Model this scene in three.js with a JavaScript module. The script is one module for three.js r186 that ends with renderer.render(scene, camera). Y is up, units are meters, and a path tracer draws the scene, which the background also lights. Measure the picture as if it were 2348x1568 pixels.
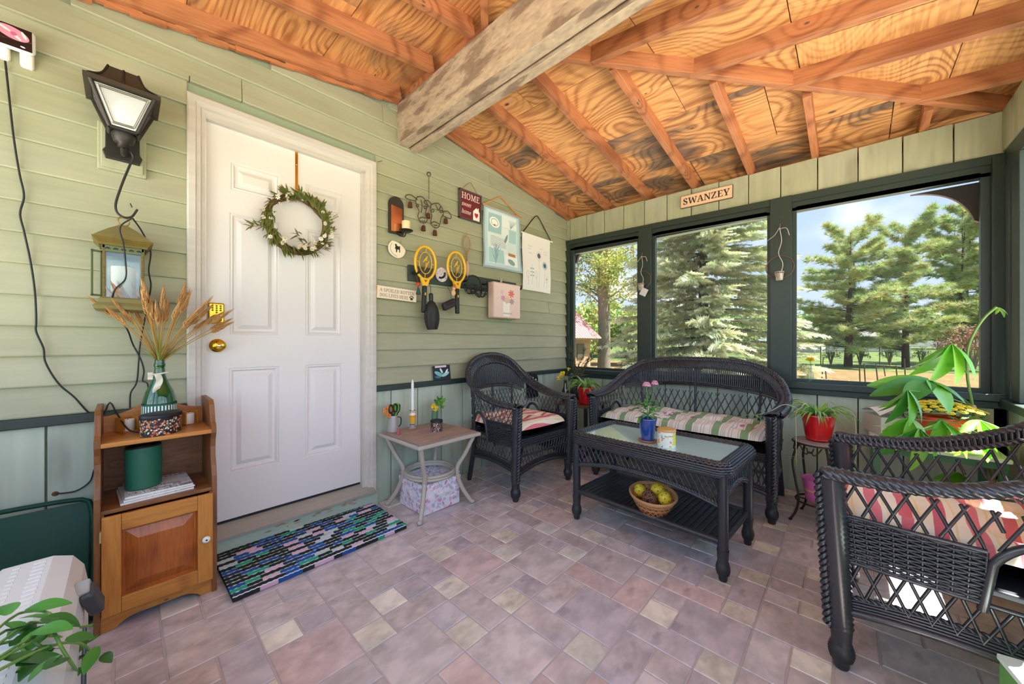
import * as THREE from 'three';
import { mergeGeometries } from 'three/addons/utils/BufferGeometryUtils.js';
import { RoundedBoxGeometry } from 'three/addons/geometries/RoundedBoxGeometry.js';
import { FontLoader } from 'three/addons/loaders/FontLoader.js';
import { TextGeometry } from 'three/addons/geometries/TextGeometry.js';

// ---------------------------------------------------------------- camera, sky, sun, exposure
const scene = new THREE.Scene();
const renderer = new THREE.WebGLRenderer({ antialias: true });
renderer.toneMapping = THREE.LinearToneMapping;
renderer.toneMappingExposure = 2.65;
renderer.shadowMap.enabled = true;
const YAW = THREE.MathUtils.degToRad(43.06), F_PX = 832;
const camera = new THREE.PerspectiveCamera(2 * THREE.MathUtils.radToDeg(Math.atan(784 / F_PX)), 2348 / 1568, 0.05, 400);
camera.position.set(0, 1.08, 2.36);
camera.lookAt(Math.cos(YAW), 1.08, 2.36 - Math.sin(YAW));

let seedState = 12345;
const rnd = () => { seedState = (seedState + 0x6d2b79f5) | 0; let t = Math.imul(seedState ^ (seedState >>> 15), 1 | seedState); t = (t + Math.imul(t ^ (t >>> 7), 61 | t)) ^ t; return ((t ^ (t >>> 14)) >>> 0) / 4294967296; };
const rr = (a, b) => a + (b - a) * rnd();
const reseed = (n) => { seedState = n; };
const hash2 = (x, y, s = 0) => { let h = Math.imul(x | 0, 374761393) + Math.imul(y | 0, 668265263) + Math.imul(s | 0, 974634777); h = Math.imul(h ^ (h >>> 13), 1274126177); return ((h ^ (h >>> 16)) >>> 0) / 4294967296; };
const vnoise = (x, y, s = 0, px = 0, py = 0) => {
  const ix = Math.floor(x), iy = Math.floor(y), fx = x - ix, fy = y - iy, u = fx * fx * (3 - 2 * fx), v = fy * fy * (3 - 2 * fy);
  const w = (a, p) => (p ? ((a % p) + p) % p : a);
  const a = hash2(w(ix, px), w(iy, py), s), b = hash2(w(ix + 1, px), w(iy, py), s), c = hash2(w(ix, px), w(iy + 1, py), s), d = hash2(w(ix + 1, px), w(iy + 1, py), s);
  return a + (b - a) * u + (c - a) * v + (a - b - c + d) * u * v;
};
const fbm = (x, y, s = 0, o = 4, px = 0, py = 0) => { let t = 0, a = 0.5, n = 0; for (let i = 0; i < o; i++) { t += a * vnoise(x, y, s + i * 17, px, py); n += a; x *= 2; y *= 2; px *= 2; py *= 2; a *= 0.5; } return t / n; };
const lerp = (a, b, t) => a + (b - a) * t, clamp = (x, a = 0, b = 1) => Math.min(b, Math.max(a, x)), sstep = (a, b, x) => { const t = clamp((x - a) / (b - a)); return t * t * (3 - 2 * t); };
const V = (x, y, z) => new THREE.Vector3(x, y, z);

// the sky: clear blue with thin streaky cloud, alike all the way round
{
  const W = 1024, H = 512, d = new Float32Array(W * H * 4);
  for (let j = 0; j < H; j++) {
    const el = ((j + 0.5) / H - 0.5) * Math.PI, y = Math.sin(el);
    for (let i = 0; i < W; i++) {
      const az = (i / W) * 2 * Math.PI, k = (j * W + i) * 4, t = Math.pow(clamp(y, 0, 1), 0.5);
      let r = lerp(0.9, 0.3, t), g = lerp(1.02, 0.56, t), b = lerp(1.15, 1.0, t);
      if (y > 0) {
        const q = 1 / (y + 0.16), cx = Math.cos(az) * q, cz = Math.sin(az) * q;
        const c = sstep(0.5, 0.8, fbm(cx * 1.3 + 9, cz * 2.6 + 5, 3, 5)) * 0.85 * sstep(0.0, 0.1, y);
        r = lerp(r, 1.7, c); g = lerp(g, 1.7, c); b = lerp(b, 1.7, c);
      } else { r = 0.5; g = 0.55; b = 0.45; }
      d[k] = r; d[k + 1] = g; d[k + 2] = b; d[k + 3] = 1;
    }
  }
  const t = new THREE.DataTexture(d, W, H, THREE.RGBAFormat, THREE.FloatType);
  t.mapping = THREE.EquirectangularReflectionMapping; t.magFilter = THREE.LinearFilter; t.needsUpdate = true;
  scene.background = t; scene.environment = t;
  scene.backgroundIntensity = 1.4; scene.environmentIntensity = 1.4;
}
const sun = new THREE.DirectionalLight(new THREE.Color(1.0, 0.965, 0.91), 21);
sun.name = 'sun'; sun.position.set(1 + 0.2 * 20, 20, 2 + 0.42 * 20); sun.target.position.set(1, 0, 2);
sun.castShadow = true; Object.assign(sun.shadow.camera, { left: -12, right: 12, top: 12, bottom: -12, near: 1, far: 60 }); sun.shadow.mapSize.set(2048, 2048);
scene.add(sun, sun.target);

// ---------------------------------------------------------------- helpers
const C = (hex) => new THREE.Color(hex);
const taken = {};
const numbered = (n) => { const k = taken[n] = (taken[n] ?? -1) + 1; return k ? n + '_' + String(k).padStart(3, '0') : n; };
function tag(o, label, category, group, kind) { if (label) o.userData.label = label; if (category) o.userData.category = category; if (group) o.userData.group = group; if (kind) o.userData.kind = kind; return o; }
function thing(name, label, category, pos = [0, 0, 0], turn = 0, group) { const o = new THREE.Group(); o.name = numbered(name); o.position.set(...pos); o.rotation.y = turn; scene.add(o); return tag(o, label, category, group); }
function clean(g) { if (g.index) g = g.toNonIndexed(); for (const k of Object.keys(g.attributes)) if (!['position', 'normal', 'uv'].includes(k)) g.deleteAttribute(k); if (!g.attributes.normal) g.computeVertexNormals(); if (!g.attributes.uv) uvBox(g); return g; }
const merge = (list) => { const l = list.filter(Boolean); return l.length === 1 ? l[0] : mergeGeometries(l.map(clean)); };
function mesh(name, geo, mat, parent) { const m = new THREE.Mesh(Array.isArray(geo) ? merge(geo) : geo, mat); m.name = name; m.castShadow = m.receiveShadow = true; (parent ?? scene).add(m); if (!parent) m.name = numbered(name); return m; }
const part = (name, geo, mat, parent) => mesh(name, geo, mat, parent);
function struct(name, geo, mat, label, category) { const m = mesh(name, geo, mat); return tag(m, label, category, null, 'structure'); }
function sgroup(name, label, category) { const o = new THREE.Group(); o.name = numbered(name); scene.add(o); return tag(o, label, category, null, 'structure'); }
function uvBox(g, s = 1) {
  if (g.index) { const n = g.toNonIndexed(); g.index = null; g.attributes = n.attributes; }
  if (!g.attributes.normal) g.computeVertexNormals();
  const p = g.attributes.position, n = g.attributes.normal, uv = new Float32Array(p.count * 2);
  for (let i = 0; i < p.count; i += 3) {
    const ax = Math.abs(n.getX(i) + n.getX(i + 1) + n.getX(i + 2)), ay = Math.abs(n.getY(i) + n.getY(i + 1) + n.getY(i + 2)), az = Math.abs(n.getZ(i) + n.getZ(i + 1) + n.getZ(i + 2));
    for (let k = i; k < i + 3; k++) {
      const x = p.getX(k), y = p.getY(k), z = p.getZ(k);
      const [u, v] = ay >= ax && ay >= az ? [x, z] : ax >= az ? [z, y] : [x, y];
      uv[k * 2] = u * s; uv[k * 2 + 1] = v * s;
    }
  }
  g.setAttribute('uv', new THREE.BufferAttribute(uv, 2)); return g;
}
// uv running along the longest side (u) for boards; offset differs from board to board
function uvBoard(g, along = 'x', s = 1, off = 0) {
  uvBox(g, s); const p = g.attributes.position, n = g.attributes.normal, uv = g.attributes.uv;
  for (let i = 0; i < p.count; i++) {
    const c = { x: p.getX(i), y: p.getY(i), z: p.getZ(i) }, others = ['x', 'y', 'z'].filter((k) => k !== along);
    const nn = { x: Math.abs(n.getX(i)), y: Math.abs(n.getY(i)), z: Math.abs(n.getZ(i)) };
    const o = nn[others[0]] > nn[others[1]] ? others[1] : others[0];
    uv.setXY(i, c[along] * s + off, c[o] * s + off * 0.37);
  }
  return g;
}
const bx = (w, h, d, x = 0, y = 0, z = 0, rx = 0, ry = 0, rz = 0) => { const g = new THREE.BoxGeometry(w, h, d); if (rx) g.rotateX(rx); if (ry) g.rotateY(ry); if (rz) g.rotateZ(rz); return g.translate(x, y, z); };
const rbx = (w, h, d, r, x = 0, y = 0, z = 0, seg = 2) => new RoundedBoxGeometry(w, h, d, seg, Math.min(r, w / 2.01, h / 2.01, d / 2.01)).translate(x, y, z);
// box from corners
const bb = (x0, x1, y0, y1, z0, z1) => bx(Math.abs(x1 - x0), Math.abs(y1 - y0), Math.abs(z1 - z0), (x0 + x1) / 2, (y0 + y1) / 2, (z0 + z1) / 2);
const rbb = (x0, x1, y0, y1, z0, z1, r = 0.004, seg = 2) => rbx(Math.abs(x1 - x0), Math.abs(y1 - y0), Math.abs(z1 - z0), r, (x0 + x1) / 2, (y0 + y1) / 2, (z0 + z1) / 2, seg);
const cyl = (r0, r1, h, x = 0, y = 0, z = 0, n = 20, open = false) => new THREE.CylinderGeometry(r1, r0, h, n, 1, open).translate(x, y + h / 2, z);
const lathe = (pts, n = 24) => new THREE.LatheGeometry(pts.map(([r, y]) => new THREE.Vector2(Math.max(r, 0.00001), y)), n);
const sph = (r, x = 0, y = 0, z = 0, n = 14, sx = 1, sy = 1, sz = 1) => new THREE.SphereGeometry(r, n, Math.ceil(n * 0.7)).scale(sx, sy, sz).translate(x, y, z);
const tor = (R, r, x, y, z, rx = 0, ry = 0, n = 32, m = 8) => { const g = new THREE.TorusGeometry(R, r, m, n); if (rx) g.rotateX(rx); if (ry) g.rotateY(ry); return g.translate(x, y, z); };
const vec = (p) => (p.isVector3 ? p : V(p[0], p[1], p[2]));
function tube(pts, r, seg = 0, rad = 6, closed = false) { const P = pts.map(vec), c = new THREE.CatmullRomCurve3(P, closed, 'centripetal'); return new THREE.TubeGeometry(c, seg || Math.max(2, (P.length - 1) * 5), r, rad, closed); }
// cheap straight-segment tube through the given points; radius may be a function of 0..1; capped by closing to a point is left out
function strand(pts, r, rad = 4, closed = false, flat = 1, upv = null) {
  const n = pts.length, pos = [], idx = [], nor = [], uv = []; let prevN = null, len = 0;
  for (let i = 0; i < n; i++) {
    const a = pts[closed ? (i - 1 + n) % n : Math.max(0, i - 1)], b = pts[closed ? (i + 1) % n : Math.min(n - 1, i + 1)], t = V(b.x - a.x, b.y - a.y, b.z - a.z).normalize();
    let nn = prevN ? prevN.clone().addScaledVector(t, -prevN.dot(t)) : null;
    if (upv) nn = upv.clone().addScaledVector(t, -upv.dot(t));
    if (!nn || nn.lengthSq() < 1e-9) { nn = (Math.abs(t.y) < 0.9 ? V(0, 1, 0) : V(1, 0, 0)); nn.addScaledVector(t, -nn.dot(t)); }
    nn.normalize(); prevN = nn; const bn = t.clone().cross(nn), R = typeof r === 'function' ? r(i / (n - 1)) : r;
    if (i) len += pts[i].distanceTo(pts[i - 1]);
    for (let k = 0; k <= rad; k++) { const q = (k / rad) * Math.PI * 2, cx = Math.cos(q) * flat, sx = Math.sin(q); const dx = nn.x * cx + bn.x * sx, dy = nn.y * cx + bn.y * sx, dz = nn.z * cx + bn.z * sx; pos.push(pts[i].x + dx * R, pts[i].y + dy * R, pts[i].z + dz * R); const l = Math.hypot(dx, dy, dz) || 1; nor.push(dx / l, dy / l, dz / l); uv.push(k / rad, len); }
  }
  const m = closed ? n : n - 1;
  for (let i = 0; i < m; i++) for (let k = 0; k < rad; k++) { const a = i * (rad + 1) + k, b = ((i + 1) % n) * (rad + 1) + k; idx.push(a, a + 1, b, b, a + 1, b + 1); }
  const g = new THREE.BufferGeometry(); g.setAttribute('position', new THREE.Float32BufferAttribute(pos, 3)); g.setAttribute('normal', new THREE.Float32BufferAttribute(nor, 3)); g.setAttribute('uv', new THREE.Float32BufferAttribute(uv, 2)); g.setIndex(idx); return g;
}
const seg = (a, b, r, rad = 6) => strand([vec(a), vec(b)], r, rad);
// sheet through a grid of points: f(u, v) -> Vector3
function sheet(f, nu, nv) {
  const pos = [], uv = [], idx = [];
  for (let j = 0; j <= nv; j++) for (let i = 0; i <= nu; i++) { const p = f(i / nu, j / nv); pos.push(p.x, p.y, p.z); uv.push(i / nu, j / nv); }
  for (let j = 0; j < nv; j++) for (let i = 0; i < nu; i++) { const a = j * (nu + 1) + i, b = a + nu + 1; idx.push(a, a + 1, b, b, a + 1, b + 1); }
  const g = new THREE.BufferGeometry(); g.setAttribute('position', new THREE.Float32BufferAttribute(pos, 3)); g.setAttribute('uv', new THREE.Float32BufferAttribute(uv, 2)); g.setIndex(idx); g.computeVertexNormals(); return g;
}
function extrude(pts, depth, bevel = 0, holes = [], curve = 12) {
  const s = pts instanceof THREE.Shape ? pts : new THREE.Shape(pts.map(([x, y]) => new THREE.Vector2(x, y)));
  for (const h of holes) s.holes.push(h instanceof THREE.Path ? h : new THREE.Path(h.map(([x, y]) => new THREE.Vector2(x, y))));
  return new THREE.ExtrudeGeometry(s, { depth, bevelEnabled: bevel > 0, bevelSize: bevel, bevelThickness: bevel, bevelSegments: 2, curveSegments: curve });
}
const xf = (g, { p = [0, 0, 0], r = [0, 0, 0], s = [1, 1, 1] }) => g.applyMatrix4(new THREE.Matrix4().compose(vec(p), new THREE.Quaternion().setFromEuler(new THREE.Euler(...r)), vec(s)));
// canvas texture
function canvasTex(w, h, draw, { repeat = false, srgb = true } = {}) { const c = document.createElement('canvas'); c.width = w; c.height = h; const k = c.getContext('2d'); draw(k, w, h); const t = new THREE.CanvasTexture(c); if (srgb) t.colorSpace = THREE.SRGBColorSpace; if (repeat) t.wrapS = t.wrapT = THREE.RepeatWrapping; return t; }
function dataTex(w, h, f, { srgb = true } = {}) {
  const d = new Uint8Array(w * h * 4);
  for (let j = 0; j < h; j++) for (let i = 0; i < w; i++) { const c = f(i / w, j / h, i, j), k = (j * w + i) * 4; d[k] = clamp(c[0], 0, 255); d[k + 1] = clamp(c[1], 0, 255); d[k + 2] = clamp(c[2], 0, 255); d[k + 3] = 255; }
  const t = new THREE.DataTexture(d, w, h); t.magFilter = THREE.LinearFilter; t.minFilter = THREE.LinearFilter; t.wrapS = t.wrapT = THREE.RepeatWrapping; if (srgb) t.colorSpace = THREE.SRGBColorSpace; t.needsUpdate = true; return t;
}
const rep = (t, sx, sy, ox = 0, oy = 0) => { const c = t.clone(); c.repeat.set(sx, sy); c.offset.set(ox, oy); c.needsUpdate = true; return c; };
const mat = (color, roughness = 0.7, o = {}) => new THREE.MeshStandardMaterial({ color, roughness, side: THREE.DoubleSide, ...o });
const phys = (color, roughness = 0.5, o = {}) => new THREE.MeshPhysicalMaterial({ color, roughness, side: THREE.DoubleSide, ...o });
// ---------------------------------------------------------------- surface textures (what the surfaces are made of)
const grainTex = (s, light, dark, lines, stain = 0, knots = 5, W = 512) => {
  const K = []; for (let i = 0; i < knots; i++) K.push([hash2(i, 1, s), hash2(i, 2, s), 0.008 + 0.012 * hash2(i, 3, s)]);
  return dataTex(W, W, (u, v) => {
    let q = fbm(u * 2, v * 3, s, 2, 2, 3) * lines + v * lines * 0.5, kn = 0;
    for (const [kx, ky, kr] of K) { const dx = Math.abs(u - kx), dy = Math.abs(v - ky) * 1.8, e = Math.hypot(Math.min(dx, 1 - dx), Math.min(dy, 1.8 - dy)); q += 0.7 * Math.exp(-(e * e) / (kr * kr * 30)) * 2; kn = Math.max(kn, 1 - sstep(kr * 0.5, kr, e)); }
    const g = Math.pow(0.5 + 0.5 * Math.sin(q * 6.283), 2.6) * lerp(0.35, 1.05, sstep(0.3, 0.68, fbm(u * 3, v * 3, s + 90, 3, 3, 3))), f = fbm(u * 10, v * 140, s + 5, 2, 10, 140);
    let t = clamp(g * 0.62 + (f - 0.5) * 0.7 + 0.1), st = stain ? sstep(0.5, 0.68, fbm(u * 2, v * 3, s + 40, 4, 2, 3) + (fbm(u * 5, v * 40, s + 60, 2, 5, 40) - 0.5) * 0.22) * stain : 0;
    const c = [0, 1, 2].map((k) => lerp(light[k], dark[k], t));
    const grey = [104, 84, 68].map((x) => x * (1.15 - 0.35 * t));
    return c.map((x, k) => lerp(lerp(x, grey[k], st), 52 + 14 * (2 - k), kn * 0.8));
  });
};
const plyA = grainTex(11, [226, 170, 106], [150, 92, 46], 20, 0.0, 5), plyB = grainTex(12, [222, 164, 102], [142, 86, 44], 16, 0.95, 6), plyC = grainTex(13, [220, 158, 96], [144, 86, 42], 20, 0.3, 4);
const lumber = grainTex(14, [188, 122, 76], [138, 78, 44], 5, 0.12, 7);
const cabTex = grainTex(16, [196, 130, 56], [160, 92, 34], 4, 0, 2), cabDarkTex = grainTex(17, [134, 84, 44], [92, 54, 28], 5, 0, 2), panelTex = grainTex(18, [176, 96, 36], [128, 60, 22], 2.5, 0, 2);
const paintTex = dataTex(512, 512, (u, v) => { const f = fbm(u * 8, v * 90, 3, 3, 8, 90), m = fbm(u * 5, v * 5, 8, 4, 5, 5), t = 232 + 18 * (f - 0.5) + 20 * (m - 0.5); return [t, t, t * 0.985]; });
const weatherTex = dataTex(512, 512, (u, v) => { const f = fbm(u * 4, v * 60, 23, 3, 4, 60), m = fbm(u * 3, v * 5, 28, 4, 3, 5), d = sstep(0.58, 0.8, fbm(u * 3, v * 12, 31, 3, 3, 12)), t = 232 + 26 * (f - 0.5) + 22 * (m - 0.5) - 24 * d; return [t, t * 0.995, t * 0.97]; });
const flakeTex = dataTex(512, 512, (u, v) => { const m = fbm(u * 7, v * 24, 51, 5, 7, 24), e = fbm(u * 40, v * 90, 53, 3, 40, 90), k = sstep(0.52, 0.72, m + (e - 0.5) * 0.3) * 0.8; const a = [168, 150, 124], b = [112, 92, 74]; return [0, 1, 2].map((i) => lerp(a[i], b[i], k) * (0.88 + 0.26 * e)); });
const stoneTex = dataTex(512, 512, (u, v) => {
  const a = fbm(u * 5, v * 5, 61, 5, 5, 5), b = fbm(u * 14, v * 22, 63, 4, 14, 22), c = fbm(u * 3, v * 3, 67, 3, 3, 3), d = sstep(0.62, 0.78, fbm(u * 9, v * 12, 69, 4, 9, 12));
  const t = 232 + 56 * (a - 0.5) + 60 * (b - 0.5) - 20 * d; return [t + 16 * (c - 0.5), t, t + 14 * (0.5 - c)];
});
const M = {
  siding: [0.0, 0.37, 0.71].map((o, i) => mat(C(['#b3b497', '#b0b194', '#b7b79c'][i]), 0.62, { map: rep(paintTex, 0.7, 0.7, o, o * 1.7), bumpMap: rep(paintTex, 0.7, 0.7, o, o * 1.7), bumpScale: 0.002 })),
  sheath: mat(C('#8f9a80'), 0.8),
  panelGreen: [0.1, 0.45, 0.8].map((o, i) => mat(C(['#c2cfbf', '#bfcdbd', '#c6d1c1'][i]), 0.7, { map: rep(weatherTex, 0.8, 0.8, o, o) })),
  fascia: [0.2, 0.5, 0.9].map((o, i) => mat(C(['#b9bb9d', '#b6b899', '#bcbda2'][i]), 0.62, { map: rep(weatherTex, 0.9, 0.9, o, o) })),
  darkGreen: mat(C('#303e38'), 0.42, { map: rep(paintTex, 0.9, 0.9, 0.3, 0.1) }),
  screen: mat(C('#232826'), 0.9, { transparent: true, opacity: 0.735 }),  // mesh made darker to dim the outdoors seen through it
  white: mat(C('#ddd6cf'), 0.5, { map: rep(paintTex, 0.6, 0.6) }),
  doorWhite: mat(C('#e0dbd8'), 0.38), metal: mat(C('#b9b3a8'), 0.45, { metalness: 0.2, map: paintTex }),
  ply: [rep(plyA, 0.8, 0.8), rep(plyB, 0.75, 0.75, 0.3, 0.1), rep(plyA, 0.9, 0.9, 0.4, 0.6), rep(plyB, 0.8, 0.8, 0.7, 0.5)].map((t) => mat(0xffffff, 0.68, { map: t })),
  plyLeft: [rep(plyC, 0.85, 0.85), rep(plyC, 0.8, 0.8, 0.4, 0.3)].map((t) => mat(0xffffff, 0.66, { map: t })),
  rafter: mat(0xffffff, 0.6, { map: rep(lumber, 1.1, 1.1) }), rafterAlt: mat(0xffffff, 0.6, { map: rep(lumber, 1.0, 1.0, 0.37, 0.61) }),
  beam: mat(0xffffff, 0.75, { map: rep(flakeTex, 0.8, 0.8), bumpMap: rep(flakeTex, 0.8, 0.8), bumpScale: 0.002 }),
  black: mat(C('#151516'), 0.5), blackMetal: mat(C('#2a2724'), 0.45, { metalness: 0.3 }), chrome: mat(C('#d8d8d8'), 0.18, { metalness: 1 }), brass: mat(C('#d2a634'), 0.2, { metalness: 1 }),
  grout: mat(C('#b5a8a6'), 0.7),
};

// ---------------------------------------------------------------- floor: every printed tile proud of its joint
{
  const XI = [[-3, 0.217], [-2, 0.338], [-1, 0.457], [0, 0.576], [1, 0.698], [2, 0.815], [3, 0.931], [4, 1.05], [5, 1.171], [6, 1.284], [7, 1.4], [8, 1.517], [9, 1.622], [10, 1.73], [11, 1.832], [12, 1.93], [13, 2.035], [14, 2.145], [15, 2.25]];
  const ZJ = [[-4, 0.52], [-3, 0.642], [-2, 0.766], [-1, 0.884], [0, 1.007], [1, 1.128], [2, 1.253], [3, 1.374], [4, 1.497], [5, 1.618], [6, 1.741], [7, 1.857], [8, 1.976], [9, 2.09], [10, 2.207], [11, 2.317]];
  const at = (T, i, lo, hi) => { const n = T.length; if (i < T[0][0]) return T[0][1] + (i - T[0][0]) * lo; if (i > T[n - 1][0]) return T[n - 1][1] + (i - T[n - 1][0]) * hi; return T[i - T[0][0]][1]; };
  const gx = (i) => at(XI, i, 0.12, 0.108), gz = (j) => at(ZJ, j, 0.121, 0.116);
  const known = [[2, 3, 2, 2], [4, 3, 1, 2], [4, 5, 1, 1], [5, 4, 2, 2], [5, 3, 2, 1], [5, 2, 1, 1], [4, 2, 1, 1], [4, 1, 2, 1], [3, 1, 1, 2], [2, 2, 1, 1], [2, 1, 1, 1], [0, 1, 2, 2], [1, 3, 1, 2], [1, 5, 2, 1], [3, 5, 1, 1], [1, 6, 1, 1], [2, 6, 1, 1], [0, 6, 1, 2], [1, 7, 2, 2], [0, 8, 1, 1], [3, 6, 1, 2], [3, 8, 1, 1], [4, 6, 2, 1], [4, 7, 1, 1], [5, 7, 1, 1], [4, 8, 2, 1], [3, 9, 2, 2], [5, 9, 1, 1], [5, 10, 1, 1], [0, 9, 1, 2], [1, 9, 2, 1], [1, 10, 1, 1], [2, 10, 1, 1], [2, -1, 1, 1], [1, -1, 1, 1], [1, 0, 2, 1], [3, 0, 1, 1], [3, -2, 1, 2], [1, -2, 2, 1], [4, -1, 2, 2], [4, -2, 1, 1], [5, -2, 1, 1], [0, 0, 1, 1], [0, -2, 1, 2], [4, -3, 2, 1], [4, -4, 1, 1], [5, -4, 1, 1], [2, -4, 2, 2], [0, -4, 1, 2], [1, -4, 1, 1], [1, -3, 1, 1]];
  const extra = [[0, -6, 2, 2], [2, -6, 1, 1], [2, -5, 1, 1], [3, -6, 2, 1], [3, -5, 1, 1], [4, -5, 2, 1], [5, -6, 1, 1], [0, -8, 1, 1], [0, -7, 2, 1], [1, -8, 1, 1], [2, -8, 2, 2], [4, -8, 1, 2], [5, -8, 1, 1], [5, -7, 1, 1], [0, -9, 2, 1], [2, -9, 2, 1], [4, -9, 2, 1],
    [0, 11, 2, 2], [2, 11, 1, 1], [2, 12, 1, 1], [3, 11, 1, 2], [4, 11, 2, 1], [4, 12, 2, 2], [0, 13, 1, 2], [1, 13, 2, 1], [1, 14, 1, 1], [2, 14, 1, 1], [3, 13, 1, 2], [4, 14, 1, 1], [5, 14, 1, 1], [0, 15, 2, 2], [2, 15, 2, 2], [4, 15, 2, 2]];
  const cream = new Set(['4,5', '0,0', '2,2', '4,-2', '1,6', '3,8', '5,10', '4,2', '2,-3', '0,8', '1,-1', '3,0', '2,10', '2,-6', '5,-8']), pink = new Set(['4,-1', '1,3', '0,13', '3,6', '1,5', '4,11']), violet = new Set(['2,1', '5,-2', '5,2', '3,-2', '2,-1', '0,6', '1,7', '5,4', '4,6', '4,8', '0,-6']);
  const f = sgroup('floor', 'mauve stone look tile floor of the porch', 'floor');
  part('floor_base', bb(-0.72, 3.5, -0.12, -0.003, -0.1, 3.12), M.grout, f);
  const tone = { cream: ['#e6dccd', '#dfd8cc', '#ece2d2'], pink: ['#dcc3bf', '#d8c0bd'], violet: ['#cabfc4', '#c7bbc0', '#cdc2c4'], mid: ['#d4c7c5', '#d1c4c2', '#d8cbc9', '#cec1c0'] }, mats = {};
  for (const k in tone) mats[k] = tone[k].flatMap((c, i) => [0, 1, 2].map((n) => mat(C(c), 0.42, { map: rep(stoneTex, 0.6 + 0.1 * n, 0.75, 0.31 * i + 0.27 * n, 0.53 * n), bumpMap: rep(stoneTex, 0.6 + 0.1 * n, 0.75, 0.31 * i + 0.27 * n, 0.53 * n), bumpScale: 0.0012 })));
  const tileGeo = {}, list = [];
  const geoFor = (w, h) => tileGeo[w + ',' + h] ??= (() => { const g = new THREE.CylinderGeometry(0.5, 0.5, 1, 4, 1).rotateY(Math.PI / 4); const p = new Float32Array(24), q = [[-1, -1], [1, -1], [1, 1], [-1, 1]], e = [0.02 / w, 0.02 / h]; const P = [...q.map(([a, b]) => [a * 0.5, -1, b * 0.5]), ...q.map(([a, b]) => [a * (0.5 - e[0]), 0, b * (0.5 - e[1])])]; P.forEach((v, i) => p.set(v, i * 3)); const b = new THREE.BufferGeometry(); b.setAttribute('position', new THREE.BufferAttribute(p, 3)); b.setIndex([4, 6, 5, 4, 7, 6, 0, 4, 1, 1, 4, 5, 1, 5, 2, 2, 5, 6, 2, 6, 3, 3, 6, 7, 3, 7, 0, 0, 7, 4]); const u = b.toNonIndexed(); u.computeVertexNormals(); const uv = [], pp = u.attributes.position; for (let i = 0; i < pp.count; i++) uv.push(pp.getX(i) * 0.24 * w, pp.getZ(i) * 0.24 * h); u.setAttribute('uv', new THREE.Float32BufferAttribute(uv, 2)); return u; })();
  for (let p = -3; p < 6; p++) for (const [i, j, w, h] of [...known, ...extra]) {
    let x0 = gx(i + 6 * p), x1 = gx(i + 6 * p + w), z0 = gz(j), z1 = gz(j + h); x0 = Math.max(x0, -0.7); x1 = Math.min(x1, 3.37); z0 = Math.max(z0, 0.0); z1 = Math.min(z1, 3.0);
    if (x1 - x0 < 0.02 || z1 - z0 < 0.02) continue;
    const k = i + ',' + j, kind = cream.has(k) ? 'cream' : pink.has(k) ? 'pink' : violet.has(k) ? 'violet' : 'mid', ms = mats[kind];
    const cx = (x0 + x1) / 2, cz = (z0 + z1) / 2, dx = cx, dz = cz - 2.36, fwd = dx * Math.cos(YAW) - dz * Math.sin(YAW), side = dx * Math.sin(YAW) + dz * Math.cos(YAW);
    const inView = fwd > 0.6 && Math.abs(side / fwd) < 1.5 && 1.08 / fwd < 1.02;
    const hid = (cx > 2.75 && cz < 2.6) || cz < 0.06 || (cx < 0.28 && cz < 0.32);
    list.push({ x0, x1, z0, z1, w, h, m: ms[Math.floor(hash2(i + 6 * p, j, 5) * ms.length)], score: (inView ? 1 : 0) * (hid ? 0.2 : 1) * ((x1 - x0) * (z1 - z0)) / (fwd * fwd * Math.max(fwd, 0.3)) });
  }
  list.sort((a, b) => b.score - a.score);
  const rest = {};
  list.forEach((t, n) => {
    const g = 0.0028, sx = t.x1 - t.x0 - 2 * g, sz = t.z1 - t.z0 - 2 * g, cx = (t.x0 + t.x1) / 2, cz = (t.z0 + t.z1) / 2, geo = geoFor(t.w, t.h);
    if (n < 300) { const m = part('tile', geo, t.m, f); m.position.set(cx, 0, cz); m.scale.set(sx, 0.003, sz); }
    else (rest[t.m.uuid] ??= { m: t.m, g: [] }).g.push(geo.clone().applyMatrix4(new THREE.Matrix4().makeTranslation(cx, 0, cz).scale(V(sx, 0.003, sz))));
  });
  const all = Object.values(rest), gg = mergeGeometries(all.map((r) => mergeGeometries(r.g)), true);
  const m = new THREE.Mesh(gg, all.map((r) => r.m)); m.name = 'tile_remainder'; m.userData.kind = 'stuff'; m.castShadow = m.receiveShadow = true; f.add(m);
}

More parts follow.
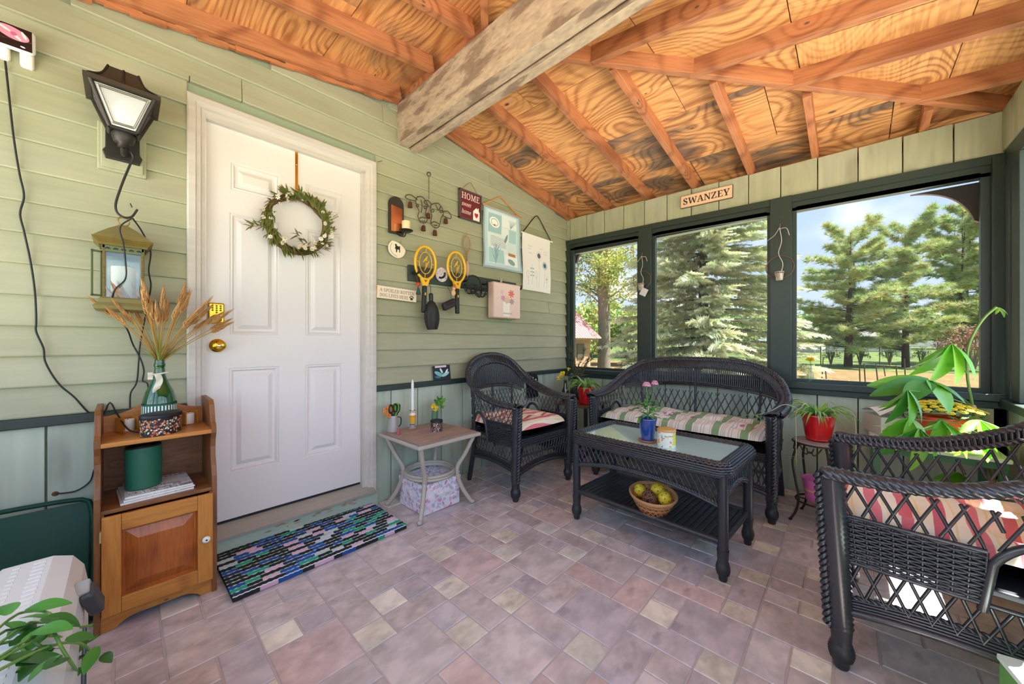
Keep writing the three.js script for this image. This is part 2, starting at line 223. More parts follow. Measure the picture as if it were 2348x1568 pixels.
// ---------------------------------------------------------------- back wall with clapboards, lower panelling and the door
const ROW0 = 0.79, ROWH = 0.119;
{
  const w = sgroup('wall_back', 'sage green clapboard house wall above vertical board panelling', 'wall');
  const outline = new THREE.Shape([[-0.8, 0], [3.5, 0], [3.5, 2.5], [1.42, 2.84], [-0.8, 2.44]].map(([x, y]) => new THREE.Vector2(x, y)));
  outline.holes.push(new THREE.Path([[0.25, 0.06], [1.09, 0.06], [1.09, 2.205], [0.25, 2.205]].map(([x, y]) => new THREE.Vector2(x, y))));
  part('sheathing', new THREE.ExtrudeGeometry(outline, { depth: 0.12, bevelEnabled: false }).translate(0, 0, -0.105), M.sheath, w);
  const board = (x0, x1, y0, k) => {
    const s = new THREE.Shape([[0.012, -0.003], [0.04, -0.003], [0.042, 0.002], [0.0235, ROWH + 0.004], [0.012, ROWH + 0.004]].map(([x, y]) => new THREE.Vector2(x, y)));
    const g = new THREE.ExtrudeGeometry(s, { depth: x1 - x0, bevelEnabled: false }); g.rotateY(-Math.PI / 2); g.scale(-1, 1, 1); // profile (z,y), length along x
    const p = g.attributes.position; for (let i = 0; i < p.count; i++) { const a = p.getX(i), z = p.getZ(i); p.setXYZ(i, x0 + a, y0 + p.getY(i), z); }
    g.computeVertexNormals(); const m = part('clapboard', uvBoard(g, 'x', 1, k * 0.61), M.siding[k % 3], w); return m;
  };
  let k = 0;
  for (let r = 0; r < 17; r++) {
    const y = ROW0 + r * ROWH, top = y + ROWH, xl = Math.max(-0.75, (top - 2.6) / 0.17), xr = Math.min(3.385, (3.045 - top) / 0.149);
    if (xr - xl < 0.2) continue;
    if (y < 2.27) { board(xl, 0.207, y, k++); if (r === 5 || r === 9) { board(1.153, 3.05, y, k++); board(3.0535, xr, y, k++); } else board(1.153, xr, y, k++); }
    else { const s = [0.95, 0.42, 2.2, 1.2][r % 4]; if (s > xl + 0.2 && s < xr - 0.2) { board(xl, s, y, k++); board(s + 0.003, xr, y, k++); } else board(xl, xr, y, k++); }
  }
  // vertical boards under the rail, a groove every 21 cm
  for (let i = -4; i < 17; i++) {
    let x0 = 1.264 + (i - 5) * 0.2105 + 0.003, x1 = x0 + 0.2045; if (x1 < -0.75 || x0 > 3.36) continue;
    x1 = Math.min(x1, 3.37); const cut = (a, b) => { if (b - a > 0.02) part('panel_board', uvBoard(rbb(a, b, 0.0, 0.75, 0.012, 0.036, 0.003, 1), 'y', 1, i * 0.37), M.panelGreen[(i + 12) % 3], w); };
    if (x0 < 0.207 && x1 > 0.207) { cut(x0, 0.207); } else if (x1 <= 0.207) cut(x0, x1);
    else if (x1 > 1.153) cut(Math.max(x0, 1.153), x1);
  }
  for (const [a, b] of [[-0.75, 0.207], [1.153, 3.37]]) { part('rail', rbb(a, b, 0.748, 0.786, 0.012, 0.056, 0.004), M.darkGreen, w); }
  part('nail', [seg([0.214, 2.32, 0.05], [0.214, 2.345, 0.062], 0.002), seg([1.16, 2.285, 0.045], [1.185, 2.295, 0.06], 0.0018), seg([0.02, 1.69, 0.04], [0.025, 1.672, 0.05], 0.0018)], M.blackMetal, w);
}
{
  const d = sgroup('door_1', 'white six panel entry door', 'door');
  // slab with six raised panels
  const holes = [[0.38, 0.6, 1.875, 2.02], [0.735, 0.948, 1.875, 2.02], [0.375, 0.598, 1.118, 1.755], [0.735, 0.945, 1.118, 1.755], [0.373, 0.6, 0.4, 0.945], [0.734, 0.946, 0.4, 0.945]];
  const s = new THREE.Shape([[0.268, 0.162], [1.072, 0.162], [1.072, 2.19], [0.268, 2.19]].map(([x, y]) => new THREE.Vector2(x, y)));
  for (const [a, b, c, e] of holes) s.holes.push(new THREE.Path([[a, c], [b, c], [b, e], [a, e]].map(([x, y]) => new THREE.Vector2(x, y))));
  part('slab', new THREE.ExtrudeGeometry(s, { depth: 0.03, bevelEnabled: true, bevelSize: 0.004, bevelThickness: 0.004, bevelSegments: 2 }).translate(0, 0, -0.034), M.doorWhite, d);
  for (const [a, b, c, e] of holes) {
    const rim = (o, z) => [[a + o, c + o, z], [b - o, c + o, z], [b - o, e - o, z], [a + o, e - o, z]];
    const R = [rim(-0.002, -0.006), rim(0.012, -0.002), rim(0.02, -0.011), rim(0.032, -0.011), rim(0.052, -0.001)], pos = [], idx = [];
    R.forEach((r) => r.forEach((q) => pos.push(...q)));
    for (let i = 0; i < R.length - 1; i++) for (let k = 0; k < 4; k++) { const p = i * 4 + k, q = i * 4 + ((k + 1) % 4); idx.push(p, q, p + 4, q, q + 4, p + 4); }
    const o = (R.length - 1) * 4; idx.push(o, o + 1, o + 2, o, o + 2, o + 3);
    const g = new THREE.BufferGeometry(); g.setAttribute('position', new THREE.Float32BufferAttribute(pos, 3)); g.setIndex(idx); const h = g.toNonIndexed(); h.computeVertexNormals();
    part('raised_panel', uvBox(h), M.doorWhite, d);
  }
  part('slab_core', bb(0.268, 1.072, 0.162, 2.19, -0.05, -0.035), M.doorWhite, d);
  part('bottom_sweep', bb(0.268, 1.072, 0.146, 0.161, -0.04, -0.002), M.black, d);
  // keypad lock
  const kp = part('keypad_lock', rbb(0.288, 0.352, 1.172, 1.278, 0.0, 0.022, 0.008, 3), M.brass, d);
  part('keypad_buttons', Array.from({ length: 10 }, (_, i) => sph(0.0046, 0.304 + (i % 3) * 0.016 + (i === 9 ? 0.016 : 0), 1.262 - Math.floor(i / 3) * 0.011, 0.023, 8, 1, 1, 0.5)), mat(C('#6f5a22'), 0.4), kp);
  part('keyhole_dial', xf(lathe([[0, 0.016], [0.006, 0.016], [0.007, 0.012], [0.018, 0.012], [0.021, 0.006], [0.022, 0]], 24), { p: [0.32, 1.197, 0.022], r: [Math.PI / 2, 0, 0] }), M.brass, kp);
  const kn = part('knob', xf(lathe([[0.034, 0], [0.033, 0.006], [0.014, 0.012], [0.013, 0.026], [0.02, 0.034], [0.0275, 0.044], [0.028, 0.054], [0.02, 0.062], [0, 0.064]], 28), { p: [0.326, 1.062, 0.0], r: [Math.PI / 2, 0, 0] }), M.brass, d);
  part('keyhole', xf(lathe([[0, 0.005], [0.007, 0.005], [0.009, 0]], 16), { p: [0.326, 1.062, 0.062], r: [Math.PI / 2, 0, 0] }), M.chrome, kn);
}
{
  const t = sgroup('trim_1', 'white moulded door casing with mitred corners', 'door trim');
  const prof = [[0, 0.006], [0.0, 0.046], [0.006, 0.05], [0.03, 0.05], [0.036, 0.044], [0.05, 0.042], [0.056, 0.034], [0.072, 0.03]];
  const cas = (pts) => { // sweep profile around the opening with mitres: pts = outer corner path, inward normals
    const pos = [], idx = []; pts.forEach(([x, y, nx, ny]) => prof.forEach(([o, z]) => pos.push(x + nx * o, y + ny * o, z)));
    const n = prof.length; for (let i = 0; i < pts.length - 1; i++) for (let k = 0; k < n - 1; k++) { const a = i * n + k, b = a + n; idx.push(a, b, a + 1, b, b + 1, a + 1); }
    const g = new THREE.BufferGeometry(); g.setAttribute('position', new THREE.Float32BufferAttribute(pos, 3)); g.setIndex(idx); const h = g.toNonIndexed(); h.computeVertexNormals(); return uvBox(h);
  };
  part('casing_side', cas([[0.206, 0.085, 1, 0], [0.206, 2.279, 1, -1]]), M.white, t);
  part('casing_head', cas([[0.206, 2.279, 1, -1], [1.153, 2.279, -1, -1]]), M.white, t);
  part('casing_side', cas([[1.153, 2.279, -1, -1], [1.153, 0.085, -1, 0]]), M.white, t);
  part('jamb', [bb(0.25, 0.2785, 0.08, 2.2, -0.06, 0.031), bb(1.063, 1.09, 0.08, 2.2, -0.06, 0.031), bb(0.25, 1.09, 2.185, 2.21, -0.06, 0.031)], M.white, t);
  const sill = new THREE.Shape([[0.14, -0.05], [0.147, -0.01], [0.13, 0.03], [0.104, 0.085], [0.092, 0.085], [0.092, -0.05]].map(([y, z]) => new THREE.Vector2(z, y)));
  const g = new THREE.ExtrudeGeometry(sill, { depth: 0.9, bevelEnabled: false }).rotateY(-Math.PI / 2).scale(-1, 1, 1); const p = g.attributes.position; for (let i = 0; i < p.count; i++) p.setX(i, p.getX(i) + 0.23);
  g.computeVertexNormals(); part('threshold', uvBoard(g, 'x'), M.metal, t);
  part('kick_board', uvBoard(bb(0.207, 1.153, 0.0, 0.0915, 0.0, 0.062), 'x'), M.panelGreen[1], t);
  // bare wood where the paint of the kick board has worn away
  const wear = mat(C('#b98a68'), 0.8); const wg = []; reseed(7);
  for (let i = 0; i < 26; i++) { const x = 0.6 + 0.34 * Math.pow(rnd(), 0.8) * (rnd() < 0.5 ? -0.6 : 1) + 0.1, y = 0.05 + 0.035 * rnd(), l = rr(0.01, 0.05); wg.push(extrude([[0, 0], [l * 0.5, rr(0.002, 0.007)], [l, 0.001], [l * 0.6, -rr(0.002, 0.006)]], 0.0006).translate(x, y, 0.0621)); }
  part('worn_wood', wg, wear, t);
}

// ---------------------------------------------------------------- end wall: half wall, posts, screened openings, header boards
const XE = 3.36, HTOP = (z) => 2.452 - 0.022 * z, HBOT = (z) => 2.214 - 0.022 * z;
{
  const w = sgroup('wall_right', 'end wall of the porch with grooved half wall and header boards', 'wall');
  part('core', bb(3.41, 3.5, -0.05, 0.76, -0.1, 3.1), M.sheath, w);
  part('header_core', [bb(3.43, 3.5, 2.06, 2.37, -0.1, 3.1)], M.sheath, w);
  const gr = [0.0, 0.069, 0.281, 0.491, 0.705, 0.915, 1.126, 1.335, 1.551, 1.762, 1.97, 2.184, 2.394, 2.601, 2.81, 3.0];
  for (let i = 0; i < gr.length - 1; i++) {
    const a = gr[i] + 0.003, b = gr[i + 1] - 0.003, m = (a + b) / 2;
    part('header_board', uvBoard(rbb(3.4, 3.432, HBOT(m), HTOP(m), a, b, 0.003, 1), 'y', 1, i * 0.31), M.fascia[i % 3], w);
    part('panel_board', uvBoard(rbb(XE, XE + 0.04, 0, 0.725, a, b, 0.003, 1), 'y', 1, i * 0.43), M.panelGreen[i % 3], w);
  }
  const t = sgroup('trim_2', 'dark green posts, rails and sill around the screened openings', 'window trim');
  part('sill', rbb(3.31, 3.5, 0.745, 0.788, 0.02, 3.0, 0.006), M.darkGreen, t);
  part('sill_apron', rbb(3.335, 3.375, 0.705, 0.744, 0.02, 3.0, 0.004), M.darkGreen, t);
  const slant = (g, y0 = 0) => { const p = g.attributes.position; for (let i = 0; i < p.count; i++) p.setY(i, p.getY(i) - 0.022 * p.getZ(i)); g.computeVertexNormals(); return g; };
  part('head_rail', slant(bx(0.05, 0.05, 3.0, 3.405, 2.187, 1.5)), M.darkGreen, t);
  part('head_rail', slant(bx(0.06, 0.075, 3.0, 3.43, 2.137, 1.5)), M.darkGreen, t);
  part('corner_post', rbb(3.372, 3.48, 0.78, 2.2, 0.01, 0.075, 0.004), M.darkGreen, t);
  for (const [a, b] of [[0.868, 0.992], [1.905, 2.04]]) { part('post', rbb(3.375, 3.48, 0.78, 2.17, a, b, 0.005), M.darkGreen, t); }
  part('corner_post', rbb(3.36, 3.48, 0.3, 2.13, 2.945, 3.02, 0.005), M.darkGreen, t);
  const OPEN = [[0.075, 0.868, 0.115, 0.845], [0.992, 1.905, 1.018, 1.885], [2.04, 2.945, 2.064, 2.91]];
  OPEN.forEach(([a, b, c, d], i) => {
    const win = sgroup('window_' + (i + 1), ['narrow screened porch opening beside the clapboard wall', 'screened porch opening in front of the spruce', 'wide screened porch opening towards the pines'][i], 'window');
    const hy = (z) => 2.098 - 0.022 * z;
    part('screen_frame', [bb(3.4, 3.44, 0.786, 2.12 - 0.022 * a, a, c), bb(3.4, 3.44, 0.786, 2.12 - 0.022 * b, d, b), bb(3.4, 3.44, 0.786, 0.81, c, d), slant(bx(0.04, 0.03, d - c, 3.42, 2.113, (c + d) / 2))], M.darkGreen, win);
    part('screen', sheet((u, v) => V(3.425, lerp(0.8, hy(lerp(c, d, u)) + 0.004, v), lerp(c - 0.005, d + 0.005, u)), 1, 1), M.screen, win);
  });
  // curved brown brackets outside the openings
  const br = mat(C('#6d4a3c'), 0.7);
  for (const [z, sgn, y] of [[0.085, 1, 2.1], [2.925, -1, 2.03]]) {
    const R = sgn > 0 ? 0.17 : 0.3, s = new THREE.Shape(); s.moveTo(0, 0); s.lineTo(sgn * R * 0.95, 0); s.quadraticCurveTo(sgn * R * 0.25, -0.02, sgn * 0.025, -R * 0.75); s.lineTo(0, -R * 0.8); s.closePath();
    const g = extrude(s, 0.03).rotateY(-Math.PI / 2); part('bracket', g.translate(3.5, y, z), br, t);
  }
}
// front wall (beside the camera), left end wall
{
  const w = sgroup('wall_front', 'front wall of the porch with grooved half wall', 'wall');
  for (let i = 0; i < 20; i++) { const a = 3.4 - (i + 1) * 0.21 + 0.003, b = a + 0.204; if (b < -0.7) break; part('panel_board', uvBoard(rbb(a, b, 0, 0.72, 3.0, 3.04, 0.003, 1), 'y', 1, i * 0.27), M.panelGreen[i % 3], w); part('header_board', uvBoard(rbb(a, b, 2.155, 2.385, 2.985, 3.02, 0.003, 1), 'y', 1, i * 0.27), M.fascia[i % 3], w); }
  part('core', [bb(-0.8, 3.5, -0.1, 0.72, 3.042, 3.12), bb(-0.8, 3.5, 2.1, 2.4, 3.022, 3.1)], M.sheath, w);
  const t = sgroup('trim_3', 'dark green posts and sill of the front wall', 'window trim');
  part('sill', rbb(-0.72, 3.4, 0.72, 0.765, 2.96, 3.14, 0.006), M.darkGreen, t);
  part('head_rail', rbb(-0.72, 3.4, 2.06, 2.155, 2.99, 3.07, 0.006), M.darkGreen, t);
  for (const [a, b] of [[3.27, 3.345], [3.12, 3.235], [1.93, 2.03], [0.7, 0.8], [-0.72, -0.6]]) part('post', rbb(a, b, 0.765, 2.06, 2.985, 3.07, 0.005), M.darkGreen, t);
  const w2 = sgroup('wall_left', 'left end wall of the porch with grooved half wall', 'wall');
  for (let i = 0; i < 15; i++) { const a = 0.04 + i * 0.21, b = Math.min(3.0, a + 0.204); if (b - a < 0.03) break; part('panel_board', uvBoard(rbb(-0.74, -0.7, 0, 0.72, a, b, 0.003, 1), 'y', 1, i * 0.27), M.panelGreen[i % 3], w2); part('header_board', uvBoard(rbb(-0.74, -0.7, 2.14, 2.4, a, b, 0.003, 1), 'y', 1, i * 0.2), M.fascia[i % 3], w2); }
  part('core', [bb(-0.82, -0.742, -0.1, 0.72, 0, 3.1), bb(-0.82, -0.742, 2.1, 2.42, 0, 3.1)], M.sheath, w2);
  const t2 = sgroup('trim_4', 'dark green posts and sill of the left end wall', 'window trim');
  part('sill', rbb(-0.84, -0.66, 0.72, 0.765, 0.05, 3.0, 0.006), M.darkGreen, t2);
  for (const [a, b] of [[0.05, 0.12], [1.0, 1.1], [1.95, 2.05], [2.9, 2.98]]) part('post', rbb(-0.78, -0.7, 0.765, 2.14, a, b, 0.005), M.darkGreen, t2);
}

// ---------------------------------------------------------------- roof: plywood sheets on rafters, hips and the heavy ridge beam
{
  const E = (x, z) => 2.961 - 0.149 * x - 0.022 * z, Fr = (z) => 2.8625 - 0.159 * z, L = (x) => 2.532 + 0.17 * x, UP = 0.088;
  const c = sgroup('ceiling', 'underside of the porch roof in bare plywood on wooden rafters', 'ceiling');
  const slab = (pts, m) => { // convex polygon of [x,y,z] corners, thickened upwards
    const pos = [], idx = [], n = pts.length; for (const p of pts) pos.push(...p); for (const p of pts) pos.push(p[0], p[1] + 0.02, p[2]);
    for (let i = 1; i < n - 1; i++) { idx.push(0, i, i + 1, n, n + i + 1, n + i); } for (let i = 0; i < n; i++) { const j = (i + 1) % n; idx.push(i, n + i, j, j, n + i, n + j); }
    const g = new THREE.BufferGeometry(); g.setAttribute('position', new THREE.Float32BufferAttribute(pos, 3)); g.setIndex(idx); const h = g.toNonIndexed(); h.computeVertexNormals(); return h;
  };
  const uvRot = (g, a, s = 1, ou = 0) => { const p = g.attributes.position, uv = []; for (let i = 0; i < p.count; i++) { const x = p.getX(i), z = p.getZ(i); uv.push((x * Math.cos(a) + z * Math.sin(a)) * s + ou, (-x * Math.sin(a) + z * Math.cos(a)) * s + ou * 0.7); } g.setAttribute('uv', new THREE.Float32BufferAttribute(uv, 2)); return g; };
  // clip a convex polygon (x,z) by half plane a*x+b*z<=d
  const clip = (P, a, b, d) => { const o = []; for (let i = 0; i < P.length; i++) { const p = P[i], q = P[(i + 1) % P.length], fp = a * p[0] + b * p[1] - d, fq = a * q[0] + b * q[1] - d; if (fp <= 0) o.push(p); if ((fp < 0) !== (fq < 0)) { const t = fp / (fp - fq); o.push([lerp(p[0], q[0], t), lerp(p[1], q[1], t)]); } } return o; };
  const rect = (x0, x1, z0, z1) => [[x0, z0], [x1, z0], [x1, z1], [x0, z1]];
  let n = 0; const g4 = 0.0035;
  const sheetOn = (P, h, m, rot, name = 'plywood_sheet') => { if (P.length < 3) return; const cx = P.reduce((s, p) => s + p[0], 0) / P.length, cz = P.reduce((s, p) => s + p[1], 0) / P.length; const Q = P.map(([x, z]) => [x + (cx - x) * g4 / 0.5, h(x, z) + UP, z + (cz - z) * g4 / 0.5]); part(name, uvRot(slab(Q), rot, 1, n * 0.37), m, c); n++; };
  const ridX = 1.40, hz = 0.85;
  // end slope: courses running along z; seams staggered
  for (const [x0, x1, zs] of [[1.38, 1.98, [0, 0.72, 1.6]], [1.98, 2.58, [0, 0.5, 1.55, 2.3]], [2.58, 3.14, [0, 0.94, 1.98, 2.9]], [3.14, 3.85, [0, 0.3, 1.4, 2.55, 3.6]]])
    for (let i = 0; i < zs.length - 1 || i === 0; i++) { if (i >= zs.length - 1) break; let P = rect(x0, x1, zs[i] - (i ? 0 : 0.02), zs[i + 1]); P = clip(P, -1, 1, -(ridX - hz) - 0.0 + 0.0); sheetOn(P, E, M.ply[x0 > 2.5 ? 1 + 2 * (i % 2) : (x0 > 1.9 ? (i + 1) % 2 : 0)], Math.PI / 2); }
  { let P = clip(rect(1.98, 2.58, 2.3, 2.6), -1, 1, -(ridX - hz)); sheetOn(P, E, M.ply[0], Math.PI / 2); }
  // front slope
  for (const [z0, z1, xs] of [[0.85, 1.55, [0.4, 1.4, 2.2]], [1.55, 2.15, [-0.3, 0.9, 1.85, 2.72]], [2.15, 2.75, [-0.9, 0.4, 1.5, 2.36, 3.3]], [2.75, 3.5, [-1.4, -0.2, 1.0, 1.96, 2.66, 4.1]]])
    for (let i = 0; i < xs.length - 1; i++) { let P = rect(xs[i], xs[i + 1], z0, z1); P = clip(P, 1, -1, ridX - hz); P = clip(P, -1, -1, -(ridX + hz)); sheetOn(P, (x, z) => Fr(z), M.ply[i % 2 ? 2 : 0], xs[i] > 2.3 ? 0 : Math.PI / 2.2); }
  // left slope
  for (const [x0, x1, zs] of [[0.8, 1.42, [0, 0.8, 1.6]], [0.2, 0.8, [0, 0.55, 1.5, 2.1]], [-0.45, 0.2, [0, 0.9, 1.8, 2.8]], [-1.2, -0.45, [0, 1.2, 2.4, 3.5]]])
    for (let i = 0; i < zs.length - 1; i++) { let P = rect(x0, x1, zs[i] - (i ? 0 : 0.02), zs[i + 1]); P = clip(P, 1, 1, ridX + hz); sheetOn(P, (x) => L(x), M.plyLeft[i % 2], Math.PI / 2); }
  // rafters
  const bar = (a, b, w, h, m, name) => { // a,b: bottom centre points
    const d = vec(b).sub(vec(a)), len = d.length(), mid = vec(a).add(vec(b)).multiplyScalar(0.5), g = uvBoard(rbx(len, h, w, 0.003, 0, h / 2, 0, 1), 'x', 1, n++ * 0.29), q = new THREE.Matrix4().lookAt(V(0, 0, 0), d, V(0, 1, 0)); g.rotateY(Math.PI / 2); g.applyMatrix4(q); g.translate(mid.x, mid.y, mid.z); part(name, g, m, c);
  };
  const zr = [[0.085, 1.47], [0.52, 1.47], [0.945, 1.5], [1.355, 1.92], [1.775, 2.33], [2.17, 2.72], [2.69, 3.2]];
  for (const [z, x0] of zr) bar([x0, E(x0, z), z], [3.6, E(3.6, z), z], 0.04, UP, M.rafter, 'rafter');
  for (const z of [0.075, 0.46, 0.84, 1.25, 1.66, 2.07, 2.48, 2.88]) { const x0 = -0.9, x1 = Math.min(1.31, ridX + hz - z - 0.03); if (x1 > -0.7) bar([x0, L(x0), z], [x1, L(x1), z], 0.042, UP, M.rafter, 'rafter'); }
  bar([1.46, E(1.46, 0.9), 0.9], [3.52, 2.372, 3.1], 0.04, UP, M.rafterAlt, 'hip_rafter');
  bar([1.34, L(1.34), 0.91], [-0.9, L(-0.9), 3.15], 0.04, UP, M.rafterAlt, 'hip_rafter');
  for (const [xa, xb] of [[1.815, 1.79], [2.215, 2.17], [2.6, 2.53], [3.1, 3.02], [1.0, 1.0], [0.6, 0.6], [0.2, 0.2], [-0.2, -0.2]]) { const z0 = xa > 1.4 ? xa - (ridX - hz) + 0.02 : (ridX + hz) - xa + 0.02; bar([xa, Fr(z0), z0], [xb, Fr(3.35), 3.35], 0.04, UP, M.rafterAlt, 'rafter'); }
  // wall plate, added boards that keep daylight out of the eave gaps, and the frieze strip of splintered wood under the first rafter
  part('wall_plate', bb(3.43, 3.52, 2.3, 2.37, 0.0, 3.1), M.rafterAlt, c); part('light_stop_board', bb(3.56, 3.58, 2.2, 2.56, -0.1, 3.5), M.rafterAlt, c); part('light_stop_board', bb(-0.9, 3.56, 2.2, 2.5, 3.2, 3.22), M.rafterAlt, c); part('light_stop_board', bb(-0.92, -0.9, 2.2, 2.5, -0.1, 3.5), M.rafterAlt, c);
  part('ridge_board', uvBoard(bb(1.36, 1.42, 2.66, 2.86, 0.0, 0.95), 'z'), M.rafterAlt, c);
  const strip = []; reseed(31); for (let i = 0; i < 26; i++) { const x = -0.6 + i * 0.075, y = L(x) - 0.008 - 0.012 * rnd(); strip.push(bx(0.12, 0.012 + 0.014 * rnd(), 0.018, x, y, 0.052 + 0.006 * rnd(), 0, 0, 0.168 + rr(-0.03, 0.03))); }
  part('splintered_strip', uvBoard(merge(strip), 'x'), M.rafter, c);
  part('edge_strip', uvBoard(xf(bx(2.0, 0.02, 0.02), { p: [2.43, E(2.43, 0.05) - 0.008, 0.055], r: [0, 0, -0.148] }), 'x'), M.rafter, c);
  // roof covering keeps the sun out
  part('roof_deck', [slab([[ridX, 2.93, -0.1], [4.0, 2.52, -0.1], [4.0, 2.52, 3.5], [ridX, 2.93, hz]]), slab([[ridX, 2.93, hz], [4.0, 2.52, 3.5], [-1.2, 2.52, 3.5]]), slab([[ridX, 2.93, -0.1], [ridX, 2.93, hz], [-1.2, 2.52, 3.5], [-1.2, 2.52, -0.1]])], M.rafterAlt, c);
  const b = thing('ridge_beam', 'heavy weathered ridge beam with flaking beige paint across the plywood ceiling', 'beam'); b.userData.kind = 'structure';
  part('beam_board', uvBoard(rbb(1.308, 1.39, 2.462, 2.745, 0.035, 3.05, 0.006), 'z', 1, 0.2), M.beam, b);
  part('beam_board', uvBoard(rbb(1.405, 1.462, 2.452, 2.72, 0.035, 3.05, 0.006), 'z', 1, 0.6), M.beam, b);
  part('beam_core', bb(1.385, 1.41, 2.5, 2.72, 0.04, 3.04), M.black, b);
}
// ---------------------------------------------------------------- wicker furniture
const wick = phys(C('#2c2e33'), 0.3, { clearcoat: 0.5, clearcoatRoughness: 0.25 }), wickSoft = phys(C('#2b2d32'), 0.4);
const arcParam = (pts, n = 80) => { const c = new THREE.CatmullRomCurve3(pts.map(vec), false, 'centripetal'); return c.getSpacedPoints(n); };
// two strands twisted round a path
function braid(path, r = 0.0075, R = 0.0065, pitch = 0.045, closed = false, strands = 3) {
  const out = []; let len = 0; const L = [0]; for (let i = 1; i < path.length; i++) L.push(len += path[i].distanceTo(path[i - 1]));
  const step = pitch / 7, n = Math.max(4, Math.round(len / step)), P = [];
  for (let i = 0; i <= n; i++) { const s = (len * i) / n; let k = 1; while (k < L.length - 1 && L[k] < s) k++; P.push(path[k - 1].clone().lerp(path[k], clamp((s - L[k - 1]) / Math.max(1e-6, L[k] - L[k - 1])))); }
  let nn = null;
  const F = P.map((p, i) => { const t = P[Math.min(n, i + 1)].clone().sub(P[Math.max(0, i - 1)]).normalize(); if (!nn) nn = Math.abs(t.y) < 0.9 ? V(0, 1, 0) : V(1, 0, 0); nn = nn.clone().addScaledVector(t, -nn.dot(t)).normalize(); return [nn, t.clone().cross(nn)]; });
  for (let s = 0; s < strands; s++) out.push(strand(P.map((p, i) => { const a = ((i / n) * len / pitch + s / strands) * Math.PI * 2; return p.clone().addScaledVector(F[i][0], Math.cos(a) * R).addScaledVector(F[i][1], Math.sin(a) * R); }), r, 5, closed));
  return merge(out);
}
// post wound with cane: fine rings on a round shaft
const wound = (r0, r1, h, pitch = 0.012, amp = 0.003, n = 10) => { const P = [], N = Math.round(h / pitch * 2); for (let i = 0; i <= N; i++) { const t = i / N; P.push([lerp(r0, r1, t) + (i % 2 ? amp : -amp * 0.3), h * t]); } return lathe(P, n); };
const foot = (h = 0.14, k = 1) => { const P = [[0, 0], [0.018 * k, 0.0], [0.021 * k, 0.006], [0.022 * k, 0.02]]; for (let i = 0; i < 14; i++) { const t = i / 13; P.push([(0.026 + 0.0065 * Math.sin(t * 3.14)) * k + (i % 2 ? 0.003 : 0), 0.028 + t * 0.055]); } P.push([0.026 * k, 0.09], [0.027 * k, 0.1], [0.03 * k, h]); return lathe(P, 14); };
function puffCushion(w, d, h, tufts, wave = 0.004, seed = 3, uvs = 1) {
  const f = (top) => (u, v) => {
    const a = u * 2 - 1, b = v * 2 - 1, ex = Math.pow(Math.abs(a), 4), ez = Math.pow(Math.abs(b), 4), edge = Math.pow(clamp(1 - Math.max(ex, ez)), 0.45) * Math.pow(clamp(1 - ex * ez), 0.5);
    const rc = 1 - 0.05 * a * a * b * b; let y = edge * h * 0.5, x = a * w * 0.5 * rc, z = b * d * 0.5 * rc;
    let dim = 0; for (const [tx, tz] of tufts) { const q = Math.hypot(x - tx, z - tz); dim += Math.exp(-(q * q) / 0.0022) * 0.55 + Math.exp(-(q * q) / 0.012) * 0.22; }
    y *= 1 - clamp(dim, 0, 0.85) * (top ? 1 : 0.3); y += (top ? 1 : 0) * wave * (vnoise(x * 22, z * 16, seed) - 0.5) * 2 * edge;
    return V(x, (top ? y : -y) + h * 0.5, z);
  };
  const mk = (top) => { const g = sheet(f(top), 44, 40), p = g.attributes.position, uv = g.attributes.uv; for (let i = 0; i < p.count; i++) uv.setXY(i, p.getX(i) * uvs, p.getZ(i) * uvs); if (!top) g.index.array.reverse(); return g; };
  return merge([mk(true), mk(false)]);
}
const stripeRed = canvasTex(512, 512, (k, w, h) => { // waved red stripes on cream, yellow leaf accents
  k.fillStyle = '#e9dcc4'; k.fillRect(0, 0, w, h);
  for (let s = 0; s < 6; s++) { const y0 = (s * h) / 6; k.fillStyle = ['#cf6a73', '#c95f6c', '#d6747b'][s % 3]; k.beginPath(); for (let x = 0; x <= w; x += 8) k.lineTo(x, y0 + 12 + 7 * Math.sin((x / w) * 6.283 + s * 1.3)); for (let x = w; x >= 0; x -= 8) k.lineTo(x, y0 + 46 + 7 * Math.sin((x / w) * 6.283 + s * 1.3 + 0.5)); k.fill(); k.fillStyle = '#e4cf9a'; k.beginPath(); for (let x = 0; x <= w; x += 8) k.lineTo(x, y0 + 60 + 7 * Math.sin((x / w) * 6.283 + s * 1.3)); for (let x = w; x >= 0; x -= 8) k.lineTo(x, y0 + 66 + 7 * Math.sin((x / w) * 6.283 + s * 1.3)); k.fill(); }
}, { repeat: true });
const stripeGreen = canvasTex(512, 512, (k, w, h) => {
  k.fillStyle = '#ddd6cb'; k.fillRect(0, 0, w, h);
  for (let s = 0; s < 4; s++) { const x = s * 128; k.fillStyle = '#7f9a70'; k.fillRect(x + 10, 0, 34, h); k.fillStyle = '#b9b3a4'; for (const o of [0, 52, 60, 68]) k.fillRect(x + o, 0, 4, h); k.fillStyle = '#a79ea0'; k.fillRect(x + 86, 0, 3, h); k.fillRect(x + 100, 0, 3, h); }
  reseed(44); for (let i = 0; i < 16; i++) { k.fillStyle = ['#a8578c', '#b56a99', '#8c6f7d'][i % 3]; k.beginPath(); k.ellipse(rr(0, w), rr(h * 0.78, h), rr(8, 22), rr(5, 10), rr(0, 3), 0, 6.3); k.fill(); }
}, { repeat: true });
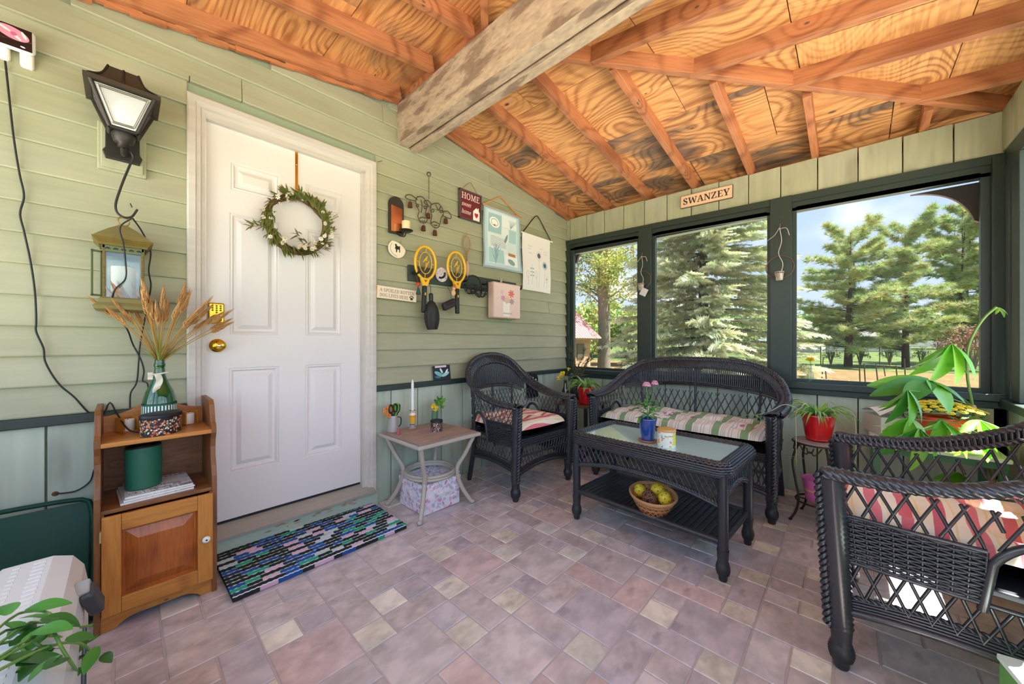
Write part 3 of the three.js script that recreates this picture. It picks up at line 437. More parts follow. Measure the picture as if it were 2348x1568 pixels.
function wickerSeat(o, name, label, category, pos, turn, group) {
  const t = thing(name, label, category, pos, turn, group), G = {}; const add = (k, g) => (G[k] ??= []).push(g);
  const N = 120, outer = arcParam([...o.rim.slice(1).reverse().map(([x, y, z]) => [-x, y, z]), ...o.rim], N), M2 = N / 2;
  const nIn = outer.map((p, i) => { const q = clamp((p.y - o.rim[o.rim.length - 1][1]) / (o.rim[0][1] - o.rim[o.rim.length - 1][1])), s = Math.sign(p.x) * Math.min(1, Math.abs(p.x) / 0.1); return V(-s * lerp(o.rw, 0.02, Math.pow(q, 0.5)), lerp(-0.006, -o.rw * 0.85, Math.pow(q, 0.6)), lerp(0, 0.035, q)); });
  const inner = outer.map((p, i) => p.clone().add(nIn[i])), mid = outer.map((p, i) => p.clone().addScaledVector(nIn[i], 0.5).add(V(0, 0.012, 0.004)));
  // rolled rim: ribs across, braids along both edges
  const body = sheet((u, v) => { const f = u * N, i = Math.min(N - 1, Math.floor(f)), k = f - i, L = (A) => A[i].clone().lerp(A[i + 1], k); return v < 0.5 ? L(outer).lerp(L(mid), v * 2).add(V(0, -0.006, 0)) : L(mid).lerp(L(inner), v * 2 - 1).add(V(0, -0.006, 0)); }, N, 4);
  part('rim', body, wick, t); let acc = 0;
  for (let i = 0; i < N; i++) { const len = outer[i].distanceTo(outer[i + 1]), c = Math.max(1, Math.round(len / o.rib)); for (let k = 0; k < c; k++) { const q = k / c, L = (A) => A[i].clone().lerp(A[i + 1], q); add('ribs', strand([L(outer), L(outer).lerp(L(mid), 0.5).add(V(0, 0.005, 0)), L(mid), L(inner).lerp(L(mid), 0.5).add(V(0, 0.005, 0)), L(inner)], o.rib * 0.46, 4)); } }
  add('braid', braid(outer, 0.0125, 0.011, 0.075, false, 4)); add('braid', braid(inner, 0.006, 0.005, 0.035, false, 2));
  // surface below the rim
  const top = outer.map((p, i) => p.clone().addScaledVector(nIn[i], 0.6).add(V(0, -0.006, 0))), base = arcParam([...o.base.slice(1).reverse().map(([x, z]) => [-x, 0, z]), ...o.base.map(([x, z]) => [x, 0, z])], N), YB = 0.19;
  // u is measured in metres along the base from the back centre
  const bl = [0]; for (let i = 1; i <= N; i++) bl.push(bl[i - 1] + base[i].distanceTo(base[i - 1])); const tot = bl[N]; const uOf = (i) => bl[i] - bl[M2];
  const at = (A, u) => { const s = clamp(u + bl[M2], 0, tot); let i = 1; while (i < N && bl[i] < s) i++; return A[i - 1].clone().lerp(A[i], clamp((s - bl[i - 1]) / Math.max(1e-6, bl[i] - bl[i - 1]))); };
  const UM = tot - bl[M2], topY = (u) => at(top, u).y, S = (u, y) => { const T = at(top, u), B = at(base, u), q = (y - YB) / (T.y - YB); return V(lerp(B.x, T.x, q), y, lerp(B.z, T.z, q)); };
  const lattice = (u0, u1, lo, hi, sp, run, r, key = 'lattice') => { for (const dir of [-1, 1]) for (let s = u0 - run; s < u1 + run; s += sp) { const pts = []; let seg = []; const nn = 14; for (let k = 0; k <= nn; k++) { const q = k / nn, y0 = 0.19, u = s + dir * run * q, yy = lerp(o.lat0, o.lat1, q); if (u < u0 || u > u1 || yy < lo(u) || yy > hi(u)) { if (seg.length > 1) pts.push(seg); seg = []; continue; } seg.push(S(u, yy).add(V(0, 0, dir * 0.0015))); } if (seg.length > 1) pts.push(seg); for (const g of pts) add(key, strand(g, r, 4)); } };
  const weave = (u0, u1, y0, y1, key = 'woven_panel') => { const n = Math.round((y1 - y0) / 0.0078), st = 0.026, m = Math.ceil((u1 - u0) / (st / 2)); for (let j = 0; j < n; j++) { const P = []; for (let i = 0; i <= m; i++) { const u = lerp(u0, u1, i / m), ph = (i % 2 === 0 ? 1 : 0) * ((i / 2 + j) % 2 ? 1 : -1), a = S(u, y0 + ((j + 0.5) / n) * (y1 - y0)), b = S(u + 0.01, a.y), tn = b.sub(a).normalize(), nr = V(-tn.z, 0, tn.x); P.push(a.addScaledVector(nr, ph * 0.0045)); } add(key, strand(P, 0.0042, 4)); } for (let u = u0; u <= u1 + 1e-4; u += st) add(key, strand([S(u, y0), S(u, (y0 + y1) / 2), S(u, y1)], 0.004, 4)); };
  const uB = o.uBack, aw = o.arch; // |u| beyond uB is a side
  const archLo = (s) => (u) => { const q = (Math.abs(u) - aw[0]) / (aw[1] - aw[0]); return q > 0 && q < 1 ? Math.max(0.507, 0.42 + aw[2] * Math.sqrt(Math.sin(q * Math.PI))) : 0.507; };
  for (const s of [-1, 1]) {
    const R = (a, b) => (s > 0 ? [a, b] : [-b, -a]);
    lattice(...R(uB, UM - 0.005), archLo(s), (u) => topY(u) - 0.004, o.sp, o.run, o.lr, 'side_lattice');
    weave(...R(aw[1], UM - 0.01), 0.362, 0.505, 'side_weave');
    lattice(...R(uB, UM - 0.005), () => 0.235, () => 0.36, o.sp, o.run, o.lr, 'side_lattice');
    add('side_frame', strand(Array.from({ length: 17 }, (_, i) => { const q = i / 16, u = s * lerp(aw[0], aw[1], q); return S(u, Math.max(0.36, 0.42 + aw[2] * Math.sqrt(Math.max(0, Math.sin(q * Math.PI)))) - (i === 0 || i === 16 ? 0.08 : 0)); }), 0.011, 7));
    for (const [y, r] of [[0.508, 0.0065], [0.359, 0.0065]]) add('side_frame', strand(Array.from({ length: 13 }, (_, i) => S(s * lerp(y > 0.5 ? aw[1] : uB, UM, i / 12), y)), r, 5));
    const low = Array.from({ length: 13 }, (_, i) => S(s * lerp(uB - 0.05, UM, i / 12), 0.19 + 0.05 * Math.sin((i / 12) * Math.PI) * 0.6));
    add('side_frame', strand(low, 0.012, 7)); for (const [dy, r] of [[0.014, 0.005], [0.023, 0.005], [0.032, 0.005], [0.041, 0.0045]]) add('side_braid', strand(low.map((p, i) => p.clone().add(V(0, dy, 0))), r, 4)); add('side_braid', braid(low.map((p) => p.clone().add(V(0, 0.05, 0))), 0.0045, 0.004, 0.03, false, 2));
  }
  // back: upright stakes over lattice over a woven band
  const stakeLo = (u) => lerp(o.stake, o.stake - 0.06, Math.pow(Math.abs(u) / uB, 2));
  for (let u = -uB - 0.03; u <= uB + 0.03; u += 0.0125) { const y1 = topY(u), y0 = Math.min(y1 - 0.02, stakeLo(u)); add('back_stakes', strand([S(u, y0), S(u, (y0 + y1) / 2), S(u, y1)], 0.0058, 5)); }
  for (const dy of [0, 0.012, 0.026]) add('back_stakes', strand(Array.from({ length: 41 }, (_, i) => { const u = lerp(-uB, uB, i / 40); return S(u, Math.min(topY(u) - 0.01, stakeLo(u)) - dy).add(V(0, 0, i % 2 ? 0.004 : -0.002)); }), 0.0055, 5));
  lattice(-uB, uB, () => 0.49, (u) => Math.min(topY(u), stakeLo(u)) - 0.02, o.sp, o.run, o.lr, 'back_lattice');
  weave(-uB, uB, 0.40, 0.49, 'back_weave');
  for (const u of o.ribsBack) part('back_stile', strand([S(u, 0.2), S(u, 0.5), S(u, topY(u) - 0.02)].map((p) => p.add(V(0, 0, -0.008))), 0.0095, 7), wick, t);
  // seat deck, front apron with arch
  const wf = o.base[o.base.length - 1][0], zf = o.base[o.base.length - 1][1], zb = o.base[0][1];
  part('seat_deck', rbb(-wf, wf, 0.385, 0.405, zb + 0.03, zf - 0.005, 0.006), wickSoft, t);
  for (let i = 0; i < 5; i++) add('seat_edge', strand(Array.from({ length: 2 * Math.round(wf / 0.013) + 1 }, (_, k, a) => V(lerp(-wf, wf, k / (2 * Math.round(wf / 0.013))), 0.402 - i * 0.009, zf + 0.012 + (k % 2 ? 0.004 : 0) * (i % 2 ? 1 : -1))), 0.005, 5));
  const arch = (x) => 0.165 + o.archH * (1 - Math.pow(Math.abs(x) / wf, 2.4));
  const fl = []; for (let i = 0; i <= 24; i++) fl.push(V(lerp(-wf, wf, i / 24), arch(lerp(-wf, wf, i / 24)), zf + 0.01));
  add('apron_frame', strand(fl, 0.013, 7)); for (const dy of [0.016, 0.026, 0.036]) add('apron_frame', strand(fl.map((p, i) => p.clone().add(V(0, dy, i % 2 ? 0.003 : -0.003))), 0.005, 4));
  for (const y of [0.29, 0.3, 0.355]) add('apron_frame', strand([V(-wf, y, zf + 0.01), V(0, y, zf + 0.012), V(wf, y, zf + 0.01)], 0.0048, 5));
  for (const dir of [-1, 1]) for (let x = -wf - 0.1; x < wf + 0.1; x += 0.03) { const P = []; for (let k = 0; k <= 8; k++) { const q = k / 8, xx = x + dir * 0.05 * q, y = lerp(0.2, 0.36, q); if (Math.abs(xx) < wf && y > arch(xx) + 0.03) P.push(V(xx, y, zf + 0.01 + dir * 0.002)); } if (P.length > 1) add('apron_lattice', strand(P, 0.0038, 4)); }
  for (const k in G) part(k, merge(G[k]), wick, t);
  // posts and legs
  for (const s of [-1, 1]) {
    const T = V(s * (o.rim[o.rim.length - 1][0] - o.rw * 0.5), o.rim[o.rim.length - 1][1], o.rim[o.rim.length - 1][2] - 0.02), B = V(s * wf, 0.13, zf), d = T.clone().sub(B), g = wound(0.029, 0.034, d.length() - 0.01, 0.017, 0.0045, 14), q = new THREE.Matrix4().makeRotationFromQuaternion(new THREE.Quaternion().setFromUnitVectors(V(0, 1, 0), d.clone().normalize()));
    g.applyMatrix4(q).translate(B.x, B.y, B.z); part('front_post', g, wick, t);
    part('post_braid', braid([0, 0.25, 0.5, 0.75, 1].map((k) => B.clone().lerp(T, k).add(V(s * 0.012, -0.01 * k, 0.033))), 0.008, 0.0075, 0.042, false, 2), wick, t);
    part('leg', foot(0.15).translate(s * wf, 0, zf), wickSoft, t);
    const bl0 = V(s * (o.base[3][0] - 0.01), 0.42, o.base[3][1] + 0.02), bl1 = V(s * (o.base[3][0] + 0.012), 0.0, o.base[3][1] - 0.05); part('leg', [strand([bl0, bl0.clone().lerp(bl1, 0.5), bl1.clone().lerp(bl0, 0.12), bl1], (k) => (k > 0.95 ? 0.017 : k > 0.8 ? 0.024 : 0.019), 9)], wickSoft, t);
  }
  return t;
}
const armChair = { sp: 0.034, lr: 0.0036, rw: 0.075, rib: 0.0125, uBack: 0.3, arch: [0.33, 0.5, 0.13], run: 0.36, lat0: 0.19, lat1: 0.95, stake: 0.735, archH: 0.05, ribsBack: [-0.2, 0, 0.2],
  rim: [[0, 0.972, -0.6], [0.13, 0.955, -0.595], [0.235, 0.9, -0.575], [0.305, 0.805, -0.51], [0.335, 0.715, -0.37], [0.34, 0.664, -0.21], [0.335, 0.648, -0.06], [0.33, 0.648, 0.045]],
  base: [[0, -0.545], [0.13, -0.545], [0.225, -0.54], [0.268, -0.48], [0.278, -0.36], [0.282, -0.22], [0.285, -0.06], [0.286, 0]] };
const loveSeat = { ...armChair, sp: 0.048, run: 0.32, lr: 0.004, uBack: 0.58, arch: [0.62, 0.8, 0.13], archH: 0.06, stake: 0.75, ribsBack: [-0.42, 0, 0.42],
  rim: [[0, 0.938, -0.6], [0.25, 0.93, -0.6], [0.44, 0.895, -0.585], [0.56, 0.82, -0.52], [0.625, 0.725, -0.4], [0.64, 0.668, -0.24], [0.638, 0.652, -0.06], [0.634, 0.652, 0.045]],
  base: [[0, -0.545], [0.25, -0.545], [0.46, -0.54], [0.565, -0.48], [0.582, -0.36], [0.586, -0.22], [0.588, -0.06], [0.59, 0]] };
// armchair by the back wall, with its cushion
wickerSeat(armChair, 'wicker_armchair', 'black wicker armchair standing against the clapboard wall', 'chair', [2.1, 0, 0.715], -0.06, 'wicker armchairs');
const redM = mat(0xffffff, 0.85, { map: rep(stripeRed, 2.2, 2.2) });
{ const c = mesh('seat_cushion', puffCushion(0.54, 0.54, 0.135, [[-0.11, -0.1], [0.11, -0.1], [-0.11, 0.11], [0.11, 0.11]], 0.006, 3), mat(0xffffff, 0.85, { map: rep(stripeRed, 2.2, 2.2) })); c.position.set(2.09, 0.406, 0.475); c.rotation.y = -0.06; tag(c, 'tufted red and cream striped cushion in the armchair by the clapboard wall', 'cushion'); }
// loveseat under the openings
wickerSeat(loveSeat, 'wicker_loveseat', 'black wicker loveseat with arched back under the screened openings', 'loveseat', [2.635, 0, 1.425], -Math.PI / 2 - 0.0);
{ const c = mesh('bench_cushion', puffCushion(1.14, 0.54, 0.14, [[-0.42, -0.12], [-0.21, 0.02], [0, -0.12], [0.21, 0.02], [0.42, -0.12], [-0.42, 0.13], [0, 0.14], [0.42, 0.13]], 0.012, 9), mat(0xffffff, 0.85, { map: rep(stripeGreen, 1.55, 1.9, 0.1, 0.02) })); c.position.set(2.885, 0.406, 1.42); c.rotation.y = -Math.PI / 2; tag(c, 'long puffy cushion with green and white stripes on the loveseat', 'cushion'); }
// armchair in front of the camera
wickerSeat({ ...armChair, sp: 0.046, run: 0.29, lr: 0.0046 }, 'wicker_armchair', 'black wicker armchair facing the wall, its sunlit cushion beside the potted plants', 'chair', [1.915, 0, 2.345], Math.PI - 0.03, 'wicker armchairs');
{ const c = mesh('seat_cushion', puffCushion(0.53, 0.56, 0.13, [[-0.12, -0.1], [0.12, -0.1], [-0.12, 0.11], [0.12, 0.11]], 0.006, 5), mat(0xffffff, 0.85, { map: rep(stripeRed, 2.2, 2.2, 0.3, 0.2) })); c.position.set(1.915, 0.406, 2.6); c.rotation.y = Math.PI; tag(c, 'tufted red and cream striped cushion in the armchair beside the potted plants', 'cushion'); }

// ---------------------------------------------------------------- coffee table
{
  const t = thing('coffee_table', 'black wicker coffee table with glass top and slatted lower shelf', 'table', [2.085, 0, 1.545], -0.05);
  const hx = 0.235, hz = 0.425, yT = 0.515, G = []; // rim: woven round band
  const loop = (ox, oz, y, r = 0.05, n = 10) => { const P = []; for (const [cx, cz, a0] of [[ox - r, oz - r, 0], [-ox + r, oz - r, Math.PI / 2], [-ox + r, -oz + r, Math.PI], [ox - r, -oz + r, Math.PI * 1.5]]) for (let i = 0; i <= n; i++) { const a = a0 + (i / n) * Math.PI / 2; P.push(V(cx + Math.cos(a) * r, y, cz + Math.sin(a) * r)); } return P; };
  const dense = (P, step) => { const out = []; for (let i = 0; i < P.length; i++) { const a = P[i], b = P[(i + 1) % P.length], n = Math.max(1, Math.round(a.distanceTo(b) / step)); for (let k = 0; k < n; k++) out.push(a.clone().lerp(b, k / n)); } return out; };
  const section = [[-0.042, 0.006], [-0.03, 0.011], [-0.018, 0.013], [-0.006, 0.012], [0.004, 0.006], [0.01, -0.004], [0.012, -0.015], [0.011, -0.026], [0.007, -0.037], [0.001, -0.046]];
  section.forEach(([o, y], j) => { const P = dense(loop(hx + o, hz + o, yT + y, 0.06 + o), 0.012); if (P.length % 2) P.pop(); G.push(strand(P.map((p, i) => { const w = (i + j) % 2 ? 0.004 : -0.002, c = V(p.x, 0, p.z).normalize(); return p.clone().add(V(c.x * w * (y < 0 ? 1 : 0.3), y >= 0 ? w : w * 0.3, c.z * w * (y < 0 ? 1 : 0.3))); }), 0.0072, 5, true)); });
  part('rim', merge(G), wick, t);
  part('rim_core', sheet((u, v) => { const P = loop(hx - 0.04 + v * 0.04, hz - 0.04 + v * 0.04, yT - 0.008 - v * 0.04, 0.05); const f = u * P.length, i = Math.floor(f) % P.length, n = (i + 1) % P.length; return P[i].clone().lerp(P[n], f - Math.floor(f)); }, 88, 1), wickSoft, t);
  part('glass_top', rbb(-hx + 0.04, hx - 0.04, yT - 0.001, yT + 0.005, -hz + 0.04, hz - 0.04, 0.003), phys(C('#b9d6d2'), 0.14, { bumpMap: rep(stoneTex, 6, 6), bumpScale: 0.0006, clearcoat: 1, clearcoatRoughness: 0.03 }), t);
  const L = []; // aprons
  const apron = (a, b, nrm) => { const len = a.distanceTo(b), d = b.clone().sub(a).normalize(), lo = (s) => 0.335 + 0.055 * (1 - Math.pow(Math.abs(s / len * 2 - 1), 2.2)); const at = (s, y) => a.clone().addScaledVector(d, s).setY(y); for (const dir of [-1, 1]) for (let s = -0.08; s < len + 0.08; s += 0.031) { const P = []; for (let k = 0; k <= 8; k++) { const q = k / 8, ss = s + dir * 0.075 * q, y = lerp(0.33, 0.47, q); if (ss > 0 && ss < len && y > lo(ss)) P.push(at(ss, y).addScaledVector(nrm, dir * 0.002)); } if (P.length > 1) L.push(strand(P, 0.0035, 4)); } const bot = Array.from({ length: 21 }, (_, i) => at((len * i) / 20, lo((len * i) / 20))); L.push(braid(bot, 0.006, 0.005, 0.03, false, 2), strand(bot.map((p) => p.clone().add(V(0, -0.012, 0))), 0.008, 6)); };
  const lx = 0.212, lz = 0.402;
  apron(V(-lx, 0, -lz), V(-lx, 0, lz), V(1, 0, 0)); apron(V(lx, 0, -lz), V(lx, 0, lz), V(1, 0, 0)); apron(V(-lx, 0, lz), V(lx, 0, lz), V(0, 0, 1)); apron(V(-lx, 0, -lz), V(lx, 0, -lz), V(0, 0, 1));
  part('apron_lattice', merge(L), wick, t);
  for (const sx of [-1, 1]) for (const sz of [-1, 1]) { const leg = part('leg', merge([foot(0.14, 0.85).translate(sx * lx, 0, sz * lz), wound(0.0225, 0.0215, 0.35, 0.007, 0.0009, 12).translate(sx * lx, 0.138, sz * lz)]), wickSoft, t); }
  const sy = 0.172; part('shelf_frame', [strand([V(-lx, sy, -lz), V(-lx, sy, lz)], 0.016, 8), strand([V(lx, sy, -lz), V(lx, sy, lz)], 0.016, 8), strand([V(-lx, sy, -lz), V(lx, sy, -lz)], 0.014, 8), strand([V(-lx, sy, lz), V(lx, sy, lz)], 0.014, 8)], wickSoft, t);
  const shelfM = phys(C('#26282b'), 0.42); for (let i = 0; i < 26; i++) { const z = -lz + 0.02 + (i * (2 * lz - 0.04)) / 25; part('shelf_slat', rbb(-lx + 0.01, lx - 0.01, sy - 0.006, sy + 0.008, z - 0.0145, z + 0.0145, 0.006, 2), shelfM, t); }
}
// ---------------------------------------------------------------- measured spots: where a sight line meets a wall, a shelf or the floor
const FWD0 = V(Math.cos(YAW), 0, -Math.sin(YAW)), RGT0 = V(Math.sin(YAW), 0, Math.cos(YAW)), EYE = V(0, 1.08, 2.36);
const sight = (px, py) => V(FWD0.x + RGT0.x * (px - 1174) / F_PX, (784 - py) / F_PX, FWD0.z + RGT0.z * (px - 1174) / F_PX);
const onZ = (px, py, z = 0.06) => { const d = sight(px, py); return EYE.clone().addScaledVector(d, (z - EYE.z) / d.z); };
const onX = (px, py, x) => { const d = sight(px, py); return EYE.clone().addScaledVector(d, (x - EYE.x) / d.x); };
const onY = (px, py, y) => { const d = sight(px, py); return EYE.clone().addScaledVector(d, (y - EYE.y) / d.y); };
const deep = (px, py, t) => EYE.clone().addScaledVector(sight(px, py), t);
// a flat printed thing: board with its print on the +z face
function printed(name, label, category, w, h, d, tex, edge, pos, rot = [0, 0, 0], group, round = 0.003) {
  const t = thing(name, label, category, pos, 0, group); t.rotation.set(...rot);
  part('board', rbb(-w / 2, w / 2, -h / 2, h / 2, 0, d, round), edge, t);
  const g = new THREE.PlaneGeometry(w - 0.002, h - 0.002).translate(0, 0, d + 0.0006); part('print', g, mat(0xffffff, 0.6, { map: tex }), t); return t;
}
const leafShape = (l, w, fold = 0.25, curl = 0.3, n = 6) => sheet((u, v) => { const t = v, ww = w * Math.pow(Math.sin(Math.PI * clamp(t * 0.93 + 0.05)), 0.8) * (1 - 0.25 * t), a = u * 2 - 1; return V(a * ww, -curl * l * t * t + Math.abs(a) * ww * fold, l * t); }, 4, n);
const glassClear = phys(C('#eef4f2'), 0.05, { transmission: 1, thickness: 0 }), cream = mat(C('#efe6d2'), 0.6), waxW = mat(C('#efece4'), 0.5);
const cabM = mat(0xffffff, 0.4, { map: rep(cabTex, 1.6, 1.6) }), cabD = mat(0xffffff, 0.42, { map: rep(cabDarkTex, 1.6, 1.6) }), cabP = mat(0xffffff, 0.32, { map: rep(panelTex, 2.2, 2.2, 0.1, 0.2) });

// ---------------------------------------------------------------- wooden cabinet
{
  const t = thing('wooden_cabinet', 'small honey coloured wooden cabinet with open shelf and panelled door', 'cabinet');
  const side = [[0.045, 0], [0.34, 0], [0.34, 0.455], [0.337, 0.5], [0.322, 0.54], [0.305, 0.575], [0.3, 0.62], [0.308, 0.655], [0.325, 0.685], [0.326, 0.712], [0.3, 0.728], [0.285, 0.76], [0.27, 0.8], [0.245, 0.818], [0.045, 0.818]];
  const sg = (x) => { const g = extrude(side, 0.014, 0.002); g.rotateY(-Math.PI / 2).scale(1, 1, 1); return uvBoard(g.translate(x + 0.015, 0, 0), 'y', 1, x); };
  part('side_panel', sg(-0.075), cabD, t); part('side_panel', sg(0.261), cabD, t);
  part('back_panel', uvBoard(bb(-0.062, 0.265, 0.04, 0.7, 0.046, 0.058), 'x'), cabD, t);
  const back = new THREE.Shape(); back.moveTo(-0.062, 0.69); back.lineTo(-0.062, 0.765); back.quadraticCurveTo(0.0, 0.765, 0.05, 0.8); back.quadraticCurveTo(0.1, 0.832, 0.16, 0.8); back.quadraticCurveTo(0.2, 0.768, 0.265, 0.768); back.lineTo(0.265, 0.69); back.closePath();
  part('back_rail', uvBoard(extrude(back, 0.014, 0.002).translate(0, 0, 0.048), 'x'), cabM, t);
  part('shelf', uvBoard(rbb(-0.062, 0.265, 0.682, 0.7, 0.058, 0.326, 0.004), 'x', 1, 0.3), cabM, t);
  part('shelf', uvBoard(rbb(-0.062, 0.265, 0.436, 0.452, 0.058, 0.336, 0.004), 'x', 1, 0.8), cabD, t);
  part('floor_panel', bb(-0.062, 0.265, 0.06, 0.075, 0.058, 0.33), cabD, t);
  const ap = new THREE.Shape(); ap.moveTo(-0.062, 0); ap.lineTo(-0.062, 0.062); ap.lineTo(0.265, 0.062); ap.lineTo(0.265, 0); ap.lineTo(0.225, 0.002); ap.quadraticCurveTo(0.2, 0.03, 0.16, 0.032); ap.quadraticCurveTo(0.1, 0.03, 0.045, 0.032); ap.quadraticCurveTo(0.0, 0.03, -0.02, 0.003); ap.closePath();
  part('apron', uvBoard(extrude(ap, 0.012, 0.0015).translate(0, 0, 0.322), 'x'), cabM, t);
  part('stile', bb(-0.062, -0.05, 0.06, 0.437, 0.325, 0.337), cabD, t); part('stile', bb(0.253, 0.265, 0.06, 0.437, 0.325, 0.337), cabD, t);
  const d = part('door', [uvBoard(rbb(-0.056, -0.006, 0.064, 0.432, 0.341, 0.359, 0.003), 'y'), uvBoard(rbb(0.212, 0.262, 0.064, 0.432, 0.341, 0.359, 0.003), 'y', 1, 0.4), uvBoard(rbb(-0.006, 0.212, 0.372, 0.432, 0.341, 0.3585, 0.003), 'x', 1, 0.2), uvBoard(rbb(-0.006, 0.212, 0.064, 0.122, 0.341, 0.3585, 0.003), 'x', 1, 0.7)], cabM, t);
  const R = [[0.0, 0.35], [0.005, 0.342], [0.01, 0.342], [0.044, 0.357]], pos = [], idx = [], [a, b, c, e] = [-0.006, 0.212, 0.122, 0.372];
  R.forEach(([o, z]) => pos.push(a + o, c + o, z, b - o, c + o, z, b - o, e - o, z, a + o, e - o, z)); for (let i = 0; i < 3; i++) for (let k = 0; k < 4; k++) { const p = i * 4 + k, q = i * 4 + ((k + 1) % 4); idx.push(p, q, p + 4, q, q + 4, p + 4); } idx.push(12, 13, 14, 12, 14, 15);
  const pg = new THREE.BufferGeometry(); pg.setAttribute('position', new THREE.Float32BufferAttribute(pos, 3)); pg.setIndex(idx); const ph = pg.toNonIndexed(); ph.computeVertexNormals(); const dp = part('door_panel', uvBoard(ph, 'y', 1), cabP, d);
  const k = part('knob', xf(lathe([[0.007, 0], [0.006, 0.008], [0.0135, 0.012], [0.014, 0.017], [0.01, 0.021], [0.003, 0.022], [0, 0.022]], 20), { p: [0.238, 0.247, 0.359], r: [Math.PI / 2, 0, 0] }), mat(C('#ece8de'), 0.3), d); k.userData.label = 'white ceramic knob';
  part('knob_screw', sph(0.0035, 0.238, 0.247, 0.381, 8), M.blackMetal, d);
  for (const y of [0.13, 0.365]) part('hinge', bb(-0.061, -0.0555, y - 0.02, y + 0.02, 0.338, 0.3605), mat(C('#c9b583'), 0.35, { metalness: 0.7 }), t);
}
// things on the cabinet
{
  const t = thing('floral_tin', 'oval black tin with orange and white flowers on top of the wooden cabinet', 'tin', [0.107, 0.7, 0.262], 0.75);
  const tex = canvasTex(512, 256, (k, w, h) => { k.fillStyle = '#262223'; k.fillRect(0, 0, w, h); reseed(21); for (let i = 0; i < 150; i++) { k.fillStyle = ['#d9733c', '#e3c9b4', '#b0432e', '#6e8068', '#d98e63', '#efe0d0'][i % 6]; const x = rr(0, w), y = rr(0, h); if (i % 6 === 3) { k.beginPath(); k.ellipse(x, y, 20, 6, rr(0, 3), 0, 6.3); k.fill(); } else for (let p = 0; p < 5; p++) { k.beginPath(); k.arc(x + 7 * Math.cos(p * 1.26), y + 7 * Math.sin(p * 1.26), 5.5, 0, 6.3); k.fill(); } } }, { repeat: true });
  part('body', cyl(0.073, 0.075, 0.072, 0, 0, 0, 36).scale(1, 1, 0.68), mat(0xffffff, 0.4, { map: rep(tex, 3, 1) }), t);
  part('lid', lathe([[0.0, 0.087], [0.07, 0.087], [0.077, 0.084], [0.0775, 0.07], [0.074, 0.07]], 36).scale(1, 1, 0.68), M.black, t);
}
{
  const t = thing('green_bottle', 'green glass champagne bottle with striped label holding dried wheat', 'bottle', [0.107, 0.7, 0.155]);
  part('glass', lathe([[0, 0.012], [0.03, 0.004], [0.052, 0.0], [0.056, 0.006], [0.0565, 0.1], [0.054, 0.13], [0.045, 0.165], [0.03, 0.2], [0.019, 0.235], [0.0165, 0.27], [0.019, 0.275], [0.019, 0.285], [0.0165, 0.288], [0.0165, 0.302]], 32), phys(C('#1f6b2c'), 0.06, { transmission: 0.55, thickness: 0, clearcoat: 1 }), t);
  const tex = canvasTex(512, 128, (k, w, h) => { k.fillStyle = '#1d5a45'; k.fillRect(0, 0, w, h); k.fillStyle = '#eef0e6'; for (let i = 0; i < 16; i++) k.fillRect(8 + i * 32, 22, 15, 78); k.fillStyle = '#12372b'; k.fillRect(0, 0, w, 8); }, { repeat: true });
  part('label', cyl(0.0572, 0.0565, 0.055, 0, 0.062, 0, 32, true), mat(0xffffff, 0.55, { map: rep(tex, 2, 1) }), t);
  part('ribbon', [tube([[0.018, 0.24, 0.008], [0.024, 0.246, 0.012], [-0.004, 0.242, 0.024], [-0.02, 0.24, 0.012]], 0.004, 12, 5), sheet((u, v) => V(-0.008 + (u - 0.5) * 0.022 + 0.006 * Math.sin(v * 5), 0.24 - v * 0.075, 0.03 + 0.012 * v + 0.003 * Math.sin(v * 9 + u * 3)), 3, 8), sheet((u, v) => V(-0.03 + (u - 0.5) * 0.016, 0.25 - v * 0.03, 0.026 + 0.003 * Math.sin(v * 7)), 3, 5)], mat(C('#d8d3bd'), 0.85), t);
}
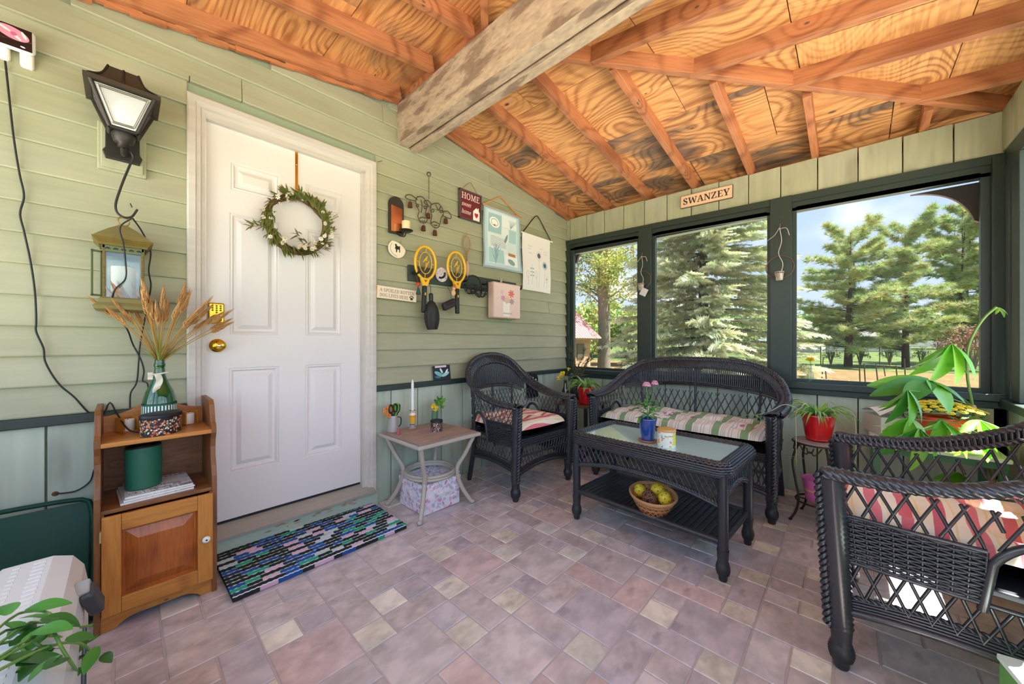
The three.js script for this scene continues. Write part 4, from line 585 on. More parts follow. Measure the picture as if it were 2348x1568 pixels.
{
  const t = thing('wheat_bouquet', 'dried golden wheat stems with feathery heads standing in the green bottle', 'dried flowers', [0.107, 0.98, 0.155]); reseed(61);
  const stem = mat(C('#b98f45'), 0.8), leafW = mat(C('#7f8a34'), 0.75), head = mat(C('#c9975c'), 0.85), S = [], Lf = [], H = [];
  const one = (a, e, l, curve, hs) => { const d = V(Math.cos(a) * Math.sin(e), Math.cos(e), Math.sin(a) * Math.sin(e)), side = V(Math.cos(a), -0.4, Math.sin(a)), P = []; if (d.z < 0) { d.z *= 0.3; side.z *= 0.3; } for (let i = 0; i <= 7; i++) { const q = i / 7; P.push(V(0, 0, 0).addScaledVector(d, l * q).addScaledVector(side, curve * q * q)); } S.push(strand(P, 0.0016, 4)); const e1 = P[7], dd = P[7].clone().sub(P[5]).normalize();
    if (hs) for (let i = 0; i < 46; i++) { const q = i / 46, c = e1.clone().addScaledVector(dd, -0.015 + q * 0.085 * hs), ax = V(rr(-1, 1), rr(-1, 1), rr(-1, 1)).cross(dd).normalize(), b = c.clone().addScaledVector(ax, 0.011 * (1.1 - q)).addScaledVector(dd, 0.02); H.push(strand([c, c.clone().lerp(b, 0.5).addScaledVector(ax, 0.003), b.addScaledVector(dd, 0.016)], (k) => 0.0032 * (1.05 - k), 3)); } };
  for (let i = 0; i < 30; i++) one(rnd() * 6.28, rr(0.05, 0.42), rr(0.19, 0.3), rr(0, 0.05), rr(0.8, 1.15));
  for (let i = 0; i < 5; i++) one(-0.2 + rr(-0.5, 0.5), rr(0.45, 0.75), rr(0.2, 0.26), 0.05, 0.9);
  for (let i = 0; i < 26; i++) { const a = rnd() * 6.28, e = rr(0.15, 0.6), l = rr(0.13, 0.23), w = rr(0.003, 0.006), d = V(Math.cos(a), 0, Math.sin(a) * (Math.sin(a) < 0 ? 0.35 : 1)); Lf.push(sheet((u, v) => V(0, 0, 0).addScaledVector(d, l * Math.sin(e) * v + 0.07 * v * v * (i % 3 ? 0.5 : 1.2)).add(V(-d.z * (u - 0.5) * w * 2 * (1 - v), l * Math.cos(e) * v - 0.05 * v * v * v, d.x * (u - 0.5) * w * 2 * (1 - v))), 2, 8)); }
  part('stems', S, stem, t); part('blades', Lf, leafW, t); part('heads', H, head, t);
}
for (const [x, z, l] of [[0.012, 0.115, 'white pillar candle in a square wooden holder beside the floral tin'], [0.205, 0.12, 'white pillar candle in a square wooden holder right of the green bottle']]) {
  const t = thing('candle_holder', l, 'candle', [x, 0.7, z], 0.6, 'candles on the wooden cabinet');
  part('candle', lathe([[0, 0.004], [0.021, 0.004], [0.0215, 0.05], [0.019, 0.052], [0, 0.049]], 22), waxW, t); part('wick', cyl(0.0008, 0.0008, 0.008, 0, 0.05, 0, 5), M.black, t);
  part('frame', [bb(-0.03, 0.03, 0, 0.005, -0.02, 0.02), bb(-0.03, -0.025, 0, 0.062, -0.02, 0.02), bb(0.025, 0.03, 0, 0.062, -0.02, 0.02), bb(-0.03, 0.03, 0.058, 0.062, -0.02, -0.016)], cabM, t);
}
{
  const t = thing('green_canister', 'matt green oval canister with a black rimmed top standing on magazines', 'canister', [0.057, 0.4775, 0.205], 0.5);
  part('body', lathe([[0, 0], [0.052, 0], [0.057, 0.006], [0.058, 0.16], [0.057, 0.168]], 36).scale(1, 1, 0.82), mat(C('#1f6148'), 0.5), t);
  part('top', lathe([[0.057, 0.168], [0.055, 0.175], [0.05, 0.174], [0.048, 0.166], [0, 0.165]], 36).scale(1, 1, 0.82), M.black, t);
  part('slot', rbb(-0.03, 0.02, 0.166, 0.169, -0.006, 0.004, 0.001), M.chrome, t);
}
{
  const cover = canvasTex(512, 384, (k, w, h) => { k.fillStyle = '#cfcac6'; k.fillRect(0, 0, w, h); reseed(33); for (let i = 0; i < 26; i++) { k.fillStyle = ['#b7b2b0', '#dedad6', '#a49c9b', '#e9e6e2'][i % 4]; k.fillRect(rr(0, w), rr(0, h), rr(40, 160), rr(20, 80)); } k.strokeStyle = '#222'; k.lineWidth = 4; for (let i = 0; i < 60; i++) { k.beginPath(); const x = rr(0, w), y = rr(h * 0.55, h); k.moveTo(x, y); k.lineTo(x + rr(-20, 20), y + rr(10, 50)); k.stroke(); } k.fillStyle = '#7a2d2d'; k.fillRect(180, 300, 60, 14); k.fillStyle = '#8d3f8e'; for (let i = 0; i < 6; i++) { k.fillRect(250 + i * 40, 18, 9, 42); k.fillRect(250 + i * 40, i % 2 ? 18 : 50, 26, 9); } });
  [[0, 0.452, 0.0, 0.215], [1, 0.4605, 0.02, 0.21], [2, 0.469, -0.03, 0.2]].forEach(([i, y, r, w]) => {
    const t = thing('magazine', ['magazine at the bottom of the stack on the cabinet shelf', 'magazine in the middle of the stack on the cabinet shelf', 'magazine with black sketches and purple lettering on top of the cabinet stack'][i], 'magazine', [0.092 + 0.004 * i, y, 0.205 - 0.004 * i], 0.06 + r, 'magazines on the cabinet shelf');
    part('pages', rbb(-w / 2, w / 2, 0, 0.0075, -0.105, 0.105, 0.001), mat(C('#e6e1da'), 0.8), t);
    part('cover', new THREE.PlaneGeometry(w, 0.212).rotateX(-Math.PI / 2).translate(0, 0.0082, 0), mat(0xffffff, 0.35, { map: cover }), t);
  });
}
{ // leaning dark green tray
  const t = thing('green_tray', 'large glossy dark green metal tray leaning against the wall beside the cabinet', 'tray', [-0.39, 0.0, 0.225]); t.rotation.x = -0.27;
  const gm = phys(C('#0f4030'), 0.4, { specularIntensity: 0.5 });
  part('sheet', bb(-0.295, 0.295, 0.006, 0.455, -0.004, 0.0), gm, t);
  part('rim', [tube([[-0.295, 0.012, 0.006], [-0.295, 0.45, 0.006], [-0.28, 0.463, 0.006], [0.28, 0.463, 0.006], [0.295, 0.45, 0.006], [0.295, 0.012, 0.006], [0.28, 0.004, 0.006], [-0.28, 0.004, 0.006]], 0.009, 90, 7, true)], gm, t);
}
{ // white heater
  const t = thing('white_heater', 'white convector heater with slotted sloping top and dark grey handle', 'heater', [-0.17, 0, 1.1]);
  const wm = mat(C('#dcdcda'), 0.35), prof = [[-0.085, 0.04], [-0.085, 0.41], [-0.075, 0.435], [-0.05, 0.452], [0.03, 0.452], [0.06, 0.44], [0.078, 0.41], [0.085, 0.36], [0.085, 0.04]];
  part('body', extrude(prof, 0.84, 0.012).translate(0, 0, -0.42), wm, t);
  const sl = []; for (let i = 0; i < 34; i++) { const z = -0.4 + i * 0.0235; sl.push(rbb(0.0, 0.022, 0.463, 0.4655, z, z + 0.009, 0.001, 1)); sl.push(rbb(-0.035, -0.022, 0.463, 0.4655, z, z + 0.009, 0.001, 1)); }
  const sp = part('louvres', sl, mat(C('#e6e6e3'), 0.35), t); sp.userData.label = 'raised louvre slots along the top';
  for (const s of [-1, 1]) part('foot', [rbb(-0.1, 0.1, 0, 0.03, s * 0.335 - 0.025, s * 0.335 + 0.025, 0.008), bb(-0.04, 0.04, 0.02, 0.05, s * 0.335 - 0.015, s * 0.335 + 0.015)], mat(C('#3a3b3f'), 0.5), t);
  const hd = part('handle', xf(rbx(0.028, 0.075, 0.05, 0.007), { p: [0.112, 0.385, -0.24], r: [0.35, 0, 0.28] }), mat(C('#3b3c42'), 0.45), t); part('handle_bracket', xf(rbx(0.03, 0.022, 0.045, 0.004), { p: [0.095, 0.418, -0.24], r: [0.35, 0, 0.2] }), mat(C('#9a9a98'), 0.4), hd);
  part('trim_strip', tube([[0.099, 0.34, -0.2], [0.1, 0.2, -0.14], [0.1, 0.06, -0.1]], 0.006, 14, 6), mat(C('#55565a'), 0.4, { metalness: 0.5 }), t);
}
{ // trailing pothos
  const t = thing('pothos_plant', 'trailing pothos with heart shaped green leaves spilling over the white heater', 'plant', [-0.205, 0.466, 1.42]); reseed(71);
  part('pot', lathe([[0, 0], [0.05, 0], [0.068, 0.1], [0.072, 0.1], [0.072, 0.11], [0.064, 0.11], [0.06, 0.095], [0, 0.09]], 24), mat(C('#8f5a40'), 0.7), t);
  const o = t.position, stems = [], leaves = { a: [], b: [] };
  const tips = [[[110, 1440], [175, 1440], [215, 1432]], [[90, 1420], [150, 1500], [180, 1545]], [[60, 1400], [120, 1410], [108, 1432]], [[30, 1440], [90, 1480], [120, 1490]], [[20, 1470], [60, 1505], [40, 1540]], [[100, 1460], [190, 1480], [228, 1455]], [[120, 1480], [205, 1505], [190, 1540]]];
  tips.forEach((T, i) => { const pts = [V(0, 0.1, 0), ...T.map(([x, y], k) => (x < 165 ? onY(x, y, 0.49) : deep(x, y, 0.9)).sub(o))]; stems.push(tube(pts.map((p) => [p.x, p.y, p.z]), 0.0028, 20, 5)); });
  for (const [px, py, dpt, s, ax] of [[18, 1410, 0.82, 1.1, 2.6], [55, 1402, 0.86, 1.2, 1.2], [95, 1418, 0.88, 1.1, 0.6], [30, 1445, 0.8, 1.2, 2.2], [78, 1448, 0.84, 1.1, 0.2], [20, 1480, 0.78, 1.3, 2.0], [112, 1438, 0.9, 0.9, -0.4], [110, 1478, 0.84, 1.0, -0.8], [62, 1500, 0.8, 1.3, 2.9], [140, 1500, 0.85, 0.9, -1.2], [190, 1450, 0.9, 0.95, -0.3], [222, 1482, 0.88, 0.9, -0.2], [200, 1500, 0.88, 0.85, -1.0], [170, 1535, 0.84, 0.95, -1.3], [195, 1530, 0.86, 0.9, -1.5], [235, 1500, 0.88, 0.7, 0.3], [100, 1535, 0.8, 0.8, 2.4], [150, 1465, 0.88, 0.7, 0.8], [12, 1430, 0.8, 0.9, 1.5], [45, 1418, 0.8, 0.9, 0.9], [70, 1430, 0.8, 1, 2.4], [48, 1470, 0.8, 1.1, 0.4], [90, 1495, 0.8, 0.9, 1.4], [8, 1510, 0.8, 1.1, 1.0], [35, 1525, 0.8, 1, 2.0]]) {
    const g = leafShape(0.058 * s, 0.018 * s, 0.2, 0.25, 7), p = (px < 165 ? onY(px, py, 0.49 + 0.035 * rnd()) : deep(px, py, dpt)).sub(o); g.rotateX(rr(-0.3, 0.5)).rotateZ(rr(-0.4, 0.4)).rotateY(ax + 0.4 + rr(-0.9, 0.9)).translate(p.x, p.y, p.z); leaves[rnd() < 0.5 ? 'a' : 'b'].push(g);
  }
  part('vine', stems, mat(C('#6f9a45'), 0.6), t); const la = phys(C('#4d9a3c'), 0.35, { transmission: 0.2, thickness: 0 }), lb = phys(C('#2f6b2a'), 0.35, { transmission: 0.15, thickness: 0 }); for (const g of leaves.a) part('leaf', g, la, t); for (const g of leaves.b) part('leaf', g, lb, t);
}
// ---------------------------------------------------------------- on the wall left of the door
{
  const t = thing('wall_panel_light', 'white rimmed glossy panel with pink and black pattern on white brackets high on the wall', 'wall light', [-0.276, 2.222, 0.042]); t.rotation.x = 0.15;
  part('bracket', [rbb(-0.05, -0.015, -0.085, -0.03, 0.0, 0.02, 0.01), rbb(0.005, 0.04, -0.09, -0.03, 0.0, 0.02, 0.01)], mat(C('#e4ddd3'), 0.5), t);
  part('rim', rbb(-0.052, 0.046, -0.045, 0.042, 0.02, 0.05, 0.016, 4), mat(C('#e8e4dd'), 0.4), t);
  const tex = canvasTex(256, 256, (k, w, h) => { k.fillStyle = '#1c1416'; k.fillRect(0, 0, w, h); k.fillStyle = '#d3849c'; k.beginPath(); k.ellipse(120, 90, 120, 70, 0.3, 0, 6.3); k.fill(); k.fillStyle = '#ead7cb'; for (const [x, y, a] of [[70, 60, 0.5], [150, 120, 0.8], [200, 80, 1.2]]) { k.beginPath(); k.ellipse(x, y, 44, 12, a, 0, 6.3); k.fill(); } k.fillStyle = '#b65a7c'; k.beginPath(); k.arc(130, 96, 22, 0, 6.3); k.fill(); k.fillStyle = '#e9e9ec'; k.beginPath(); k.ellipse(190, 222, 18, 9, 0.2, 0, 6.3); k.fill(); });  // pink, cream and black shapes drawn on the face
  part('face', new THREE.PlaneGeometry(0.084, 0.074).translate(-0.003, -0.0015, 0.0512), phys(0xffffff, 0.15, { map: tex, clearcoat: 1 }), t);
}
const cordM = mat(C('#1b1d1b'), 0.6);
{
  const c = mesh('power_cord', tube([[10, 160], [12, 140], [18, 195], [32, 320], [45, 400], [55, 450], [46, 490], [55, 530], [70, 600], [80, 670], [83, 740], [82, 757], [100, 800], [103, 827], [135, 880], [170, 910], [212, 952]].slice(1).map(([x, y]) => onZ(x, y, 0.05).toArray()).concat([[-0.06, 0.775, 0.075], [-0.04, 0.825, 0.075], [-0.02, 0.78, 0.1], [0.02, 0.715, 0.2], [0.05, 0.705, 0.21]]), 0.0032, 150, 6), cordM); tag(c, 'long black cord running down the wall from the pink panel to the cabinet', 'cord');
  const a = mesh('power_cord', tube([[303, 500], [276, 520], [283, 560], [288, 600], [287, 640], [263, 665], [261, 715], [290, 752], [305, 790], [322, 822], [330, 850], [328, 875]].map(([x, y], i) => onZ(x, y, i < 6 ? 0.205 : i < 8 ? 0.12 : 0.055).toArray()).concat([[0.07, 0.9, 0.06], [0.075, 0.8, 0.07]]), 0.0028, 110, 6), cordM); tag(a, 'black cord hanging from the hook across the front of the candle lantern', 'cord');
  const b = mesh('power_cord', tube([[304, 500], [325, 530], [345, 575], [341, 620], [346, 655], [338, 700], [333, 725], [320, 800], [318, 830], [312, 880], [300, 900], [298, 935]].map(([x, y], i) => onZ(x, y, i < 4 ? 0.07 + 0.03 * (i < 1) : 0.052).toArray()), 0.0028, 110, 6), cordM); tag(b, 'black cord hanging from the hook behind the candle lantern', 'cord');
  const d = mesh('power_cord', tube([[127, 1132], [150, 1130], [175, 1125], [205, 1105]].map(([x, y]) => onZ(x, y, 0.042).toArray()).concat([[-0.085, 0.545, 0.042]]), 0.0028, 30, 6), cordM); tag(d, 'short black cord coming out of a hole in the lower panelling', 'cord');
  const h = onZ(127, 1132, 0.036); tag(mesh('drilled_hole', xf(lathe([[0, 0.0005], [0.008, 0.001], [0.01, 0]], 14), { p: [h.x, h.y, h.z], r: [Math.PI / 2, 0, 0] }), mat(C('#6b4a34'), 0.9)), 'small splintered cable hole in the lower panelling', 'hole');
}
{ // black wall lantern on its green block
  const t = thing('wall_lantern', 'black metal wall lantern with framed glass left of the white door', 'lantern', [0, 0, 0]);
  part('mounting_block', [rbb(-0.076, 0.07, 1.812, 2.012, 0.022, 0.05, 0.004), rbb(-0.066, 0.06, 1.822, 2.002, 0.05, 0.058, 0.004)], M.siding[0], t);
  const bm = mat(C('#2e2a27'), 0.45, { metalness: 0.35 });
  part('back_plate', extrude([[-0.05, 1.86], [0.045, 1.86], [0.053, 1.885], [0.045, 1.9], [0.045, 2.0], [-0.05, 2.0], [-0.05, 1.9], [-0.058, 1.885]], 0.012, 0.003).translate(0, 0, 0.06), bm, t);
  const cz = 0.155, fr = (y, s) => [[-s, y, cz + s], [s, y, cz + s], [s, y, cz - s * 0.9], [-s, y, cz - s * 0.9]], A = fr(2.088, 0.088), B = fr(1.945, 0.038);
  const fw = []; for (let i = 0; i < 4; i++) { const j = (i + 1) % 4; fw.push(seg(A[i], B[i], 0.009, 4), seg(A[i], A[j], 0.008, 4), seg(B[i], B[j], 0.009, 4)); } part('cage', fw, bm, t);
  const face = (i, k) => { const j = (i + 1) % 4, m = [0, 1, 2].map((c) => (A[i][c] + A[j][c] + B[i][c] + B[j][c]) / 4), q = (p) => V(lerp(m[0], p[0], k), lerp(m[1], p[1], k), lerp(m[2], p[2], k)); return sheet((u, v) => q(B[i]).lerp(q(B[j]), u).lerp(q(A[i]).lerp(q(A[j]), u), v), 1, 1); };
  for (let i = 0; i < 4; i++) part('pane', face(i, 0.97), phys(C('#dfe2e0'), 0.12, { transmission: 0.6, thickness: 0, clearcoat: 1 }), t);
  const pm = [0.78].flatMap((k) => { const j = 1, m = [0, 1, 2].map((c) => (A[0][c] + A[j][c] + B[0][c] + B[j][c]) / 4), q = (p) => V(lerp(m[0], p[0], k), lerp(m[1], p[1], k), lerp(m[2], p[2], k) + 0.004); const L = [q(A[0]), q(A[1]), q(B[1]), q(B[0])]; return L.map((p, i) => seg(p, L[(i + 1) % 4], 0.0045, 4)); }); part('bevel', pm, mat(C('#8b8680'), 0.3, { metalness: 0.6 }), t);
  part('bulb', lathe([[0, 1.98], [0.02, 1.985], [0.03, 2.02], [0.025, 2.05], [0.012, 2.075], [0, 2.078]], 18).translate(0, 0, cz), mat(C('#efece6'), 0.3), t);
  const rf = (p) => { const G = []; for (let i = 0; i < 4; i++) { const a0 = i * Math.PI / 2 + Math.PI / 4, a1 = a0 + Math.PI / 2; G.push(sheet((u, v) => { const s = v < 0.02 ? 0.104 : lerp(0.1, 0.042, Math.pow(v, 0.55)), y = 2.098 + v * 0.085, x0 = Math.cos(a0) * s * 1.414, z0 = Math.sin(a0) * s * 1.414, x1 = Math.cos(a1) * s * 1.414, z1 = Math.sin(a1) * s * 1.414; return V(lerp(x0, x1, u), y, cz + lerp(z0, z1, u) * 0.95); }, 6, 8)); } return G; };
  part('roof', [...rf(), bb(-0.106, 0.106, 2.084, 2.1, cz - 0.1, cz + 0.104), bb(-0.043, 0.043, 2.18, 2.184, cz - 0.04, cz + 0.04)], mat(C('#3f382e'), 0.5, { metalness: 0.2 }), t);
  part('roof_seam', [-0.5, 0, 0.5].map((k) => tube([[k * 0.19, 2.1, cz + 0.1], [k * 0.12, 2.135, cz + 0.06], [k * 0.085, 2.184, cz + 0.042]], 0.004, 10, 5)), bm, t);
  part('cup', lathe([[0.036, 1.946], [0.036, 1.93], [0.03, 1.905], [0.018, 1.9], [0.018, 1.885], [0, 1.883]], 20).translate(0, 0, cz), bm, t);
  part('arm', tube([[0, 1.89, cz], [0, 1.875, cz - 0.03], [0, 1.89, 0.065]], 0.011, 16, 8), bm, t);
}
{
  const h = mesh('iron_hook', tube([[0.02, 1.885, 0.13], [0.027, 1.87, 0.125], [0.02, 1.84, 0.12], [-0.008, 1.73, 0.118], [-0.023, 1.645, 0.118], [-0.016, 1.617, 0.118], [0.003, 1.606, 0.118], [0.022, 1.613, 0.118], [0.036, 1.64, 0.118], [0.04, 1.65, 0.121]], 0.0042, 70, 7), M.blackMetal); tag(h, 'black iron hook hanging under the wall lantern', 'hook');
  const t = thing('candle_lantern', 'weathered yellow green metal candle lantern hanging from the iron hook', 'lantern', [0, 0, 0.118]);
  const ym = mat(C('#a8a04a'), 0.6, { map: rep(flakeTex, 2, 2) }), yb = mat(C('#8f8450'), 0.65, { map: rep(paintTex, 2, 2) }), gm = mat(C('#5f6a44'), 0.6);
  part('ring', [tor(0.018, 0.0025, 0, 1.588, 0, 0, 0.4, 20, 6)], mat(C('#9a7b3c'), 0.4, { metalness: 0.6 }), t);
  const sq = (y, s) => [0, 1, 2, 3].map((i) => V(Math.cos(i * Math.PI / 2 + Math.PI / 4) * s * 1.414, y, Math.sin(i * Math.PI / 2 + Math.PI / 4) * s * 1.414));
  const taper = (L) => { const G = []; for (let k = 0; k < L.length - 1; k++) { const A = sq(...L[k]), B = sq(...L[k + 1]); for (let i = 0; i < 4; i++) { const j = (i + 1) % 4; G.push(sheet((u, v) => A[i].clone().lerp(A[j], u).lerp(B[i].clone().lerp(B[j], u), v), 1, 1)); } } return G; };
  part('roof', taper([[1.497, 0.085], [1.515, 0.07], [1.545, 0.04], [1.56, 0.022], [1.568, 0.014], [1.57, 0.001]]), yb, t);
  part('cornice', taper([[1.5, 0.086], [1.497, 0.086], [1.478, 0.07], [1.47, 0.068], [1.47, 0.05]]), ym, t);
  part('frieze', [bb(-0.06, 0.06, 1.445, 1.472, 0.052, 0.058), bb(-0.06, 0.06, 1.445, 1.472, -0.058, -0.052), bb(0.052, 0.058, 1.445, 1.472, -0.058, 0.058), bb(-0.058, -0.052, 1.445, 1.472, -0.058, 0.058)], gm, t);
  part('cut_outs', Array.from({ length: 5 }, (_, i) => xf(new THREE.CircleGeometry(0.008, 10, 0, Math.PI), { p: [-0.044 + i * 0.022, 1.455, 0.0588] })), M.black, t);
  for (const sx of [-1, 1]) for (const sz of [-1, 1]) part('corner_bar', rbx(0.009, 0.2, 0.009, 0.002, sx * 0.054, 1.356, sz * 0.054), ym, t);
  part('base', taper([[1.262, 0.001], [1.262, 0.06], [1.255, 0.068], [1.24, 0.07], [1.225, 0.084], [1.212, 0.08], [1.207, 0.06], [1.207, 0.001]]), yb, t);
  for (const [a, b, c, d] of [[-0.05, 0.05, 0.051, 0.0515], [-0.05, 0.05, -0.0515, -0.051]]) part('pane', bb(a, b, 1.262, 1.445, c, d), glassClear, t);
  part('pane', bb(0.051, 0.0515, 1.262, 1.445, -0.05, 0.05), glassClear, t);
  part('open_door', xf(merge([bb(0, 0.034, 1.262, 1.27, 0, 0.004), bb(0, 0.034, 1.437, 1.445, 0, 0.004), bb(0, 0.006, 1.262, 1.445, 0, 0.004), bb(0.028, 0.034, 1.262, 1.445, 0, 0.004)]), { p: [-0.058, 0, 0.052], r: [0, 3.7, 0] }), gm, t);
  const c = thing('pillar_candle', 'white pillar candle inside the hanging candle lantern', 'candle', [0, 1.263, 0.118]); part('wax', lathe([[0, 0], [0.036, 0], [0.037, 0.13], [0.033, 0.135], [0, 0.128]], 22), mat(C('#d9d2c4'), 0.5), c); part('wick', cyl(0.001, 0.001, 0.012, 0, 0.128, 0, 5), M.black, c);
}
// ---------------------------------------------------------------- door mat
{
  const t = thing('door_mat', 'woven rag mat in black, blue, green, pink and white before the door', 'mat', [0.709, 0.0, 0.25], 0.015); reseed(81);
  const W = 0.81, D = 0.47, rows = 16, cell = 0.068, cols = { black: '#1e2120', blue: '#1f4f96', navy: '#22344f', green: '#1f9a76', pink: '#d3a9bd', pale: '#bcc4c6', white: '#dfe2da', lime: '#b9d4a4' }, ms = {}; for (const k in cols) ms[k] = mat(C(cols[k]), 0.9);
  part('backing', rbb(-W / 2, W / 2, 0.0, 0.012, -D / 2, D / 2, 0.004), ms.black, t);
  const G = {}; const put = (k, g) => (G[k] ??= []).push(g);
  for (let r = 0; r < rows; r++) { const z = -D / 2 + (r + 0.5) * (D / rows); let x = -W / 2, c = 0;
    while (x < W / 2 - 0.01) { const l = Math.min(cell * rr(0.8, 1.3), W / 2 - x), q = rnd(), k = (c + r) % 2 ? (q < 0.62 ? 'black' : q < 0.8 ? 'navy' : 'blue') : q < 0.27 ? 'pink' : q < 0.5 ? 'blue' : q < 0.64 ? 'pale' : q < 0.78 ? 'green' : 'black'; const n = 7, P = []; for (let i = 0; i <= n; i++) P.push(V(x + (l * i) / n, 0.0165 + 0.0012 * Math.sin(i * 1.7), z + 0.0016 * Math.sin((x + (l * i) / n) * 240))); put(k, strand(P, 0.0125, 7)); x += l; c++; }
    const P = []; for (let x2 = -W / 2; x2 <= W / 2; x2 += 0.005) P.push(V(x2, 0.0215, z + D / rows / 2 + 0.002 * Math.sin(x2 * 300))); put(r % 3 === 1 ? 'lime' : 'white', strand(P, 0.0026, 4)); }
  for (const [a, b, k] of [[-0.405, -0.31, 'black'], [-0.31, -0.24, 'pink'], [-0.24, -0.14, 'blue'], [-0.14, -0.09, 'black'], [-0.09, 0.0, 'pink'], [0, 0.04, 'black'], [0.04, 0.11, 'blue'], [0.11, 0.23, 'black'], [0.23, 0.27, 'green'], [0.27, 0.33, 'pink'], [0.33, 0.405, 'black']]) put(k, rbb(a, b, 0.002, 0.02, D / 2 - 0.004, D / 2 + 0.004, 0.003));
  for (const k in G) { const m = part(k + '_strips', merge(G[k]), ms[k], t); m.userData.kind = 'stuff'; }
}
// ---------------------------------------------------------------- wreath on the door
{
  const h = thing('wreath_hanger', 'flat brass wreath hanger hooked over the top of the door', 'hanger', [0.686, 0, 0]); part('strap', [bb(-0.0065, 0.0065, 1.93, 2.187, 0.003, 0.006), bb(-0.0065, 0.0065, 2.184, 2.187, -0.03, 0.006), bb(-0.0065, 0.0065, 1.93, 1.934, 0.006, 0.03), bb(-0.0065, 0.0065, 1.93, 1.955, 0.027, 0.03)], M.brass, h); part('rivet', sph(0.003, 0, 2.11, 0.0065, 8), M.chrome, h);
  const t = thing('daisy_wreath', 'twig wreath with green leaves and small white daisies hanging on the door', 'wreath', [0.684, 1.755, 0.035]); reseed(83);
  const tw = [], lf = [], da = [], dc = [];
  for (let k = 0; k < 16; k++) { const R = 0.148 + rr(-0.016, 0.016), ph = rnd() * 6, P = []; for (let i = 0; i < 48; i++) { const a = (i / 48) * 6.283; P.push(V(Math.cos(a) * (R + 0.008 * Math.sin(a * 3 + ph)), Math.sin(a) * (R * 1.04 + 0.008 * Math.cos(a * 2 + ph)), rr(-0.003, 0.003) + 0.014 * Math.sin(a * 5 + ph))); } tw.push(strand(P, 0.0026, 4, true)); }
  const sprig = (c, d, n) => { for (let i = 0; i < n; i++) { const l = rr(0.028, 0.055), g = leafShape(l, l * 0.12, 0.3, 0.2, 3), q = new THREE.Quaternion().setFromUnitVectors(V(0, 0, 1), d.clone().add(V(rr(-0.7, 0.7), rr(-0.7, 0.7), rr(-0.2, 0.6))).normalize()); g.applyQuaternion(q).translate(c.x + rr(-0.012, 0.012), c.y + rr(-0.012, 0.012), c.z + rr(0, 0.012)); lf.push(g); } };
  for (let i = 0; i < 74; i++) { const a = rnd() * 6.283; if (a > 0.95 && a < 1.35 && rnd() < 0.7) continue; const r = 0.15 + rr(-0.022, 0.024); sprig(V(Math.cos(a) * r, Math.sin(a) * r, 0.018), V(-Math.sin(a) * 0.8 + Math.cos(a) * 0.5, Math.cos(a) * 0.8 + Math.sin(a) * 0.5, 0.2), 11); }
  for (const [x, y, s] of [[-0.17, -0.05, 1], [-0.195, -0.062, 0.8], [-0.215, -0.06, 0.6], [0.0, -0.07, 1], [0.03, -0.1, 1]]) sprig(V(x, y, 0.02), V(-1, 0.1, 0.1), 8);
  for (let i = 0; i < 7; i++) { const a = rr(-1.0, 0.4), P = [V(Math.cos(a) * 0.15, Math.sin(a) * 0.15, 0.02), V(Math.cos(a) * 0.19, Math.sin(a) * 0.19 + 0.01, 0.03), V(Math.cos(a) * 0.225, Math.sin(a) * 0.225 + 0.025, 0.03)]; tw.push(strand(P, 0.0009, 3)); }
  for (let i = 0; i < 38; i++) { const a = [0.45, -0.2, -0.9, 2.2, -1.5, -2.4, 3.0, 0.1, -0.6, 1.9][i % 10] + rr(-0.25, 0.25), r = 0.152 + rr(-0.03, 0.03), c = V(Math.cos(a) * r, Math.sin(a) * r, 0.034 + rr(0, 0.012)), tilt = [rr(-0.6, 0.6), rr(-0.6, 0.6), 0], s = rr(0.8, 1.2); for (let p = 0; p < 8; p++) { const g = new THREE.CircleGeometry(0.0045 * s, 6).scale(0.55, 1.2, 1).translate(0, 0.0075 * s, 0).rotateZ((p / 8) * 6.283); da.push(xf(g, { p: c.toArray(), r: tilt })); } dc.push(sph(0.0035 * s, c.x, c.y, c.z + 0.001, 6)); }
  part('twigs', tw, mat(C('#6b4a26'), 0.8), t); part('leaves', lf, mat(C('#66692c'), 0.7), t); part('daisies', da, mat(C('#efe8d8'), 0.7), t); part('daisy_centres', dc, mat(C('#c9a24a'), 0.7), t); part('clip', rbb(0.008, 0.022, 0.135, 0.17, 0.025, 0.032, 0.003), mat(C('#e6dcc6'), 0.5), t);
}
